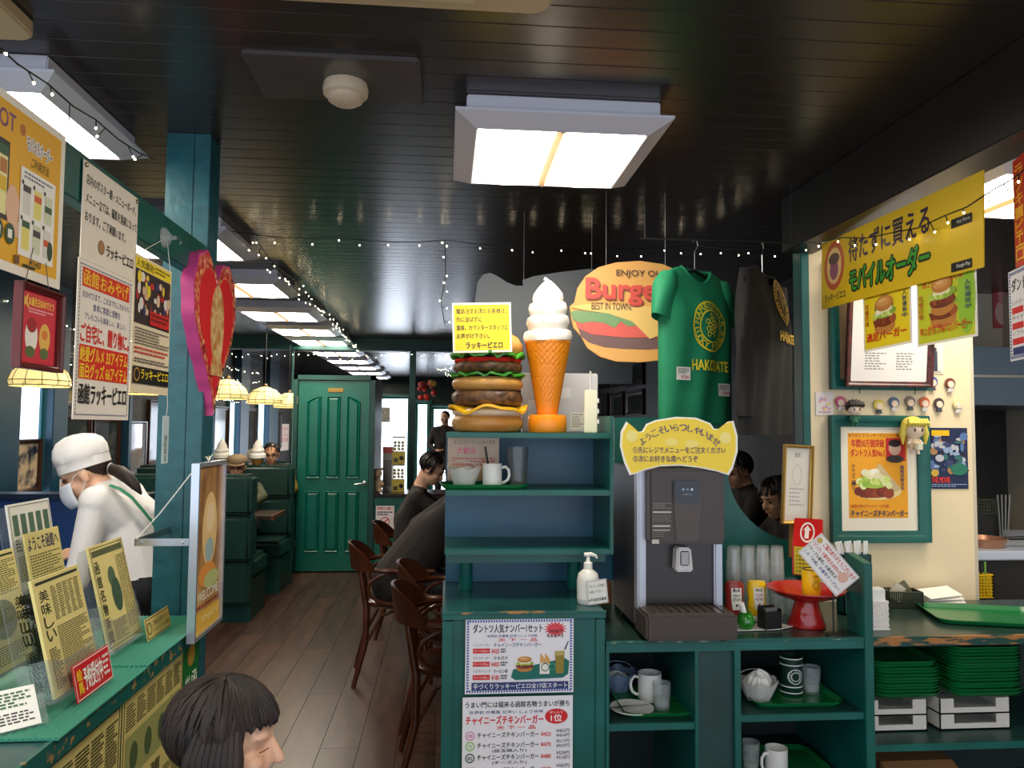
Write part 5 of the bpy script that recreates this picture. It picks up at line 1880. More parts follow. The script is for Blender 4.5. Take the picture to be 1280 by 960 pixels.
# ---- left bay: tray of dirty dishes
z = SH1 + 0.001
yb = 2.82
q = at(813, 895, yb)
tray((q.x + 0.005, yb, z), 0.0, 0.27, 0.30, 'green tray with plate, mug and frosted basket in the left bay')
z += 0.004
q = at(791, 893, 2.73)
t = thing('plate', 'white saucer with a fork on the left bay tray', 'plate', (q.x, 2.745, z))
MB().lathe([(0.001, 0), (0.045, 0), (0.077, 0.010), (0.077, 0.013), (0.045, 0.005), (0.001, 0.005)], 40).build('plate', WHITE, t, smooth=True)
t = thing('fork', 'small steel fork lying across the white saucer', 'fork', (q.x, 2.745, z + 0.0145), 0.2)
MB().tube([(-0.06, 0, 0.001), (-0.03, 0, 0.003), (0.02, 0, 0.001), (0.065, 0, 0.0015)], [0.006, 0.005, 0.002, 0.003], 8, flat=0.3).build('handle', STEEL, t, smooth=True)
for k in (-1, 0, 1):
    MB().tube([(-0.058, k * 0.004, 0.001), (-0.085, k * 0.004, 0.002)], 0.0012, 5).build('tine', STEEL, t)
q = at(813, 876, 2.84)
mug((q.x, 2.85, z), 0.043, 0.098, PI * 0.98, 'white mug beside the frosted basket in the left bay')
q = at(827, 890, 2.74)
tumbler((q.x + 0.006, 2.76, z), 0.033, 0.09, 'short clear glass with a little water on the left bay tray', 0.4)
q = at(783, 872, 2.88)
BLUF = glassy((150, 176, 214), 0.5, 0.3)
basket((q.x - 0.012, 2.965, z), 0.042, 0.070, 0.07, 'bluish frosted basket with crumpled paper in the left bay', BLUF)
t = thing('crumpled_paper', 'crumpled white paper inside the bluish basket', 'paper', (q.x - 0.012, 2.965, z + 0.02))


def crumple(r, seed, t, h=0.8):
    def wob(rr, zz, a):
        k = noise.noise(Vector((math.cos(a) * 2.2 + seed, math.sin(a) * 2.2, zz * 45)))
        return rr * (1 + 0.45 * k), zz * (1 + 0.3 * k)
    MB().lathe([(0.001, 0), (r * 0.7, 0.002), (r, r * 0.5 * h), (r * 0.75, r * h), (r * 0.3, r * 1.2 * h), (0.001, r * 1.25 * h)], 26, wob=wob).build('paper', PAPER, t)


crumple(0.045, 3, t)
# ---- middle bay
z = SH2 + 0.001
q = at(985, 882, 2.80)
tray((q.x, 2.83, z), 0, 0.335, 0.30, 'green tray with a printed cup, glass and napkin basket in the middle bay')
z += 0.004
q = at(950, 877, 2.76)
basket((q.x, 2.78, z), 0.042, 0.072, 0.068, 'white ribbed basket of used napkins in the middle bay', FROST)
t = thing('crumpled_paper', 'used napkins heaped in the white ribbed basket', 'paper', (q.x, 2.78, z + 0.03))
crumple(0.048, 9, t, 1.1)
q = at(989, 872, 2.83)
t = mug((q.x, 2.83, z), 0.041, 0.135, None, 'dark green cup with a round white emblem in the middle bay', mat((20, 52, 40), 0.3))
for zz in (0.008, 0.03, 0.108, 0.131):
    MB().lathe([(0.0408, zz), (0.0418, zz), (0.0418, zz + 0.004), (0.0408, zz + 0.004)], 32, close=True).build('white_band', WHITE, t, smooth=True)
p = Print(0.06, 0.06, y_of=lambda X, Z: -math.sqrt(max(1e-7, 0.0412 ** 2 - X * X)))
p.ring(0.5, 0.5, 0.46, 0.46, 0.05, (234, 236, 230))
p.ring(0.5, 0.5, 0.28, 0.28, 0.04, (234, 236, 230))
p.at_('LUCKY PIERROT', 0.5, 0.5, 0.35, -140, 140, 0.11, (234, 236, 230), 0.01)
for m_ in p.m.values():
    for v in m_.v:
        v.z += 0.04
p.build(t)
q = at(1016, 875, 2.82)
tumbler((q.x, 2.83, z), 0.034, 0.095, 'clear glass beside the dark green emblem cup', 0.35)
z = 0.225
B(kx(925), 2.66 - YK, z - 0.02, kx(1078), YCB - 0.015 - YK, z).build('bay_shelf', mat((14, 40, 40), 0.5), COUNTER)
z += 0.001
q = at(983, 965, 2.82)
tray((q.x, 2.87, z), 0, 0.33, 0.30, 'green tray with a white mug on the low shelf')
z += 0.004
q = at(972, 965, 2.78)
mug((q.x, 2.79, z), 0.040, 0.098, PI * 1.1, 'white mug on the low shelf tray')
q = at(938, 965, 2.80)
tumbler((q.x + 0.01, 2.82, z), 0.033, 0.11, 'clear glass with water on the low shelf tray', 0.35)
# ============================================================ CREAM WALL: FRAMES AND SMALL THINGS
def wall_frame(pa, pb, ya, yb, Y, fw, m, label, depth=0.03, name='picture_frame'):
    a, b = at(pa, yb, Y), at(pb, ya, Y)
    W, H = b.x - a.x, b.z - a.z
    t = thing(name, label, 'picture frame', ((a.x + b.x) / 2, Y, a.z))
    frame_ring(W, H, fw, depth).build('frame', m, t, bevel=0.002)
    return t, W, H


YW_ = YC - 0.004
t, W, H = wall_frame(1037, 1157, 520, 678, YW_, 0.05, GREEN, 'green moulded frame around an orange chicken burger poster')
B(-W / 2 + 0.03, -0.006, 0.03, W / 2 - 0.03, 0.002, H - 0.03).build('mat_board', mat((242, 232, 210), 0.6), t)
p = Print(W, H)


def U(px, py):
    return (px - 1037) / 120, (py - 520) / 158


def RR(x0, y0, x1, y1, c):
    (a0, b0), (a1, b1) = U(x0, y0), U(x1, y1)
    p.r(a0, b0, a1, b1, c)


def TT(s, x0, y0, x1, y1, c, bold=0.02):
    (a0, b0), (a1, b1) = U(x0, y0), U(x1, y1)
    p.t(s, a0, b0, a1, b1, c, bold)


ORG = (246, 168, 30)
RR(1060, 542, 1132, 648, ORG)
TT('ありがとう!ラッキーピエロの一番人気', 1061, 543, 1131, 547, (120, 60, 30))
TT('年間50万個突破', 1064, 550, 1104, 560, (200, 40, 30), 0.04)
TT('ダントツ人気No.1', 1063, 562, 1104, 572, (200, 40, 30), 0.04)
RR(1106, 548, 1130, 577, (206, 40, 44))
x_, y_ = U(1117, 561)
p.e(x_, y_, 0.062, 0.055, (232, 190, 160))
p.e(x_, y_ - 0.04, 0.065, 0.03, (40, 30, 28))
p.e(x_, y_ + 0.085, 0.09, 0.03, (60, 50, 50))
x_, y_ = U(1091, 612)
p.e(x_ + 0.04, y_ + 0.015, 0.24, 0.07, (244, 220, 150))
p.p([U(1098, 580), U(1124, 612), U(1100, 622), U(1090, 590)], (216, 190, 140))
p.e(x_, y_ + 0.02, 0.2, 0.05, (130, 56, 30))
rnd = random.Random(21)
for k in range(9):
    p.e(x_ - 0.15 + 0.037 * k, y_ + 0.025 + rnd.uniform(-0.012, 0.015), 0.055, 0.036, rnd.choice(((160, 70, 36), (140, 54, 28), (176, 86, 44), (118, 44, 24))), 12)
p.e(x_, y_ - 0.06, 0.16, 0.055, (170, 200, 76))
for k in range(16):
    p.e(x_ - 0.15 + 0.02 * k, y_ - 0.055 + rnd.uniform(-0.035, 0.035), 0.035, 0.028, rnd.choice(((190, 214, 90), (216, 232, 130), (150, 190, 64), (232, 240, 170))), 10)
for k in range(6):
    p.e(x_ - 0.09 + 0.025 * k, y_ - 0.12 + rnd.uniform(-0.02, 0.015), 0.045, 0.028, rnd.choice(((244, 240, 206), (236, 230, 184), (250, 246, 226))), 12)
x0_, y0_ = U(1064, 581)
p.tv('チャイニーズ', x0_, y0_, x0_ + 0.035, y0_ + 0.2, (70, 50, 60), 0.02)
x0_, y0_ = U(1123, 582)
p.tv('函館名物甘辛', x0_, y0_, x0_ + 0.035, y0_ + 0.2, (60, 60, 110), 0.02)
TT('函館が誇るチャイニーズの味', 1062, 631, 1108, 635, (190, 60, 30))
TT('チャイニーズチキンバーガー', 1062, 638, 1131, 646, (30, 40, 100), 0.04)
for m_ in p.m.values():
    for v in m_.v:
        v.y -= 0.006
p.build(t)
t, W, H = wall_frame(1036, 1156, 330, 487, YW_, 0.045, GREEN, 'green moulded frame behind the wooden framed certificate')
B(-W / 2 + 0.03, -0.006, 0.03, W / 2 - 0.03, 0.002, H - 0.03).build('mat_board', mat((150, 126, 100), 0.6), t)
t, W, H = wall_frame(1055, 1160, 345, 483, YW_ - 0.04, 0.024, mat((96, 34, 24), 0.35, c2=(50, 16, 12), scale=40, stretch=(1, 1, 1)), 'reddish wooden framed certificate hung out over a green frame', 0.02)
t.rotation_euler = (0.10, 0, 0)
B(-W / 2 + 0.015, -0.006, 0.015, W / 2 - 0.015, 0.002, H - 0.015).build('certificate', mat((240, 236, 232), 0.4), t)
p = Print(W, H)
p.n(0.22, 0.70, 0.46, 0.86, 7, (110, 110, 110), 0.35, 3, 6)
p.n(0.58, 0.70, 0.78, 0.86, 7, (110, 110, 110), 0.35, 4, 5)
for m_ in p.m.values():
    for v in m_.v:
        v.y -= 0.006
p.build(t)
for s in (-1, 1):
    MB().tube([(s * W * 0.32, -0.004, 0.004), (s * W * 0.32, 0.0, -0.03)], 0.002, 6).build('hook', BLACK, t)
# film poster stand-in, bromide, card
a, b = at(1158, 611, YW_), at(1209, 535, YW_)
t, p = sheet('film_poster', 'dark blue glossy film poster with orange lower corner on the cream wall', 'poster', ((a.x + b.x) / 2, YW_ + 0.0005, a.z), 0, b.x - a.x, b.z - a.z, (40, 50, 84), 0.002, rough=0.2)
rnd = random.Random(8)
for k in range(60):
    p.e(rnd.uniform(0.08, 0.92), rnd.uniform(0.1, 0.75), rnd.uniform(0.03, 0.12), rnd.uniform(0.02, 0.08), rnd.choice(((90, 120, 170), (150, 170, 200), (60, 70, 110), (170, 130, 90), (50, 44, 70), (190, 190, 200), (60, 110, 110))), 9)
p.r(0.14, 0.04, 0.56, 0.13, (236, 190, 30))
p.e(0.78, 0.68, 0.2, 0.1, (50, 120, 100))
p.e(0.2, 0.74, 0.09, 0.06, (206, 170, 70))
p.t('THE MOVIE', 0.12, 0.81, 0.55, 0.9, (226, 60, 50), 0.04)
p.n(0.05, 0.92, 0.95, 0.98, 2, (150, 170, 210), 0.5, 3, 14)
p.build(t, 0.2)
a, b = at(1160, 467, YW_), at(1179, 431, YW_)
t, p = sheet('photo_card', 'small white card with a dark standing figure on the cream wall', 'card', ((a.x + b.x) / 2, YW_ + 0.0005, a.z), 0, b.x - a.x, b.z - a.z, (232, 222, 200), 0.002)
p.e(0.45, 0.16, 0.14, 0.07, (50, 44, 44))
p.r(0.3, 0.22, 0.62, 0.9, (48, 62, 80))
p.n(0.2, 0.9, 0.8, 0.98, 2, (60, 50, 50), 0.5, 3, 5)
p.build(t)
a, b = at(1020, 519, YW_), at(1041, 490, YW_)
t, p = sheet('sticker_card', 'small pastel sticker card near the green trim post', 'card', ((a.x + b.x) / 2, YW_ + 0.0005, a.z), 0, b.x - a.x, b.z - a.z, (236, 226, 220), 0.002)
rnd = random.Random(2)
for k in range(14):
    p.e(rnd.uniform(0.2, 0.8), rnd.uniform(0.2, 0.75), 0.1, 0.07, rnd.choice(((226, 170, 190), (240, 210, 140), (190, 170, 210))), 9)
p.n(0.15, 0.84, 0.85, 0.92, 1, (190, 120, 140), 0.6, 3, 5)
p.build(t)
# rubber charms
hairs = ((1050, 503, (206, 80, 130), 'pink'), (1098, 507, (226, 204, 80), 'yellow'), (1117, 504, (90, 110, 140), 'slate blue'), (1137, 503, (130, 110, 100), 'taupe'), (1155, 504, (206, 100, 60), 'orange'), (1173, 505, (70, 56, 60), 'dark brown'), (1197, 506, (226, 214, 160), 'cream blond'), (1165, 478, (80, 90, 160), 'deep blue'), (1187, 480, (120, 60, 50), 'chestnut'))
for k, (px, py, hc, nm_) in enumerate(hairs):
    q = at(px, py + 10, YW_)
    t = thing('rubber_charm', 'small rubber figure charm with %s top on the cream wall' % nm_, 'charm', (q.x, YW_ - 0.001, q.z), 0, 'rubber charms on the cream wall')
    MB().prism(arc(0, 0.038, 0.024, 0, 345, 22), -0.007, 0).build('hair', mat(hc, 0.5), t, bevel=0.002)
    MB().prism(arc(0.001, 0.033, 0.015, 0, 345, 20), -0.010, -0.006).build('face', mat((238, 214, 192), 0.5), t, bevel=0.001)
    MB().prism([(-0.014, 0), (0.014, 0), (0.009, 0.018), (-0.009, 0.018)], -0.008, 0).build('body', mat((70, 70, 84) if k % 2 else (210, 206, 206), 0.5), t, bevel=0.001)


def doll(px, py, Y, s, hair, cloth, label, mugc=None, longhair=False):
    q = at(px, py, Y)
    t = thing('hanging_doll', label, 'doll', (q.x, Y, q.z))
    MB().ball((0, 0, 0.10 * s), (0.043 * s, 0.036 * s, 0.042 * s), 20, 14).build('head', mat((240, 214, 190), 0.6), t, smooth=True)
    hm = MB().ball((0, 0.008 * s, 0.112 * s), (0.050 * s, 0.040 * s, 0.042 * s), 20, 14)
    for k in range(7):
        x = (-0.036 + 0.012 * k) * s
        hm.tube([(x, -0.026 * s, 0.14 * s), (x * 1.1, -0.038 * s, 0.122 * s), (x * 1.15, -0.037 * s, 0.108 * s)], [0.009 * s, 0.008 * s, 0.001], 7)
    if longhair:
        for sg in (-1, 1):
            hm.tube([(sg * 0.040 * s, 0, 0.12 * s), (sg * 0.052 * s, 0, 0.08 * s), (sg * 0.050 * s, 0, 0.035 * s)], [0.014 * s, 0.014 * s, 0.003], 8)
    else:
        for a in range(9):
            g = a * 0.42 - 0.3
            hm.tube([(0.030 * s * math.cos(g), 0, 0.12 * s + 0.02 * s * math.sin(g)), (0.060 * s * math.cos(g), -0.005, 0.122 * s + 0.036 * s * math.sin(g))], [0.014 * s, 0.002], 7)
    hm.build('hair', mat(hair, 0.6), t, smooth=True)
    MB().lathe([(0.001, 0.020 * s), (0.026 * s, 0.020 * s), (0.022 * s, 0.045 * s), (0.012 * s, 0.066 * s), (0.001, 0.068 * s)], 20, sy=0.8).build('torso', mat(cloth, 0.6), t, smooth=True)
    for sg in (-1, 1):
        MB().tube([(sg * 0.012 * s, 0, 0.024 * s), (sg * 0.013 * s, -0.004 * s, -0.006 * s)], 0.008 * s, 8).build('leg', mat((236, 214, 196) if longhair else cloth, 0.6), t, smooth=True)
        MB().tube([(sg * 0.016 * s, 0, 0.056 * s), (sg * 0.032 * s, -0.010 * s, 0.036 * s)], [0.008 * s, 0.006 * s], 8).build('arm', mat((236, 214, 196) if longhair else cloth, 0.6), t, smooth=True)
    for sg in (-1, 1):
        MB().ball((sg * 0.016 * s, -0.034 * s, 0.096 * s), (0.005 * s, 0.003 * s, 0.008 * s), 8, 6).build('eye', mat((90, 60, 40), 0.3), t, smooth=True)
    if mugc:
        MB().lathe([(0.001, 0.014 * s), (0.018 * s, 0.014 * s), (0.018 * s, 0.042 * s), (0.001, 0.042 * s)], 18, (0, -0.026 * s, 0)).build('held_cup', mat(mugc, 0.4), t, smooth=True)
    MB().tube([(0, 0, 0.145 * s), (0, 0.004, 0.175 * s)], 0.0012, 5).build('cord', mat((180, 176, 170), 0.6), t)


doll(1068, 532, YW_ - 0.05, 0.72, (42, 32, 30), (24, 96, 70), 'small dark haired doll in a green jacket hanging over the lower frame')
doll(1143, 566, YW_ - 0.06, 1.02, (224, 204, 84), (226, 206, 170), 'blond toy doll holding a cream cup at the lower frame corner', (220, 214, 186), True)
# ============================================================ BANNER AND POSTERS OVER THE PASS
la, rb = at(1027, 387, 3.05), at(1229, 334, 2.0)
d_ = (rb - la)
d_.z = 0
L_ = d_.length
ang = math.atan2(d_.y, d_.x)


def on_banner(px, py, off=0.0):
    n = Vector((-math.sin(ang), math.cos(ang), 0))
    dr = ray(px, py)
    o_ = Vector((0, 0, CAMZ))
    tt = (la + n * off - o_).dot(n) / dr.dot(n)
    return o_ + dr * tt


t, p = sheet('mobile_order_banner', 'long yellow banner with green outlined lettering over the kitchen pass', 'banner', (la + rb) / 2, ang, L_, 0.272, (224, 188, 28), 0.004)
t.matrix_world = Matrix.Translation((la + rb) / 2) @ Matrix.Rotation(ang, 4, 'Z') @ Matrix.Rotation(-math.atan2(rb.z - la.z, L_), 4, 'Y')
p.e(0.11, 0.40, 0.085, 0.36, (196, 90, 50))
p.e(0.11, 0.40, 0.062, 0.27, (232, 196, 120))
p.e(0.11, 0.46, 0.036, 0.15, (150, 80, 110))
p.e(0.11, 0.30, 0.045, 0.09, (90, 60, 50))
p.t('ラッキーピエロ', 0.03, 0.80, 0.205, 0.91, (40, 30, 30), 0.03)
p.t('待たずに買える', 0.23, 0.10, 0.75, 0.44, (54, 40, 70), 0.03)
p.ot('モバイルオーダー', 0.24, 0.54, 0.75, 0.86, (60, 160, 50), (26, 40, 24), 0.075, 0.03)
for y in (0.40, 0.88):
    p.r(0.86, y - 0.01, 0.955, y + 0.09, (24, 24, 24))
p.t('App Store', 0.885, 0.415, 0.945, 0.46, (236, 236, 230))
p.t('Google Play', 0.885, 0.895, 0.947, 0.945, (236, 236, 230))
p.build(t, 0.4)
for nm_, pxs, c0, lb in (('a', (1080, 438, 1140, 431, 1080, 350), (240, 214, 30), 'yellow meatball burger poster hanging below the banner'), ('b', (1147, 432, 1222, 422, 1147, 338), (200, 206, 40), 'lime edged tall burger poster hanging below the banner')):
    A_, B_ = on_banner(pxs[0], pxs[1], 0.012), on_banner(pxs[2], pxs[3], 0.012)
    T_ = on_banner(pxs[4], pxs[5], 0.012)
    dd = B_ - A_
    t, p = sheet('burger_poster', lb, 'poster', (A_ + B_) / 2, ang, math.hypot(dd.x, dd.y), T_.z - A_.z, (244, 240, 226), 0.002)
    p.r(0.03, 0.03, 0.97, 0.97, c0)
    if nm_ == 'b':
        p.e(0.85, 0.5, 0.14, 0.45, (150, 196, 50))
        p.e(0.85, 0.2, 0.13, 0.2, (150, 196, 50))
    p.t('極上の肉と函館の味' if nm_ == 'b' else '極上ミニ函館ミートボール', 0.12, 0.17, 0.8, 0.26, (214, 50, 36), 0.03)
    p.e(0.46, 0.42, 0.2, 0.14, (70, 120, 40))
    p.burger(0.47, 0.55, 0.42)
    if nm_ == 'b':
        p.burger(0.47, 0.42, 0.38)
    p.tv('人気爆発中', 0.84, 0.30, 0.93, 0.66, (40, 80, 110), 0.02)
    p.tv('究極の味', 0.06, 0.34, 0.14, 0.66, (190, 60, 30), 0.02)
    p.t('キングダブルハンバーガー' if nm_ == 'b' else '満足バーガー', 0.08, 0.76, 0.92, 0.88, (214, 60, 30), 0.04)
    p.build(t)
A_, B_ = at(1269, 320, 1.98), at(1330, 322, 1.70)
dd = B_ - A_
t, p = sheet('red_banner', 'red hanging banner with vertical yellow lettering over the pass', 'banner', (A_ + B_) / 2, math.atan2(dd.y, dd.x), math.hypot(dd.x, dd.y), 0.30, (196, 34, 26), 0.003)
p.tv('ラッキーピエロ', 0.04, 0.06, 0.22, 0.96, (240, 180, 40), 0.04)
p.tv('絶品バーガー', 0.4, 0.06, 0.7, 0.96, (240, 180, 40), 0.04)
p.build(t)
A_, B_ = at(1263, 440, 1.97), at(1330, 452, 1.68)
dd = B_ - A_
t, p = sheet('menu_board', 'white bordered set menu hanging under the red banner', 'poster', (A_ + B_) / 2, math.atan2(dd.y, dd.x), math.hypot(dd.x, dd.y), 0.245, (242, 240, 244), 0.002)
p.border(0.015, 0.03, (80, 100, 160), 34)
p.t('ダントツ人気', 0.07, 0.1, 0.7, 0.25, K, 0.03)
for i in range(3):
    p.t(('ハンバーガー', 'サイド', 'ソフト')[i], 0.07, 0.34 + 0.17 * i, 0.3, 0.39 + 0.17 * i, K)
    p.r(0.07, 0.42 + 0.17 * i, 0.3, 0.49 + 0.17 * i, RED)
p.r(0.07, 0.86, 0.93, 0.94, NAVY)
p.build(t)
# ============================================================ HANGING SIGNS AND CLOTHES
YSG = 3.18


def px_poly(pts, o_, Y):
    return [(lambda q: (q.x - o_.x, q.z - o_.z))(at(x, y, Y)) for x, y in pts][::-1]


o_ = at(772, 455, YSG)
out = [(712, 383), (718, 378), (722, 360), (732, 345), (748, 334), (770, 328), (800, 326), (828, 330), (852, 340), (868, 356), (874, 378), (878, 386), (872, 400), (868, 420), (858, 438), (838, 449), (800, 453), (770, 452), (750, 446), (734, 435), (726, 420), (717, 410), (714, 398)]
t = thing('burger_sign', 'flat burger-shaped sign with red script lettering hung behind the green shirt', 'sign', (o_.x, YSG, o_.z))
MB().prism(px_poly(out, o_, YSG), 0, 0.012).build('board', mat((226, 170, 96), 0.5), t, bevel=0.001)


def lay(nm_, pts, c, k):
    MB().prism(px_poly(pts, o_, YSG), -0.0012 * k, -0.0012 * (k - 1) - 0.0002).build(nm_, mat(c, 0.5), t)


lay('patty', [(722, 408), (732, 404), (868, 404), (862, 424), (840, 434), (810, 437), (780, 436), (756, 434), (736, 428), (726, 420)], (120, 92, 92), 1)
lay('tomato', [(718, 398), (724, 394), (760, 398), (870, 400), (866, 416), (820, 422), (780, 422), (740, 418), (722, 410)], (222, 100, 92), 2)
lay('lettuce', [(713, 390), (720, 388), (760, 392), (800, 400), (875, 390), (868, 402), (820, 406), (784, 408), (776, 402), (768, 410), (756, 404), (740, 402), (726, 404), (716, 400)], (120, 156, 110), 3)
lay('cheese', [(714, 384), (730, 380), (876, 386), (870, 400), (842, 412), (812, 424), (790, 402), (760, 392), (730, 388)], (234, 196, 120), 4)
p = Print(166 * YSG / F, 127 * YSG / F)


def S(x, y):
    return (x - 689) / 166, (y - 327) / 127


sx_, sy_ = S(772, 453)
for s, (xa, ya), (xb, yb_), cc, bd in (('ENJOY OUR', (770, 333), (838, 343), (96, 70, 60), 0.02), ('BEST IN TOWN!', (738, 376), (790, 385), (96, 70, 60), 0.02)):
    (a0, b0), (a1, b1) = S(xa, ya), S(xb, yb_)
    p.t(s, a0, b0, a1, b1, cc, bd)
(a0, b0), (a1, b1) = S(731, 345), S(852, 378)
p.t('Burgers', a0 + 0.01, b0 + 0.015, a1 + 0.01, b1 + 0.015, (150, 70, 60), 0.05)
p.t('Burgers', a0, b0, a1, b1, (216, 84, 76), 0.05)
offx = (689 + 83 - 772) * YSG / F
for m_ in p.m.values():
    for v in m_.v:
        v.y -= 0.006
        v.x += offx
p.build(t)
zt_ = CEIL - o_.z
for px in (758, 832):
    x_ = at(px, 330, YSG).x - o_.x
    MB().tube([(x_, 0.006, at(px, 332, YSG).z - o_.z), (x_, 0.006, zt_)], 0.001, 5).build('wire', mat((170, 170, 170), 0.4), t)
YG = 3.55
o_ = at(670, 480, YG)
out = [(594, 375), (597, 352), (604, 343), (613, 341), (622, 345), (634, 353), (645, 357), (654, 357), (653, 350), (668, 345), (700, 340), (735, 336), (765, 338), (790, 344), (796, 352), (790, 480), (600, 480), (595, 440)]
t = thing('hanging_sign', 'grey-blue back of a shaped sign hung behind the burger and cone models', 'sign', (o_.x, YG, o_.z))
MB().prism(px_poly(out, o_, YG), 0, 0.012).build('board', mat((104, 112, 120), 0.5, var=0.08, scale=3), t, bevel=0.002)
for px in (655, 740):
    x_ = at(px, 330, YG).x - o_.x
    MB().tube([(x_, 0.006, at(px, 350, YG).z - o_.z), (x_, 0.006, CEIL - o_.z)], 0.001, 5).build('wire', mat((170, 170, 170), 0.4), t)
# rail the clothes hang from
rz_ = at(873, 300, 3.0).z
t = thing('clothes_rail', 'thin black rail on ceiling wires carrying the shirts', 'rail', (0, 3.0, rz_))
xa, xb = at(800, 300, 3.0).x, at(995, 300, 3.0).x
MB().tube([(xa, 0, 0), (xb, 0, 0)], 0.004, 8).build('bar', BLACK, t)
for x_ in (xa + 0.02, xb - 0.02):
    MB().tube([(x_, 0, 0), (x_, 0, CEIL - rz_)], 0.0015, 5).build('wire', BLACK, t)


def hanger(loc, rz, w, label):
    t = thing('clothes_hanger', label, 'hanger', loc, rz)
    MB().tube([(0, 0, -0.125), (0, 0, -0.05), (0.012, 0, -0.035), (0.022, 0, -0.02), (0.016, 0, -0.004), (0.0, 0, 0.002), (-0.014, 0, -0.01)], 0.002, 6).build('hook', STEEL, t)
    MB().tube([(-w / 2, 0, -0.185), (-w * 0.25, 0, -0.15), (0, 0, -0.125), (w * 0.25, 0, -0.15), (w / 2, 0, -0.185)], 0.006, 8).build('arms', BLACK, t, smooth=True)
    return t


def garment(name, loc, rz, w, h, m, label, cat, sleeve, sl_w):
    """hanging top: z=0 at the neck, body hangs down h; sleeve length"""
    t = thing(name, label, cat, loc, rz)
    a0 = w / 2
    N = 128

    def half(z):
        u = -z / h
        sh = min(1.0, (u / 0.10) ** 0.5) if u < 0.10 else 1.0
        return a0 * (0.42 + 0.58 * sh) * (1 + 0.04 * u)

    def dep(z):
        u = -z / h
        return (0.022 + 0.05 * min(1, u * 3)) * (1 - 0.15 * u)

    def yf(X, Z):
        s_ = max(-1, min(1, X / half(Z)))
        fold = 0.010 * math.sin(X * 38 + 1.3 * math.sin(Z * 7)) * min(1, -Z / h * 1.6)
        return -dep(Z) * (1 - abs(s_) ** 2.6) ** 0.5 + fold * (1 - s_ * s_)
    rows = 34
    vs, fs = [], []
    for i in range(rows + 1):
        z = -h * (i / rows) ** 1.2 if i else -0.0005
        z = min(z, -0.0006)
        hf = half(z)
        for j in range(N):
            a = 2 * PI * j / N
            cx_ = math.cos(a)
            X = hf * (abs(cx_) ** 0.8) * (1 if cx_ >= 0 else -1)
            if math.sin(a) <= 0:
                y = yf(X, z)
            else:
                s_ = max(-1, min(1, X / hf))
                y = dep(z) * (1 - abs(s_) ** 2.6) ** 0.5 + 0.006 * math.sin(X * 30)
            nz_ = 0
            if math.sin(a) <= 0:
                nz_ = -0.06 * max(0, 1 - (X / hf) ** 2) * max(0, 1 + z / 0.16)
            vs.append((X, y, z + nz_))
    for i in range(rows):
        for j in range(N):
            fs.append((i * N + j, i * N + (j + 1) % N, (i + 1) * N + (j + 1) % N, (i + 1) * N + j))
    MB().add(vs, fs).build('body', m, t, smooth=True)
    for sg in (-1, 1):
        k, n_ = 14, 20
        lng = sleeve > 0.3
        vs, fs = [], []
        for i in range(k + 1):
            u = i / k
            out = (0.30 if lng else 0.62) * u ** 0.8
            cx_ = sg * (a0 * 0.80 + sl_w * out)
            rx = sl_w * (0.55 + 0.45 * min(1, u * 4)) * (1 - (0.25 * u if lng else 0))
            ry = 0.042 * (0.6 + 0.4 * min(1, u * 3)) * (1 - 0.2 * u)
            for j in range(n_):
                a = 2 * PI * j / n_
                fo = 1 + 0.10 * math.sin(3 * a + u * (9 if lng else 3))
                vs.append((cx_ + rx * fo * math.cos(a), ry * fo * math.sin(a), -0.030 - sleeve * u - (0.03 if not lng else 0.0) * u * sg * math.cos(a) * -0.6))
        for i in range(k):
            for j in range(n_):
                fs.append((i * n_ + j, i * n_ + (j + 1) % n_, (i + 1) * n_ + (j + 1) % n_, (i + 1) * n_ + j))
        fs.append(list(range(n_)))
        MB().add(vs, fs).build('sleeve', m, t, smooth=True)
    MB().tube([(half(-0.001) * math.cos(a) * 0.9, -0.02 * math.sin(a), -0.002 - (0.060 * math.sin(a) ** 2 if math.sin(a) > 0 else 0)) for a in [2 * PI * i / 28 for i in range(28)]], 0.007, 8, closed=True).build('collar', m, t, smooth=True)
    return t, yf


def emblem(t, yf, D, cz, c, word, top, bot, cxo=0.0):
    p = Print(D, D, y_of=lambda X, Z: yf(X + cxo, Z + cz) - 0.006)
    p.step = 0.00005
    p.ring(0.5, 0.5, 0.5, 0.5, 0.035, c, 48)
    p.ring(0.5, 0.5, 0.33, 0.33, 0.03, c, 40)
    p.at_(top, 0.5, 0.5, 0.405, -78, 78, 0.12, c, 0.03)
    p.at_(bot, 0.5, 0.5, 0.405, 258, 102, 0.12, c, 0.03, True)
    rnd = random.Random(6)
    for k in range(16):
        a = k * 2.4
        r_ = 0.05 + 0.014 * k
        p.ring(0.5 + r_ * 0.8 * math.cos(a), 0.5 + r_ * 0.8 * math.sin(a), 0.05, 0.05, 0.016, c, 10)
    for m_ in p.m.values():
        for v in m_.v:
            v.x += cxo
            v.z += cz
    p.build(t)
    p = Print(D * 1.05, D * 0.2, y_of=lambda X, Z: yf(X + cxo, Z + cz - D * 0.36) - 0.010)
    p.t(word, 0, 0, 1, 1, c, 0.05)
    for m_ in p.m.values():
        for v in m_.v:
            v.x += cxo
            v.z += cz - D * 0.36
    p.build(t)


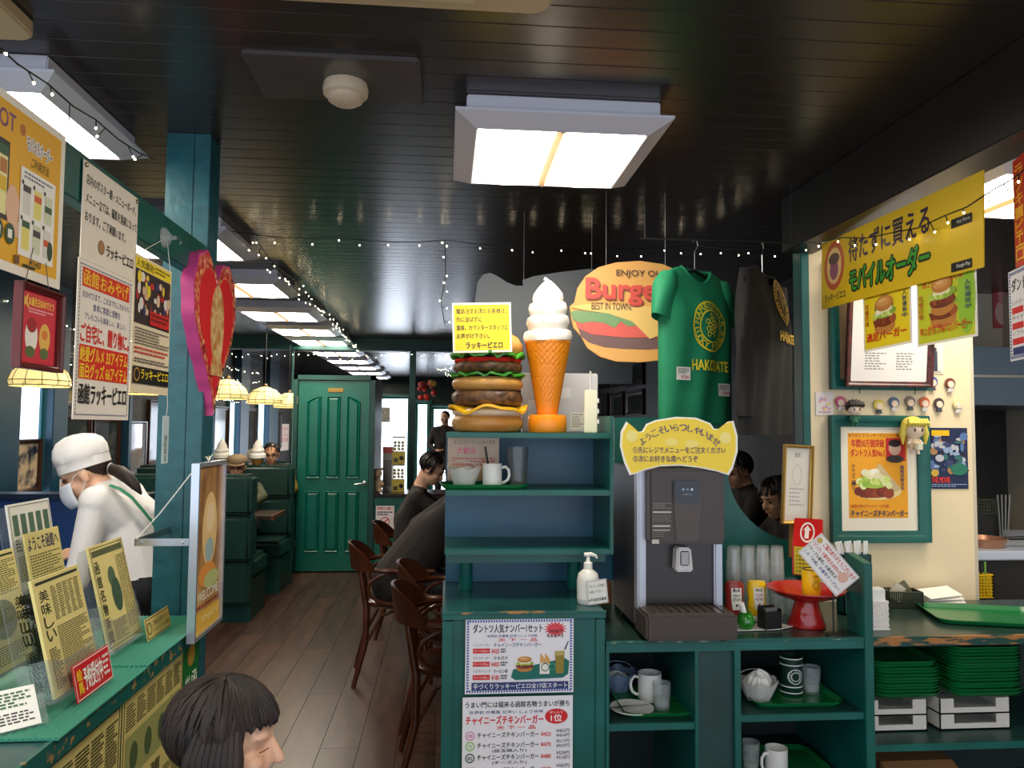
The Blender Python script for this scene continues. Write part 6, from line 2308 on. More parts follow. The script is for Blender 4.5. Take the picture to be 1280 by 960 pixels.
GRN = mat((8, 122, 82), 0.75, var=0.08, scale=5)
hk = at(868, 300, 3.0)
hanger((hk.x, 3.0, rz_), 0.60, 0.36, 'black hanger under the green printed shirt')
t, yf = garment('green_shirt', (hk.x + 0.005, 3.0, rz_ - 0.122), 0.60, 0.42, 0.62, GRN, 'green short sleeved shirt with a round yellow print on a hanger', 'shirt', 0.19, 0.062)
emblem(t, yf, 0.205, -0.34, (216, 200, 40), 'HAKODATE', 'HAMBURGER', 'LUCKY PIERROT')
for x_, z_, lb in ((-0.15, -0.455, 'a'), (0.09, -0.51, 'b')):
    p = Print(0.07, 0.05, y_of=lambda X, Z: yf(X + x_, Z + z_) - 0.008)
    p.r(0, 0, 1, 1, (226, 224, 216))
    p.n(0.1, 0.12, 0.9, 0.55, 3, (60, 60, 60), 0.45, 2, 7)
    p.t('¥2,200', 0.3, 0.65, 0.9, 0.9, (200, 50, 40), 0.02)
    for m_ in p.m.values():
        for v in m_.v:
            v.x += x_
            v.z += z_
    p.build(t)
BLK = mat((22, 19, 20), 0.9, var=0.1, scale=6)
hk = at(955, 300, 2.98)
hanger((hk.x, 3.0, rz_ - 0.004), 0.95, 0.38, 'black hanger under the black printed sweatshirt')
t, yf = garment('black_sweatshirt', (hk.x + 0.01, 3.0, rz_ - 0.125), 0.90, 0.60, 0.66, BLK, 'black long sleeved sweatshirt with yellow print beside the green shirt', 'shirt', 0.56, 0.085)
emblem(t, yf, 0.19, -0.22, (214, 172, 40), 'HAKODATE', 'HAMBURGER', 'LUCKY PIERROT', 0.04)
# gold framed certificate leaning by the trim post
a, b = at(974, 655, 3.175), at(1012, 556, 3.175)
t = thing('certificate_frame', 'gold framed certificate leaning by the green trim post', 'picture frame', ((a.x + b.x) / 2, 3.175, a.z))
W, H = b.x - a.x, b.z - a.z
frame_ring(W, H, 0.014, 0.02).build('frame', mat((190, 150, 70), 0.3, metal=0.5), t, bevel=0.001)
B(-W / 2 + 0.01, -0.005, 0.01, W / 2 - 0.01, 0.003, H - 0.01).build('certificate', mat((226, 222, 210), 0.3), t)
p = Print(W, H)
p.t('賞状', 0.4, 0.1, 0.6, 0.16, (120, 120, 116))
p.ring(0.5, 0.38, 0.16, 0.13, 0.02, (190, 190, 186))
p.n(0.25, 0.55, 0.75, 0.8, 5, (170, 170, 166), 0.3, 3, 6)
for m_ in p.m.values():
    for v in m_.v:
        v.y -= 0.005
p.build(t)
t.rotation_euler = (0, 0.05, 0.12)
B(-0.02, 0.003, -0.14, 0.02, 0.012, 0.02).build('easel_leg', mat((150, 110, 50), 0.4), t)
# ============================================================ KITCHEN
HOOD = mat((96, 116, 138), 0.35, metal=0.4, var=0.1, scale=2)
t = thing('range_hood', 'blue-grey steel range hood in the kitchen', 'range hood', (3.1, 4.75, 1.64))
MB().prism([(-0.75, 0), (0.95, 0), (0.95, 0.34), (-0.75, 0.34)], -0.55, 0.5).build('canopy', HOOD, t, bevel=0.004)
B(-0.75, -0.56, 0.16, 0.95, -0.545, 0.175).build('seam', STEEL, t)
struct(B(CX1 + 0.07, 5.25, 0, 4.05, 5.29, 1.64).build('wall_backsplash', mat((46, 46, 48), 0.35, var=0.2)))
kq = at(1218, 690, 3.55)
KT = kq.z
t = thing('kitchen_worktop', 'pale steel topped kitchen worktop with a black front', 'worktop', (3.1, 3.95, 0))
B(-0.70, -0.38, KT - 0.045, 0.9, 0.38, KT).build('top', mat((196, 206, 222), 0.3), t, bevel=0.006)
B(-0.70, -0.35, 0, 0.9, 0.36, KT - 0.045).build('base_cabinet', mat((30, 30, 33), 0.4), t)
q = at(1234, 684, 3.7)
t = thing('frying_pan', 'shallow copper coloured pan with black handle on the kitchen worktop', 'pan', (q.x, 3.72, KT + 0.001))
MB().lathe([(0.001, 0), (0.085, 0), (0.105, 0.045), (0.102, 0.045), (0.083, 0.005), (0.001, 0.005)], 32).build('pan', mat((176, 126, 100), 0.3, metal=0.4), t, smooth=True)
MB().tube([(0.10, -0.01, 0.04), (0.26, -0.06, 0.05)], [0.009, 0.012], 8).build('handle', BLACK, t, smooth=True)
q = at(1230, 660, 3.95)
t = thing('kitchen_rack', 'black box with a green lattice basket on top in the kitchen', 'rack', (q.x + 0.02, 4.05, KT + 0.001))
B(-0.1, -0.08, 0, 0.1, 0.08, 0.13).build('box', BLACK, t, bevel=0.004)
t2 = thing('wire_basket', 'green lattice basket on the black box in the kitchen', 'basket', (q.x + 0.02, 4.05, KT + 0.135))
lattice(0.18, 0.13, 0.075, mat((58, 66, 54), 0.4), t2, bar=0.006, step=0.016)
q = at(1223, 620, 3.9)
t2 = thing('paper_roll', 'white paper towel roll standing in the kitchen', 'paper roll', (q.x + 0.11, 4.22, KT + 0.001))
MB().lathe([(0.001, 0), (0.045, 0), (0.045, 0.33), (0.018, 0.33), (0.018, 0.31), (0.001, 0.31)], 24).build('roll', PAPER, t2, smooth=True)
q = at(1227, 745, 3.55)
t2 = thing('yellow_basket', 'small yellow lattice basket with pens hung on the worktop front', 'basket', (q.x, 3.545, q.z))
lattice(0.075, 0.05, 0.105, mat((240, 196, 20), 0.4), t2, bar=0.005, step=0.014)
for k in range(3):
    MB().tube([(-0.02 + 0.018 * k, 0, 0.02), (-0.022 + 0.02 * k, 0, 0.14 + 0.012 * k)], 0.005, 8).build('pen', mat(((40, 60, 130), (40, 40, 44), (120, 170, 60))[k], 0.4), t2)
for k in range(4):
    q = at(1268 + 3 * k, 690, 3.85)
    o = MB().tube([(q.x, 3.95, KT + 0.002), (q.x + 0.01 * (k - 1), 3.95, KT + 0.24)], 0.004, 6).build('skewer', STEEL)
    tag(o, 'thin steel skewer standing by the kitchen stove', 'skewer', 'kitchen skewers')
a, b = at(1243, 410, 5.28), at(1266, 332, 5.28)
t, p = sheet('pink_poster', 'faded red and pink poster on the kitchen wall above the hood', 'poster', ((a.x + b.x) / 2, 5.29, a.z), 0, b.x - a.x, b.z - a.z, (200, 90, 96), 0.003)
p.t('Welcome', 0.2, 0.1, 0.8, 0.18, (240, 214, 210), 0.02)
p.e(0.5, 0.75, 0.4, 0.2, (230, 190, 180))
p.e(0.45, 0.5, 0.2, 0.12, (226, 150, 150))
p.build(t)
# ============================================================ SEATING
import numpy as np
BENT = mat((78, 40, 24), 0.25, var=0.3, scale=9)


def bent_chair(loc, rz, label):
    """bentwood armchair, facing local +x"""
    t = thing('bentwood_chair', label, 'chair', loc, rz, 'bentwood chairs')
    MB().lathe([(0.001, 0.435), (0.19, 0.435), (0.205, 0.445), (0.205, 0.462), (0.19, 0.468), (0.001, 0.462)], 36).build('seat', BENT, t, smooth=True)
    for sx, sy in ((-1, -1), (-1, 1), (1, -1), (1, 1)):
        top = (sx * 0.14, sy * 0.14, 0.44)
        foot = (sx * (0.25 if sx < 0 else 0.19), sy * 0.19, 0)
        mid = (sx * 0.185, sy * 0.165, 0.25)
        if sx < 0:
            pts = [foot, mid, (-0.185, sy * 0.15, 0.44), (-0.225, sy * 0.13, 0.66)]
            rs = [0.013, 0.018, 0.019, 0.014]
        else:
            pts, rs = [foot, mid, top], [0.012, 0.017, 0.018]
        MB().tube(pts, rs, 10).build('leg', BENT, t, smooth=True)
    path = []
    for i in range(25):
        a = math.radians(90 + 180 * i / 24)
        path.append((-0.02 + 0.245 * math.cos(a), 0.255 * math.sin(a), 0.665))
    path = [(0.20, 0.235, 0.655), (0.10, 0.25, 0.662)] + path + [(0.10, -0.25, 0.662), (0.20, -0.235, 0.655)]
    MB().tube(path, 0.016, 8, flat=0.8).build('arm_rail', BENT, t, smooth=True)
    vs, fs = [], []
    n = 20
    for i in range(n + 1):
        a = math.radians(118 + 124 * i / n)
        u = abs(i / n - 0.5) * 2
        zt = 0.80 - 0.11 * u ** 3
        for r_, z in ((0.262, 0.65), (0.282, zt), (0.268, zt), (0.248, 0.65)):
            vs.append((-0.02 + r_ * math.cos(a), r_ * math.sin(a), z))
    for i in range(n):
        for k in range(4):
            fs.append((i * 4 + k, i * 4 + (k + 1) % 4, (i + 1) * 4 + (k + 1) % 4, (i + 1) * 4 + k))
    fs += [(0, 1, 2, 3), (4 * n, 4 * n + 1, 4 * n + 2, 4 * n + 3)]
    MB().add(vs, fs).build('backrest', BENT, t, smooth=True)
    for sy in (-1, 1):
        pts = [(-0.02 + 0.155 * math.cos(a), sy * (0.225 + 0.012 * math.sin(a)), 0.56 + 0.092 * math.sin(a)) for a in [2 * PI * i / 24 for i in range(24)]]
        MB().tube(pts, 0.010, 8, closed=True).build('hoop', BENT, t, smooth=True)
        pts = [(0.16, sy * 0.165, 0.26), (0.10, sy * 0.16, 0.39), (0.0, sy * 0.155, 0.425), (-0.10, sy * 0.16, 0.39), (-0.17, sy * 0.165, 0.26)]
        MB().tube(pts, 0.009, 8).build('brace', BENT, t, smooth=True)
    return t


CH = [((0.07, 3.48, 0), 0.04, 'empty bentwood armchair close behind the menu cabinet'), ((0.06, 4.03, 0), -0.05, 'empty bentwood armchair between the cabinet and the seated customer in black'),
      ((-0.27, 4.74, 0), 0.08, 'bentwood armchair with a hunched customer in black'), ((-0.22, 5.72, 0), 0.0, 'bentwood armchair of the customer beside the low wall')]
for c_ in CH:
    bent_chair(*c_)
for x_, y_, lb in ((0.70, 3.70, 'dark wooden table behind the menu cabinet'), (0.42, 4.74, 'dark wooden table before the hunched customer'), (0.46, 5.75, 'dark wooden table near the low wall'), (1.32, 4.60, 'brown wooden table seen through the round cut-out')):
    t = thing('dining_table', lb, 'table', (x_, y_, 0))
    B(-0.34, -0.36, 0.69, 0.34, 0.36, 0.72).build('table_top', mat((112, 74, 44), 0.3, var=0.2, scale=6), t, bevel=0.006)
    MB().lathe([(0.04, 0.02), (0.035, 0.1), (0.035, 0.69)], 16).build('column', BLACK, t, smooth=True)
    MB().lathe([(0.001, 0), (0.24, 0), (0.23, 0.02), (0.001, 0.03)], 24).build('base', BLACK, t, smooth=True)
# ---- booths on the left
LEA = mat((24, 56, 50), 0.32, var=0.15, scale=3)


def booth(x0, x1, yb, face, label, top=1.11):
    """bench with its back at yb, seat towards face (+1 away, -1 to the camera)"""
    t = thing('booth_bench', label, 'booth', ((x0 + x1) / 2, yb, 0), 0 if face > 0 else PI)
    w = (x1 - x0) / 2
    B(-w, -0.03, 0, w, 0.03, top - 0.03).build('back_board', GREEN_D, t)
    for z0, z1 in ((0.46, 0.80), (0.81, top)):
        B(-w, 0.02, z0, w, 0.13, z1).build('back_cushion', LEA, t, bevel=0.03, seg=3)
        B(-w, -0.11, z0, w, -0.02, z1).build('rear_cushion', LEA, t, bevel=0.025, seg=3)
    B(-w, -0.10, 0.14, w, -0.02, 0.45).build('rear_panel', LEA, t, bevel=0.02)
    B(-w, 0.05, 0.30, w, 0.52, 0.46).build('seat_cushion', LEA, t, bevel=0.03, seg=3)
    B(-w + 0.01, 0.03, 0, w - 0.01, 0.48, 0.30).build('plinth', GREEN_D, t)
    return t


bx1 = at(313, 650, 6.0).x
booth(-2.85, bx1, 6.1, 1, 'dark green leather booth whose back faces the framed sign')
bx2 = at(363, 650, 7.45).x
booth(-2.85, bx2, 7.55, -1, 'dark green leather booth with the customer in a cap')
booth(-2.85, bx2 - 0.12, 8.42, -1, 'dark green leather booth behind the door side', 1.05)
t = thing('booth_table', 'dark table edged in wood between the green booths', 'table', (-2.13, 6.84, 0))
tx = at(345, 645, 6.75).x
B(-0.70, -0.24, 0.70, tx + 2.13, 0.24, 0.735).build('table_top', mat((60, 50, 44), 0.3), t, bevel=0.004)
B(tx + 2.13 - 0.004, -0.245, 0.698, tx + 2.13 + 0.008, 0.245, 0.737).build('edge_strip', mat((130, 70, 40), 0.4), t)
MB().tube([(0.1, 0, 0), (0.1, 0, 0.70)], 0.035, 12).build('leg', BLACK, t)
CONE = mat((176, 120, 60), 0.5)
for px, Y_ in ((277, 7.56), (322, 7.58)):
    q = at(px, 575, Y_)
    t = thing('cone_figurine', 'small white soft ice cream figurine on the booth back ' + ('beside the khaki cap' if px > 300 else 'beside the framed sign'), 'figurine', (q.x, Y_, 1.112))
    MB().lathe([(0.001, 0), (0.035, 0), (0.062, 0.05), (0.001, 0.05)], 20).build('cone', CONE, t, smooth=True)
    MB().lathe([(0.05, 0.05), (0.078, 0.07), (0.075, 0.10), (0.058, 0.115), (0.062, 0.14), (0.045, 0.165), (0.044, 0.185), (0.02, 0.225), (0.001, 0.25)], 22, wob=lambda rr, z, a: (rr, z + 0.006 * math.sin(a))).build('swirl', WHITE, t, smooth=True)
# ============================================================ PEOPLE
def cap_geo(mb, p0, r0, p1, r1, n=14):
    p0, p1 = Vector(p0), Vector(p1)
    d = (p1 - p0)
    L = max(d.length, 1e-4)
    d = d / L
    pts, rs = [], []
    for k in range(5):
        a = PI / 2 * (1 - k / 4)
        pts.append(p0 - d * (r0 * math.sin(a)))
        rs.append(max(0.0006, r0 * math.cos(a)))
    for k in range(5):
        a = PI / 2 * k / 4
        pts.append(p1 + d * (r1 * math.sin(a)))
        rs.append(max(0.0006, r1 * math.cos(a)))
    mb.tube(pts, rs, n)


def body_obj(name, caps, mats, parent, vox):
    """caps: (p0, r0, p1, r1, mat) or ('e', M, radii, mat) grown together into one skin"""
    mb = MB()
    for c in caps:
        if c[0] == 'e':
            mb.ball((0, 0, 0), c[2], 18, 12, c[1])
        else:
            cap_geo(mb, *c[:4])
    tmp = mb.build('tmp', mats[0])
    m1 = tmp.modifiers.new('r', 'REMESH')
    m1.mode = 'VOXEL'
    m1.voxel_size = vox
    m2 = tmp.modifiers.new('s', 'SMOOTH')
    m2.factor = 0.5
    m2.iterations = 4
    dg = bpy.context.evaluated_depsgraph_get()
    me = bpy.data.meshes.new_from_object(tmp.evaluated_get(dg))
    bpy.data.objects.remove(tmp)
    me.name = name
    me.materials.clear()
    for m in mats:
        me.materials.append(m)
    n = len(me.polygons)
    cen = np.empty(n * 3)
    me.polygons.foreach_get('center', cen)
    cen = cen.reshape(-1, 3)
    best = np.full(n, 1e9)
    idx = np.zeros(n, dtype=np.int32)
    for c in caps:
        if c[0] == 'e':
            Mi = np.array(c[1].inverted())
            q = cen @ Mi[:3, :3].T + Mi[:3, 3]
            rr = np.array(c[2])
            ds = (np.linalg.norm(q / rr, axis=1) - 1) * rr.min()
        else:
            a, b = np.array(c[0]), np.array(c[2])
            ab = b - a
            u = np.clip(((cen - a) @ ab) / max(ab @ ab, 1e-9), 0, 1)
            ds = np.linalg.norm(cen - a - u[:, None] * ab, axis=1) - (c[1] + (c[3] - c[1]) * u)
        w = ds < best
        best[w] = ds[w]
        idx[w] = c[-1]
    me.polygons.foreach_set('material_index', idx)
    me.polygons.foreach_set('use_smooth', np.ones(n, dtype=bool))
    o = bpy.data.objects.new(name, me)
    col.objects.link(o)
    o.parent = parent
    return o


def head_frame(c, fwd, up=(0, 0, 1), s=1.0):
    f = Vector(fwd).normalized()
    r = f.cross(Vector(up)).normalized()
    u = r.cross(f)
    M = Matrix((r, f, u)).transposed().to_4x4()
    return Matrix.Translation(c) @ M @ Matrix.Scale(s, 4)


def head_caps(M, mi=0):
    s = M.to_scale().x
    R = M

    def E(c, r):
        return ('e', R @ Matrix.Translation(c), r, mi)

    def P(*c):
        return tuple(R @ Vector(c))
    out = [E((0, -0.012, 0.028), (0.072, 0.092, 0.082)), E((0, 0.024, -0.045), (0.054, 0.060, 0.064)), E((0, 0.056, -0.088), (0.026, 0.022, 0.020)),
           (P(0, 0.086, 0.004), 0.008 * s, P(0, 0.103, -0.030), 0.012 * s, mi), E((0, 0.068, 0.022), (0.050, 0.020, 0.012)),
           E((0, 0.078, -0.058), (0.022, 0.012, 0.009)), E((0.034, 0.058, -0.030), (0.022, 0.022, 0.020)), E((-0.034, 0.058, -0.030), (0.022, 0.022, 0.020)),
           E((0.074, -0.006, -0.012), (0.010, 0.020, 0.030)), E((-0.074, -0.006, -0.012), (0.010, 0.020, 0.030))]
    return out


def hair_obj(M, m, parent, front=0.35, low=-0.55, strands=0, seed=1, lengths=(0.04, 0.09), part=0.0, puff=1.0):
    """closed hair shell: outside the skull where hair grows, sunk inside it over the face"""
    mb = MB()
    N, K_ = 40, 26
    rx, ry, rz = 0.079 * puff, 0.101 * puff, 0.089 * puff
    vs, fs = [], []
    def rad(d):
        # d unit direction in head space; face zone = forward and below the hair line
        f, z = d.y, d.z
        edge = (f - front) * 2.2 - (z - 0.30) * 1.7
        low_e = (low - z) * 3.0
        k = max(edge, low_e)
        k = max(0.0, min(1.0, k * 2.5))
        nz = 0.03 * noise.noise(d * 5 + Vector((seed, 0, 0)))
        return (1 + nz) * (1 - k) + 0.80 * k
    for i in range(K_ + 1):
        th = -PI / 2 + PI * i / K_
        for j in range(N):
            a = 2 * PI * j / N
            d = Vector((math.cos(th) * math.cos(a), math.cos(th) * math.sin(a), math.sin(th)))
            q = rad(d)
            vs.append((d.x * rx * q, -0.012 + d.y * ry * q, 0.028 + d.z * rz * q))
    for i in range(K_):
        for j in range(N):
            fs.append((i * N + j, i * N + (j + 1) % N, (i + 1) * N + (j + 1) % N, (i + 1) * N + j))
    mb.add(vs, fs, M)
    rnd = random.Random(seed)
    for k in range(strands):
        # roots near the crown, falling over the skull
        a = rnd.uniform(0, 2 * PI)
        th = rnd.uniform(0.15, 1.56)
        pts, rs = [], []
        L = rnd.uniform(0.8, 1.25)
        a2 = a + rnd.uniform(-0.15, 0.15)
        for i in range(6):
            u = i / 5
            t_ = th - L * u
            if math.sin(a2) > 0.55 and t_ < 0.30:
                t_ = 0.30 + (t_ - 0.30) * 0.15
            d = Vector((math.cos(t_) * math.cos(a + (a2 - a) * u), math.cos(t_) * math.sin(a + (a2 - a) * u), math.sin(t_)))
            g = 1.005 + 0.035 * math.sin(PI * u) + (rnd.uniform(0, 0.03) if i == 5 else 0)
            pts.append((d.x * rx * g, -0.012 + d.y * ry * g, 0.028 + d.z * rz * g))
            rs.append(0.0042 * (1 - 0.85 * abs(u - 0.35)))
        mb.tube([tuple(M @ Vector(q)) for q in pts], rs, 5)
    return mb.build('hair', m, parent, smooth=True)


SKIN = mat((226, 178, 148), 0.5)
SKIN2 = mat((204, 152, 120), 0.5)
HAIR = mat((22, 15, 13), 0.62, c2=(42, 28, 23), scale=30, stretch=(1, 1, 0.3))
HAIRB = mat((20, 17, 17), 0.4)
COATW = mat((236, 234, 236), 0.7)
BLKC = mat((36, 31, 31), 0.85, var=0.12, scale=5)
TROU = mat((28, 30, 38), 0.8)
SHOE = mat((24, 22, 22), 0.5)


def hand_caps(w, d, side, mi, s=1.0):
    """palm and five bent fingers from wrist w along d"""
    d = Vector(d).normalized()
    sd = Vector(side).normalized()
    n = d.cross(sd).normalized()
    w = Vector(w)
    out = [(tuple(w), 0.024 * s, tuple(w + d * 0.075 * s), 0.028 * s, mi)]
    for k, (o_, L) in enumerate(((-0.027, 0.055), (-0.009, 0.068), (0.010, 0.064), (0.028, 0.050))):
        a = w + d * 0.085 * s + sd * o_ * s
        b = a + d * L * 0.55 * s + n * 0.006 * s
        c = b + (d * 0.7 + n * 0.7) * L * 0.5 * s
        out += [(tuple(a - d * 0.02 * s), 0.010 * s, tuple(b), 0.009 * s, mi), (tuple(b), 0.009 * s, tuple(c), 0.0075 * s, mi)]
    a = w + d * 0.03 * s - sd * 0.025 * s
    b = a + (d * 0.6 - sd * 0.6 + n * 0.3) * 0.045 * s
    out += [(tuple(a), 0.012 * s, tuple(b), 0.010 * s, mi), (tuple(b), 0.010 * s, tuple(b + d * 0.028 * s), 0.008 * s, mi)]
    return out


def person(label, base, H, fwd, neck, chest, hip, arms, legs, mats, vox=0.011, s=1.0, chest_r=0.135, belly_r=0.125, hipr=0.13, shoulder=0.17, side=(0, 1, 0), up=(0, 0, 1)):
    """H head centre, then joints in world space; mats: skin, top, trousers, shoes"""
    t = thing('person', label, 'person', base)
    inv = Vector(base)

    def L(p):
        return tuple(Vector(p) - inv)
    M = head_frame(Vector(H) - inv, fwd, up, s)
    caps = head_caps(M)
    nk = Vector(neck) - inv
    ch = Vector(chest) - inv
    hp = Vector(hip) - inv
    sd = Vector(side).normalized()
    hb = M @ Vector((0, -0.028, -0.055))
    caps.append((tuple(hb), 0.050 * s, tuple(nk), 0.056 * s, 0))
    caps.append((tuple(nk), 0.062 * s, tuple(ch), chest_r, 1))
    for sg in (-1, 1):
        shp = nk + (ch - nk) * 0.25 + sd * sg * shoulder
        caps.append((tuple(nk + (ch - nk) * 0.12), 0.062 * s, tuple(shp), 0.062 * s, 1))
        caps.append((tuple(shp), 0.066 * s, tuple(ch + sd * sg * 0.06), chest_r * 0.85, 1))
        caps.append((tuple(ch + sd * sg * 0.055), chest_r * 0.9, tuple(hp + sd * sg * 0.06), belly_r, 1))
    caps.append((tuple(hp + sd * 0.07), hipr * 0.95, tuple(hp - sd * 0.07), hipr * 0.95, 2))
    for sg, (el, wr, hd) in zip((-1, 1), arms):
        shp = nk + (ch - nk) * 0.25 + sd * sg * shoulder
        caps.append((tuple(shp), 0.060 * s, L(el), 0.047 * s, 1))
        caps.append((L(el), 0.047 * s, L(wr), 0.033 * s, 1))
        d = Vector(hd)
        caps += hand_caps(L(wr), d, sd, 0, s)
    for sg, (kn, an, toe) in zip((-1, 1), legs):
        h0 = hp + sd * sg * 0.085
        caps.append((tuple(h0), 0.088 * s, L(kn), 0.062 * s, 2))
        caps.append((L(kn), 0.060 * s, L(an), 0.042 * s, 2))
        caps.append((L(an), 0.042 * s, L(toe), 0.036 * s, 3))
    body_obj('body', caps, mats, t, vox)
    return t, M


def face(t, M, glasses=False, brow=HAIRB, closed=False):
    for sg in (-1, 1):
        if closed:
            MB().tube([tuple(M @ Vector((sg * (0.02 + 0.006 * k), 0.084 - 0.0028 * k, -0.003 - 0.0012 * math.sin(PI * k / 4)))) for k in range(5)], 0.0014, 5).build('eyelid', mat((130, 84, 72), 0.6), t)
        else:
            MB().ball((0, 0, 0), (0.013, 0.007, 0.0075), 10, 8, M @ Matrix.Translation((sg * 0.031, 0.077, 0.002))).build('eye', mat((50, 36, 30), 0.25), t, smooth=True)
        if closed:
            continue
        MB().tube([tuple(M @ Vector((sg * (0.014 + 0.010 * k), 0.089 - 0.003 * k, 0.022 + 0.003 * math.sin(PI * k / 3)))) for k in range(4)], 0.0032, 6).build('eyebrow', brow, t)
        if glasses:
            MB().tube([tuple(M @ Vector((sg * 0.033 + 0.023 * math.cos(a), 0.096, 0.0 + 0.017 * math.sin(a)))) for a in [2 * PI * i / 18 for i in range(18)]], 0.0022, 6, closed=True).build('glasses_rim', BLACK, t)
            MB().tube([tuple(M @ Vector(q)) for q in ((sg * 0.056, 0.094, 0.004), (sg * 0.076, 0.05, 0.006), (sg * 0.082, -0.01, 0.002))], 0.002, 6).build('glasses_temple', BLACK, t)
    if glasses:
        MB().tube([tuple(M @ Vector(q)) for q in ((-0.010, 0.098, 0.004), (0, 0.102, 0.008), (0.010, 0.098, 0.004))], 0.002, 6).build('glasses_bridge', BLACK, t)
    MB().tube([tuple(M @ Vector((0.007 * k, 0.090 - 0.0009 * k * k, -0.058))) for k in range(-3, 4)], 0.0028, 6).build('mouth', mat((176, 100, 90), 0.5), t)


# ---- member of staff in white
Hs = at(106, 592, 3.42)
base = Vector((at(170, 700, 3.5).x, 3.5, 0))
nk, chs = at(136, 612, 3.46), at(160, 655, 3.5)
hp = Vector((base.x + 0.02, 3.52, 0.80))
chs = Vector((at(160, 652, 3.5).x, 3.5, at(160, 652, 3.5).z))
t, M = person('staff member in white coat, white cap and mask bending over the counter', base, Hs, (-1, -0.25, -0.50), nk, chs, hp,
              [((chs.x - 0.10, 3.27, 0.86), (chs.x - 0.28, 3.24, 0.90), (-1, -0.1, -0.1)), ((chs.x - 0.10, 3.72, 0.86), (chs.x - 0.28, 3.72, 0.90), (-1, 0.1, -0.1))],
              [((base.x - 0.03, 3.42, 0.43), (base.x + 0.02, 3.42, 0.06), (base.x - 0.13, 3.41, 0.045)), ((base.x - 0.03, 3.62, 0.43), (base.x + 0.02, 3.62, 0.06), (base.x - 0.13, 3.62, 0.045))],
              [SKIN, COATW, TROU, SHOE], 0.008, side=(0, 1, 0))
face(t, M)
hair_obj(M, HAIR, t, 0.25, -0.75, 0, 3, puff=1.0)
MB().tube([tuple(at(*q) - Vector(base)) for q in ((131, 587, 3.44), (139, 586, 3.42), (150, 590, 3.37), (161, 598, 3.34), (170, 608, 3.33), (177, 618, 3.335))], [0.014, 0.022, 0.028, 0.026, 0.019, 0.004], 12).build('ponytail', HAIR, t, smooth=True)
MB().tube([tuple(at(138, 586, 3.42) - Vector(base) + Vector((0, 0.022 * math.cos(a), 0.022 * math.sin(a)))) for a in [2 * PI * i / 14 for i in range(14)]], 0.005, 6, closed=True).build('hair_tie', mat((180, 176, 170), 0.4), t)


def hatw(rr, z, a):
    k = noise.noise(Vector((math.cos(a) * 1.6, math.sin(a) * 1.6, z * 14)))
    return rr * (1 + (0.05 * k if z > 0.06 else 0)), z + (0.010 * k if z > 0.09 else 0)


MH = M @ Matrix.Translation((0, -0.012, 0.020)) @ Matrix.Rotation(0.12, 4, 'X')
MB().lathe([(0.086, 0.0), (0.089, 0.002), (0.090, 0.040), (0.092, 0.042), (0.094, 0.075), (0.085, 0.105), (0.066, 0.128), (0.035, 0.142), (0.001, 0.146)], 40, sx=0.92, sy=1.16, M=MH, wob=hatw).build('cap', mat((242, 240, 240), 0.7), t, smooth=True)
mk = MB()
vs, fs = [], []
for i in range(9):
    z = 0.0 - 0.105 * i / 8 - 0.012
    for j in range(13):
        a = math.radians(-68 + 136 * j / 12)
        bl = math.sin(PI * (i + 0.6) / 9.2)
        vs.append(tuple(M @ Vector(((0.060 + 0.004 * bl) * math.sin(a), 0.024 + (0.078 + 0.022 * bl) * math.cos(a), z))))
for i in range(8):
    for j in range(12):
        fs.append((i * 13 + j, i * 13 + j + 1, (i + 1) * 13 + j + 1, (i + 1) * 13 + j))
mo = MB().add(vs, fs).build('face_mask', mat((212, 220, 234), 0.7), t, smooth=True)
sol = mo.modifiers.new('thickness', 'SOLIDIFY')
sol.thickness = 0.003
for sg in (-1, 1):
    MB().tube([tuple(M @ Vector(q)) for q in ((sg * 0.056, 0.052, -0.02), (sg * 0.070, 0.03, 0.005), (sg * 0.080, -0.012, 0.016), (sg * 0.076, 0.0, -0.035), (sg * 0.056, 0.05, -0.09))], 0.002, 6).build('mask_loop', WHITE, t)
lb_ = Vector(base)
nkl, chl = Vector(nk) - lb_, Vector(chs) - lb_
strap = []
for q in ((138, 607, 3.33), (150, 611, 3.30), (165, 622, 3.305), (178, 637, 3.33), (190, 652, 3.36), (200, 668, 3.40)):
    strap.append(tuple(at(*q) - lb_))
MB().tube(strap, 0.011, 8, flat=0.45).build('apron_strap', mat((44, 140, 96), 0.6), t, smooth=True)
MB().lathe([(0.145, 0.0), (0.165, 0.02), (0.158, 0.10), (0.15, 0.12)], 28, (0.02, 0.02, 0.74), close=True).build('apron_band', mat((20, 110, 70), 0.6), t, smooth=True)
# ---- child or short person by the counter end, only the head in view
Hc = at(283, 925, 1.46)
base = Vector((Hc.x - 0.03, Hc.y, 0))
nk = Hc + Vector((-0.03, 0, -0.135))
chs = nk + Vector((-0.01, 0, -0.14))
hp = Vector((base.x, base.y, 0.44))
t, M = person('dark haired child standing by the newsprint covered counter', base, Hc, (1, 0.02, -0.08), nk, chs, hp,
              [((base.x + 0.02, base.y - 0.17, 0.52), (base.x + 0.08, base.y - 0.16, 0.40), (0.3, 0, -1)), ((base.x + 0.02, base.y + 0.17, 0.52), (base.x + 0.08, base.y + 0.16, 0.40), (0.3, 0, -1))],
              [((base.x + 0.02, base.y - 0.06, 0.24), (base.x, base.y - 0.06, 0.05), (base.x + 0.09, base.y - 0.06, 0.03)), ((base.x + 0.02, base.y + 0.06, 0.24), (base.x, base.y + 0.06, 0.05), (base.x + 0.09, base.y + 0.06, 0.03))],
              [SKIN, mat((60, 64, 84), 0.8), TROU, SHOE], 0.006, 0.93, 0.085, 0.08, 0.085, 0.10)
face(t, M, closed=True, brow=mat((120, 84, 70), 0.6))
hair_obj(M, HAIR, t, 0.42, -0.95, 520, 5, puff=1.02)
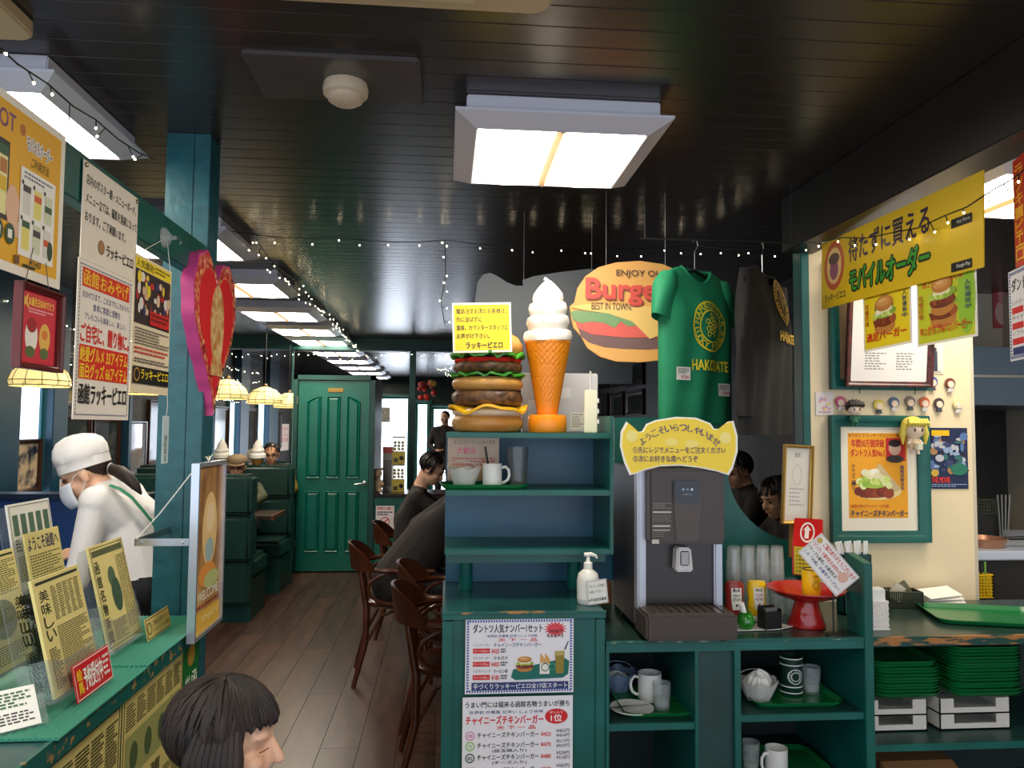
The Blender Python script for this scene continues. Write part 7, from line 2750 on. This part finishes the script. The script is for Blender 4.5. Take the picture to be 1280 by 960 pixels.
for sg in (-1, 1):
    mb = MB()
    for k in range(9):
        y_ = -0.045 + 0.011 * k
        mb.tube([tuple(M @ Vector(q)) for q in ((sg * 0.072, y_ * 0.8, 0.045), (sg * 0.086, y_, 0.0), (sg * 0.086, y_ * 1.05, -0.04), (sg * 0.076, y_ * 1.1, -0.075 - 0.006 * (k % 3)))], [0.006, 0.0105, 0.0095, 0.002], 7)
    o = mb.build('side_hair', HAIR, t, smooth=True)
    o['kind'] = 'stuff'
# ---- hunched customer in black on the first occupied chair
base = Vector((-0.25, 4.74, 0))
hp = Vector((-0.27, 4.74, 0.57))
chs = at(540, 668, 4.74)
nk = at(572, 622, 4.74)
Hh = at(600, 612, 4.72)
person('customer in black hunched over the table on a bentwood chair', base, Hh, (1, 0, -0.75), nk, chs, hp,
       [((0.18, 4.52, 0.80), (0.32, 4.60, 0.78), (1, 0.2, -0.1)), ((0.18, 4.97, 0.80), (0.32, 4.88, 0.78), (1, -0.2, -0.1))],
       [((0.14, 4.63, 0.53), (0.12, 4.62, 0.08), (0.24, 4.62, 0.04)), ((0.14, 4.85, 0.53), (0.12, 4.86, 0.08), (0.24, 4.86, 0.04))],
       [SKIN, BLKC, TROU, SHOE], 0.012, chest_r=0.16, belly_r=0.16, hipr=0.14)
o_ = [o for o in col.objects if o.name.startswith('person')][-1]
hair_obj(head_frame(Hh - base, (1, 0, -0.75)), HAIRB, o_, 0.3, -0.6, 40, 8)
# ---- second customer in black, profile towards the table
base = Vector((-0.20, 5.72, 0))
Hh = at(541, 586, 5.66)
nk = at(524, 612, 5.70)
chs = at(517, 650, 5.72)
hp = Vector((-0.22, 5.72, 0.57))
t, M = person('dark haired customer in black looking down beside the low green wall', base, Hh, (1, -0.30, -0.65), nk, chs, hp,
              [((0.10, 5.50, 0.80), (0.28, 5.58, 0.78), (1, 0.2, -0.1)), ((0.10, 5.95, 0.80), (0.28, 5.88, 0.78), (1, -0.2, -0.1))],
              [((0.18, 5.62, 0.53), (0.16, 5.61, 0.08), (0.28, 5.61, 0.04)), ((0.18, 5.83, 0.53), (0.16, 5.84, 0.08), (0.28, 5.84, 0.04))],
              [SKIN, BLKC, TROU, SHOE], 0.011, chest_r=0.15, belly_r=0.15)
face(t, M)
hair_obj(M, HAIRB, t, 0.30, -0.85, 120, 9, puff=1.05)
# ---- booth customers facing the camera
OLIVE = mat((66, 72, 50), 0.8)


def booth_man(px, py, Y, label, top, seed, glasses=True, fwd=(0.15, -1, -0.12), sx=1.0):
    Hh = at(px, py, Y)
    base = Vector((Hh.x, Y + 0.10, 0))
    nk = Hh + Vector((-0.01, 0.05, -0.15))
    chs = nk + Vector((0, 0.05, -0.20))
    hp = Vector((Hh.x, Y + 0.12, 0.56))
    t, M = person(label, base, Hh, fwd, nk, chs, hp,
                  [((Hh.x - 0.24, Y - 0.02, 0.85), (Hh.x - 0.14, Y - 0.22, 0.78), (0.4, -1, 0)), ((Hh.x + 0.24, Y - 0.02, 0.85), (Hh.x + 0.14, Y - 0.22, 0.78), (-0.4, -1, 0))],
                  [((Hh.x - 0.1, Y - 0.18, 0.53), (Hh.x - 0.1, Y - 0.13, 0.08), (Hh.x - 0.1, Y - 0.23, 0.04)), ((Hh.x + 0.1, Y - 0.18, 0.53), (Hh.x + 0.1, Y - 0.13, 0.08), (Hh.x + 0.1, Y - 0.23, 0.04))],
                  [SKIN2, top, TROU, SHOE], 0.011, side=(1, 0, 0))
    face(t, M, glasses)
    return t, M


def flat_cap(t, M, m):
    MC = M @ Matrix.Translation((0, -0.008, 0.040))
    MB().lathe([(0.080, 0.0), (0.088, 0.006), (0.092, 0.030), (0.078, 0.058), (0.045, 0.072), (0.001, 0.076)], 32, sy=1.15, M=MC).build('cap_crown', m, t, smooth=True)
    vs = [(0.078 * math.sin(a), 0.075 + 0.055 * math.cos(a) ** 0.8 * (1 if abs(a) < 1.4 else 0), 0.004 - 0.012 * math.cos(a)) for a in [math.radians(-80 + 160 * i / 14) for i in range(15)]]
    n = len(vs)
    vs2 = vs + [(x * 0.9, 0.05, 0.012) for x, y, z in vs]
    fs = [(i, i + 1, n + i + 1, n + i) for i in range(n - 1)]
    o = MB().add(vs2, fs, MC).build('cap_brim', m, t, smooth=True)
    o.modifiers.new('thickness', 'SOLIDIFY').thickness = 0.005


t, M = booth_man(296, 584, 7.12, 'customer in khaki cap, glasses and olive jacket in the green booth', OLIVE, 3)
hair_obj(M, HAIRB, t, 0.1, -0.35, 0, 4, puff=0.99)
flat_cap(t, M, mat((128, 108, 84), 0.8))
t, M = booth_man(339, 568, 7.98, 'customer with short dark hair and glasses behind the green booth', mat((120, 100, 30), 0.8), 5)
hair_obj(M, HAIRB, t, 0.32, -0.3, 50, 6)
booth(-2.85, bx2 - 0.2, 9.75, -1, 'dark green leather booth farthest along the left wall', 1.05)
t, M = booth_man(318, 574, 9.36, 'customer in a khaki cap behind the green booth', mat((70, 66, 60), 0.8), 7, False, (-0.1, -1, -0.5))
hair_obj(M, HAIRB, t, 0.1, -0.35, 0, 4, puff=0.99)
flat_cap(t, M, mat((142, 124, 98), 0.8))
# ---- far standing person
Hh = at(556, 522, 13.0)
base = Vector((Hh.x, 13.0, 0))
t, M = person('far person in black standing against the bright shop window', base, Hh, (-0.6, -1, 0), Hh + Vector((0, 0.02, -0.16)), Hh + Vector((0, 0.03, -0.38)), Hh + Vector((0, 0.02, -0.72)),
              [((Hh.x - 0.26, 13.0, Hh.z - 0.45), (Hh.x - 0.16, 12.85, Hh.z - 0.55), (1, -0.3, 0)), ((Hh.x + 0.26, 13.0, Hh.z - 0.45), (Hh.x + 0.22, 12.9, Hh.z - 0.65), (0, -0.5, -1))],
              [((Hh.x - 0.1, 12.98, 0.50), (Hh.x - 0.1, 13.02, 0.07), (Hh.x - 0.1, 12.9, 0.04)), ((Hh.x + 0.1, 12.98, 0.50), (Hh.x + 0.1, 13.02, 0.07), (Hh.x + 0.1, 12.9, 0.04))],
              [SKIN, BLKC, TROU, SHOE], 0.014, side=(1, 0, 0))
hair_obj(M, HAIRB, t, 0.32, -0.4, 0, 6)
# ---- two customers seen through the round cut-out
for px, py, Y, lb, sd_ in ((922, 588, 4.95, 'customer in black in profile seen through the cut-out beside the dispenser', 11), (970, 622, 4.28, 'customer in black with lowered head seen through the cut-out by the gold frame', 12)):
    Hh = at(px, py, Y)
    base = Vector((Hh.x + 0.16, Y, 0))
    nk = Hh + Vector((0.06, 0, -0.13))
    chs = Hh + Vector((0.11, 0, -0.30))
    hp = Vector((Hh.x + 0.18, Y, 0.55))
    t, M = person(lb, base, Hh, (-1, -0.35, -0.35), nk, chs, hp,
                  [((Hh.x - 0.05, Y - 0.22, 0.80), (Hh.x - 0.2, Y - 0.14, 0.77), (-1, 0.2, 0)), ((Hh.x - 0.05, Y + 0.22, 0.80), (Hh.x - 0.2, Y + 0.14, 0.77), (-1, -0.2, 0))],
                  [((Hh.x - 0.22, Y - 0.1, 0.52), (Hh.x - 0.2, Y - 0.1, 0.08), (Hh.x - 0.32, Y - 0.1, 0.04)), ((Hh.x - 0.22, Y + 0.1, 0.52), (Hh.x - 0.2, Y + 0.1, 0.08), (Hh.x - 0.32, Y + 0.1, 0.04))],
                  [SKIN, BLKC, TROU, SHOE], 0.011)
    face(t, M)
    hair_obj(M, HAIRB, t, 0.30, -0.85, 120, sd_, puff=1.05)
    s_ = thing('stool', 'round black stool under a customer ' + ('in profile' if sd_ == 11 else 'with lowered head'), 'stool', (hp.x, Y, 0))
    MB().lathe([(0.001, 0.38), (0.17, 0.38), (0.18, 0.40), (0.17, 0.43), (0.001, 0.43)], 24).build('seat', BLACK, s_, smooth=True)
    MB().lathe([(0.17, 0), (0.16, 0.02), (0.03, 0.03), (0.028, 0.38)], 20).build('pedestal', STEEL, s_, smooth=True)
# ============================================================ LAMPS, PICTURES, FAIRY LIGHTS, FAR THINGS
def lamp_mat():
    m = bpy.data.materials.new('stained_glass')
    m.use_nodes = True
    nt = m.node_tree
    b = nt.nodes['Principled BSDF']
    tc = nt.nodes.new('ShaderNodeTexCoord')
    vo = nt.nodes.new('ShaderNodeTexVoronoi')
    vo.inputs['Scale'].default_value = 16
    cr = nt.nodes.new('ShaderNodeValToRGB')
    cr.color_ramp.elements[0].color = lin((250, 224, 150))
    cr.color_ramp.elements[1].color = lin((150, 160, 90))
    e = cr.color_ramp.elements.new(0.6)
    e.color = lin((246, 214, 140))
    nt.links.new(tc.outputs['Object'], vo.inputs['Vector'])
    nt.links.new(vo.outputs['Color'], cr.inputs[0])
    nt.links.new(cr.outputs[0], b.inputs['Base Color'])
    nt.links.new(cr.outputs[0], b.inputs['Emission Color'])
    b.inputs['Emission Strength'].default_value = 0.5
    return m


STG = lamp_mat()
BULB = mat((255, 226, 170), 0.4, emit=9.0)
lamp0 = None
for px, py, Y, s, lb in ((50, 482, 5.0, 1.0, 'stained glass pendant lamp hanging behind the red dessert frame'), (182, 492, 6.0, 1.0, 'stained glass pendant lamp half hidden by the teal pillar'), (284, 498, 6.6, 1.0, 'stained glass pendant lamp beside the heart board'), (331, 504, 7.7, 1.0, 'stained glass pendant lamp above the booth customers'), (361, 509, 8.75, 1.0, 'stained glass pendant lamp at the door frame')):
    q = at(px, py, Y)
    if lamp0 is None:
        lamp0 = thing('pendant_lamp', lb, 'pendant lamp', q, 0, 'stained glass pendant lamps')
        n = 12
        prof = [(0.165, 0.0), (0.172, 0.03), (0.150, 0.085), (0.105, 0.130), (0.05, 0.155), (0.025, 0.16)]
        for j in range(n):
            a0, a1 = 2 * PI * j / n, 2 * PI * (j + 1) / n
            vs, fs = [], []
            for i, (r_, z) in enumerate(prof):
                for a in (a0, a1):
                    vs.append((r_ * math.cos(a), r_ * math.sin(a), z - (0.0 if i else 0.006)))
            for i in range(5):
                fs.append((2 * i, 2 * i + 1, 2 * i + 3, 2 * i + 2))
            o = MB().add(vs, fs).build('glass_panel', STG, lamp0, recalc=False)
            MB().tube([(r_ * 1.004 * math.cos(a0), r_ * 1.004 * math.sin(a0), z) for r_, z in prof], 0.0022, 5).build('lead_line', BLACK, o)
        for r_, z in ((0.167, 0.0), (0.173, 0.03), (0.131, 0.108)):
            MB().tube([(r_ * math.cos(2 * PI * i / 24), r_ * math.sin(2 * PI * i / 24), z) for i in range(24)], 0.0025, 5, closed=True).build('lead_ring', BLACK, lamp0)
        MB().lathe([(0.028, 0.155), (0.03, 0.165), (0.015, 0.19), (0.004, 0.195)], 16).build('cap', mat((90, 70, 40), 0.4, metal=0.6), lamp0, smooth=True)
        MB().ball((0, 0, 0.06), 0.035, 14, 10).build('bulb', BULB, lamp0, smooth=True)
        MB().tube([(0, 0, 0.19), (0, 0, 1.4)], 0.004, 6).build('rod', BLACK, lamp0)
    else:
        o = dup(lamp0, q, 0.3 * Y, lb)
for o in list(col.objects):
    if o.name.startswith('rod') and o.parent and o.parent.name.startswith('pendant_lamp'):
        L_ = CEIL - o.parent.location.z - 0.19
        o.data = o.data.copy()
        for v in o.data.vertices:
            if v.co.z > 1.0:
                v.co.z = 0.19 + L_
# ---- framed pictures on the left wall
FRD = mat((52, 26, 18), 0.3)
PIC = mat((52, 58, 56), 0.12, c2=(110, 112, 104), scale=4, lo=0.5, hi=0.75)
PICS = {'dark': PIC, 'group': mat((214, 196, 166), 0.3, c2=(40, 48, 70), scale=9, lo=0.45, hi=0.6), 'bright': mat((190, 190, 196), 0.08, c2=(120, 84, 60), scale=3, metal=0.6, lo=0.45, hi=0.7)}


def lw_frame(pa, pb, ya, yb, kind, label, m=FRD, fw=0.04):
    y0, y1 = wl(pa), wl(pb)
    pm = (pa + pb) / 2
    z0, z1 = atx(pm, yb, XL).z, atx(pm, ya, XL).z
    t = thing('picture_frame', label, 'picture frame', (XL + 0.004, (y0 + y1) / 2, z0), PI / 2, 'framed pictures on the side walls')
    W, H = y1 - y0, z1 - z0
    frame_ring(W, H, fw, 0.03).build('frame', m, t)
    B(-W / 2 + 0.02, -0.008, 0.02, W / 2 - 0.02, 0, H - 0.02).build('picture', PICS[kind], t)
    return t


lw_frame(73, 110, 442, 508, 'dark', 'upper dark glazed picture above the white cap')
lw_frame(73, 110, 519, 588, 'dark', 'dark glazed picture just behind the white cap')
lw_frame(113, 147, 522, 590, 'dark', 'dark glazed picture behind the ponytail of the staff')
lw_frame(153, 180, 527, 592, 'bright', 'mirror-bright framed picture between dark frames', STEEL, 0.02)
lw_frame(183, 200, 500, 580, 'dark', 'dark glazed picture beside the teal pillar')
lw_frame(113, 147, 450, 512, 'dark', 'dark picture hidden behind the souvenir poster')
lw_frame(9, 49, 549, 616, 'group', 'framed group photo above the blue partition', mat((60, 36, 22), 0.3), 0.03)
lw_frame(265, 283, 508, 566, 'dark', 'narrow dark picture beside the heart board')
lw_frame(304, 318, 510, 566, 'dark', 'narrow dark picture above the booth figurines')
lw_frame(342, 350, 515, 560, 'dark', 'dark picture above the bespectacled customer')
y0, y1 = wl(351), wl(361)
t, p = sheet('wall_notice', 'white and red notice on the left wall near the door', 'poster', (XL + 0.004, (y0 + y1) / 2, atx(356, 563, XL).z), PI / 2, y1 - y0, atx(356, 530, XL).z - atx(356, 563, XL).z, (236, 226, 222), 0.003)
for k in range(3):
    p.tv('大人気', 0.12 + 0.3 * k, 0.08, 0.3 + 0.3 * k, 0.7, (206, 50, 50), 0.03)
p.build(t)
a = at(85, 616, Yb - 0.05)
t, p = sheet('small_notice', 'white notice with red lettering standing on the blue partition', 'sign', (at(87, 616, Yb + 0.05).x, Yb + 0.05, at(40, 617, Yb).z + 0.002), 0, 0.11, 0.125, (232, 222, 208), 0.003)
p.t('お待ち\n下さい', 0.1, 0.1, 0.9, 0.6, (190, 60, 50), 0.03)
p.n(0.1, 0.68, 0.9, 0.92, 2, (80, 70, 70), 0.5, 3, 8)
p.build(t)
# ---- framed pictures on the right wall
for i, (pa, pb, ya, yb) in enumerate(((749, 762, 458, 486), (765, 781, 455, 484), (785, 806, 450, 483), (749, 762, 493, 522), (765, 781, 491, 520), (785, 806, 488, 519))):
    y1, y0 = atx(pa, 500, XR).y, atx(pb, 500, XR).y
    z0, z1 = atx((pa + pb) / 2, yb, XR).z, atx((pa + pb) / 2, ya, XR).z
    t = thing('picture_frame', 'brown glazed picture on the right wall, %s row, %s' % ('upper' if i < 3 else 'lower', ('next to the white box', 'in the middle', 'next to the green shirt')[i % 3]), 'picture frame', (XR - 0.004, (y0 + y1) / 2, z0), -PI / 2, 'framed pictures on the side walls')
    W, H = y1 - y0, z1 - z0
    frame_ring(W, H, 0.07, 0.04).build('frame', FRD, t)
    B(-W / 2 + 0.03, -0.008, 0.03, W / 2 - 0.03, 0, H - 0.03).build('picture', PICS['dark'], t)
# ---- fairy lights
WIRE = mat((14, 14, 14), 0.5)
SPARK = mat((255, 236, 190), 0.4, emit=26.0)


def fairy(pts, per, label, seed, drop=0.045, jit=0.02, r=0.0031):
    pts = [Vector(p) for p in pts]
    fine = []
    for i in range(len(pts) - 1):
        d = pts[i + 1] - pts[i]
        n = max(2, int(d.length / 0.12))
        for k in range(n):
            u = k / n
            sag = -0.035 * math.sin(PI * u) * min(1.0, d.length)
            fine.append(pts[i] + d * u + Vector((0, 0, sag)))
    fine.append(pts[-1])
    t = thing('fairy_lights', label, 'string lights', fine[0])
    o_ = fine[0]
    loc = [p - o_ for p in fine]
    MB().tube([tuple(p) for p in loc], 0.0022, 5).build('wire', WIRE, t)
    rnd = random.Random(seed)
    bm_, sm_ = MB(), MB()
    tot = sum((fine[i + 1] - fine[i]).length for i in range(len(fine) - 1))
    n = int(tot / per)
    for k in range(n):
        f = (k + rnd.random() * 0.6) / n * (len(loc) - 1)
        i = min(int(f), len(loc) - 2)
        p = loc[i].lerp(loc[i + 1], f - i)
        e = p + Vector((rnd.uniform(-jit, jit), rnd.uniform(-jit, jit), -rnd.uniform(0.3, 1.0) * drop))
        sm_.tube([tuple(p), tuple(e)], 0.0016, 4)
        bm_.ball(tuple(e), r, 6, 4)
    a = sm_.build('lead_wires', WIRE, t)
    b = bm_.build('bulbs', SPARK, t)
    a['kind'] = 'stuff'
    b['kind'] = 'stuff'
    return t


zc = CEIL - 0.03
fairy([at(276, 287, 3.95), at(420, 296, 3.95), at(560, 300, 3.95), at(700, 306, 3.95), at(870, 306, 3.95), at(1005, 304, 3.2)], 0.13, 'fairy light string crossing the ceiling behind the main lamp', 1)
fairy([atx(-20, 42, -0.90), atx(60, 105, -0.90), atx(120, 150, -0.90), atx(195, 200, -0.90)], 0.10, 'fairy light string over the hanging posters', 2)
fairy([(-1.0, 4.0, zc), (-1.0, 5.2, zc - 0.02), (-1.0, 6.4, zc), (-1.0, 7.6, zc - 0.02), (-1.0, 8.9, zc - 0.08)], 0.09, 'fairy light string along the row of ceiling lights', 3, 0.06, 0.04)
fairy([(-2.8, 8.92, 2.36), (-1.6, 8.92, 2.34), (-0.4, 8.92, 2.36), (0.8, 8.92, 2.34), (2.0, 8.92, 2.36)], 0.08, 'fairy light string on the cross beam', 4, 0.07, 0.03)
for k in range(4):
    z = 2.32 - 0.14 * k
    fairy([(-2.82, 5.0, z), (-2.82, 6.5, z - 0.06), (-2.82, 8.0, z + 0.02), (-2.82, 9.8, z - 0.05), (-2.82, 12.0, z)], 0.11, 'fairy light string on the left wall, ' + ('topmost', 'second from the ceiling', 'third from the ceiling', 'lowest')[k], 5 + k, 0.05, 0.02)
fairy([at(556, 300, 3.95), at(557, 345, 3.95), at(551, 375, 3.95), at(556, 405, 3.95)], 0.05, 'fairy light strand hanging down behind the yellow notice', 12, 0.02, 0.03)
fairy([at(1004, 303, 3.05), at(1050, 297, 2.72), at(1120, 290, 2.4), at(1180, 270, 2.1), at(1240, 238, 1.85), at(1290, 205, 1.7)], 0.11, 'fairy light string across the front of the yellow banner', 13, 0.035, 0.015)
fairy([(0.0, 9.6, zc), (0.3, 11.0, zc - 0.03), (-0.1, 12.4, zc), (0.2, 14.0, zc)], 0.09, 'fairy light string on the far ceiling beyond the beam', 14, 0.08, 0.06)
# ---- far end: capsule machines, plush toy, sign
zl = LEDGE + 0.001


def capsule(px, k, label):
    q = at(px, 600, YD + 0.25)
    t = thing('capsule_machine', label, 'capsule machine', (q.x, YD + 0.25, zl + k * 0.295), 0, 'capsule machines')
    YG_ = mat((196, 176, 60), 0.4)
    B(-0.065, -0.06, 0, 0.065, 0.06, 0.13).build('lower_body', YG_, t, bevel=0.004)
    B(-0.065, -0.06, 0.13, 0.065, 0.06, 0.275).build('window_box', glassy((214, 196, 110), 0.4), t, bevel=0.004)
    B(-0.067, -0.062, 0.275, 0.067, 0.062, 0.292).build('lid', mat((150, 140, 90), 0.4), t, bevel=0.003)
    MB().lathe([(0.022, 0), (0.022, 0.012), (0.001, 0.014)], 16, M=Matrix.Translation((0.03, -0.06, 0.065)) @ Matrix.Rotation(PI / 2, 4, 'X')).build('dial', BLACK, t)
    B(-0.05, -0.064, 0.02, -0.005, -0.058, 0.06).build('chute', mat((60, 60, 40), 0.4), t)
    rnd = random.Random(px + k)
    for j in range(9):
        MB().ball((-0.04 + 0.04 * (j % 3), -0.02 + 0.03 * (j % 2), 0.155 + 0.035 * (j // 3)), 0.017, 10, 8).build('capsule', mat(rnd.choice(((210, 190, 60), (226, 220, 190), (160, 170, 60))), 0.3), t, smooth=True)
    return t


capsule(498, 0, 'yellow capsule machine standing on the dark ledge by the door')
capsule(498, 1, 'yellow capsule machine stacked on another by the door')
q = at(484, 600, YD + 0.28)
t = thing('display_stand', 'grey upright display with a red header beside the capsule machines', 'display', (q.x, YD + 0.38, zl))
B(-0.055, -0.05, 0, 0.055, 0.05, 0.40).build('cabinet', mat((176, 172, 170), 0.4), t, bevel=0.004)
B(-0.057, -0.054, 0.40, 0.057, 0.05, 0.47).build('header', mat((206, 70, 60), 0.4), t, bevel=0.003)
B(-0.04, -0.053, 0.05, 0.04, -0.049, 0.33).build('panel', mat((120, 112, 112), 0.3), t)
q = at(471, 600, YD + 0.22)
t = thing('plush_toy', 'beige plush toy sitting on the ledge beside the door', 'plush toy', (q.x + 0.01, YD + 0.12, zl))
PL = mat((206, 180, 150), 0.9)
MB().ball((0, 0, 0.08), (0.06, 0.05, 0.08), 16, 12).build('torso', PL, t, smooth=True)
MB().ball((0, -0.01, 0.20), (0.055, 0.05, 0.05), 16, 12).build('head', PL, t, smooth=True)
for s in (-1, 1):
    MB().ball((s * 0.045, 0, 0.245), 0.018, 10, 8).build('ear', PL, t, smooth=True)
    MB().tube([(s * 0.04, -0.02, 0.12), (s * 0.07, -0.06, 0.08)], [0.02, 0.016], 8).build('arm', PL, t, smooth=True)
    MB().tube([(s * 0.03, -0.03, 0.03), (s * 0.05, -0.10, 0.022)], [0.025, 0.02], 8).build('leg', PL, t, smooth=True)
a, b = at(469.5, 668, YD), at(493, 632, YD)
t, p = sheet('no_smoking_sign', 'white no smoking sign with red ring on the low green wall', 'sign', ((a.x + b.x) / 2, YD - 0.015, a.z), 0, b.x - a.x, b.z - a.z, (236, 228, 232), 0.003)
p.t('禁煙のお願い', 0.08, 0.04, 0.92, 0.14, (196, 40, 60), 0.03)
p.n(0.08, 0.2, 0.92, 0.36, 2, (60, 50, 90), 0.6, 3, 8)
p.ring(0.5, 0.56, 0.26, 0.17, 0.05, (200, 60, 80))
p.p([(0.3, 0.64), (0.33, 0.68), (0.7, 0.48), (0.67, 0.44)], (200, 60, 80))
p.n(0.08, 0.78, 0.92, 0.85, 1, (60, 50, 90), 0.7, 5, 8)
p.t('ラッキーピエロ', 0.2, 0.9, 0.85, 0.97, (40, 36, 40), 0.03)
p.build(t)
a, b = at(476, 528, YF), at(488, 509, YF)
t, p = sheet('window_poster', 'grey poster stuck on the far bright window', 'poster', ((a.x + b.x) / 2, YF - 0.016, a.z), 0, b.x - a.x, b.z - a.z, (150, 150, 140), 0.003)
p.ring(0.5, 0.35, 0.3, 0.22, 0.06, (90, 84, 80))
p.n(0.1, 0.65, 0.9, 0.95, 3, (80, 76, 72), 0.5, 3, 5)
p.build(t)
q = at(534, 488, 12.5)
t = thing('hanging_garland', 'red and orange garland hanging by the far window', 'garland', (q.x, 12.5, q.z - 0.15))
rnd = random.Random(9)
for k in range(14):
    MB().ball((rnd.uniform(-0.14, 0.14), rnd.uniform(-0.06, 0.06), rnd.uniform(0.0, 0.28)), rnd.uniform(0.035, 0.06), 10, 8).build('bauble', mat(rnd.choice(((190, 50, 40), (226, 130, 50), (150, 40, 40), (206, 160, 70))), 0.5), t, smooth=True)
MB().tube([(0, 0, 0.2), (0, 0, CEIL - q.z + 0.15)], 0.004, 5).build('cord', BLACK, t)
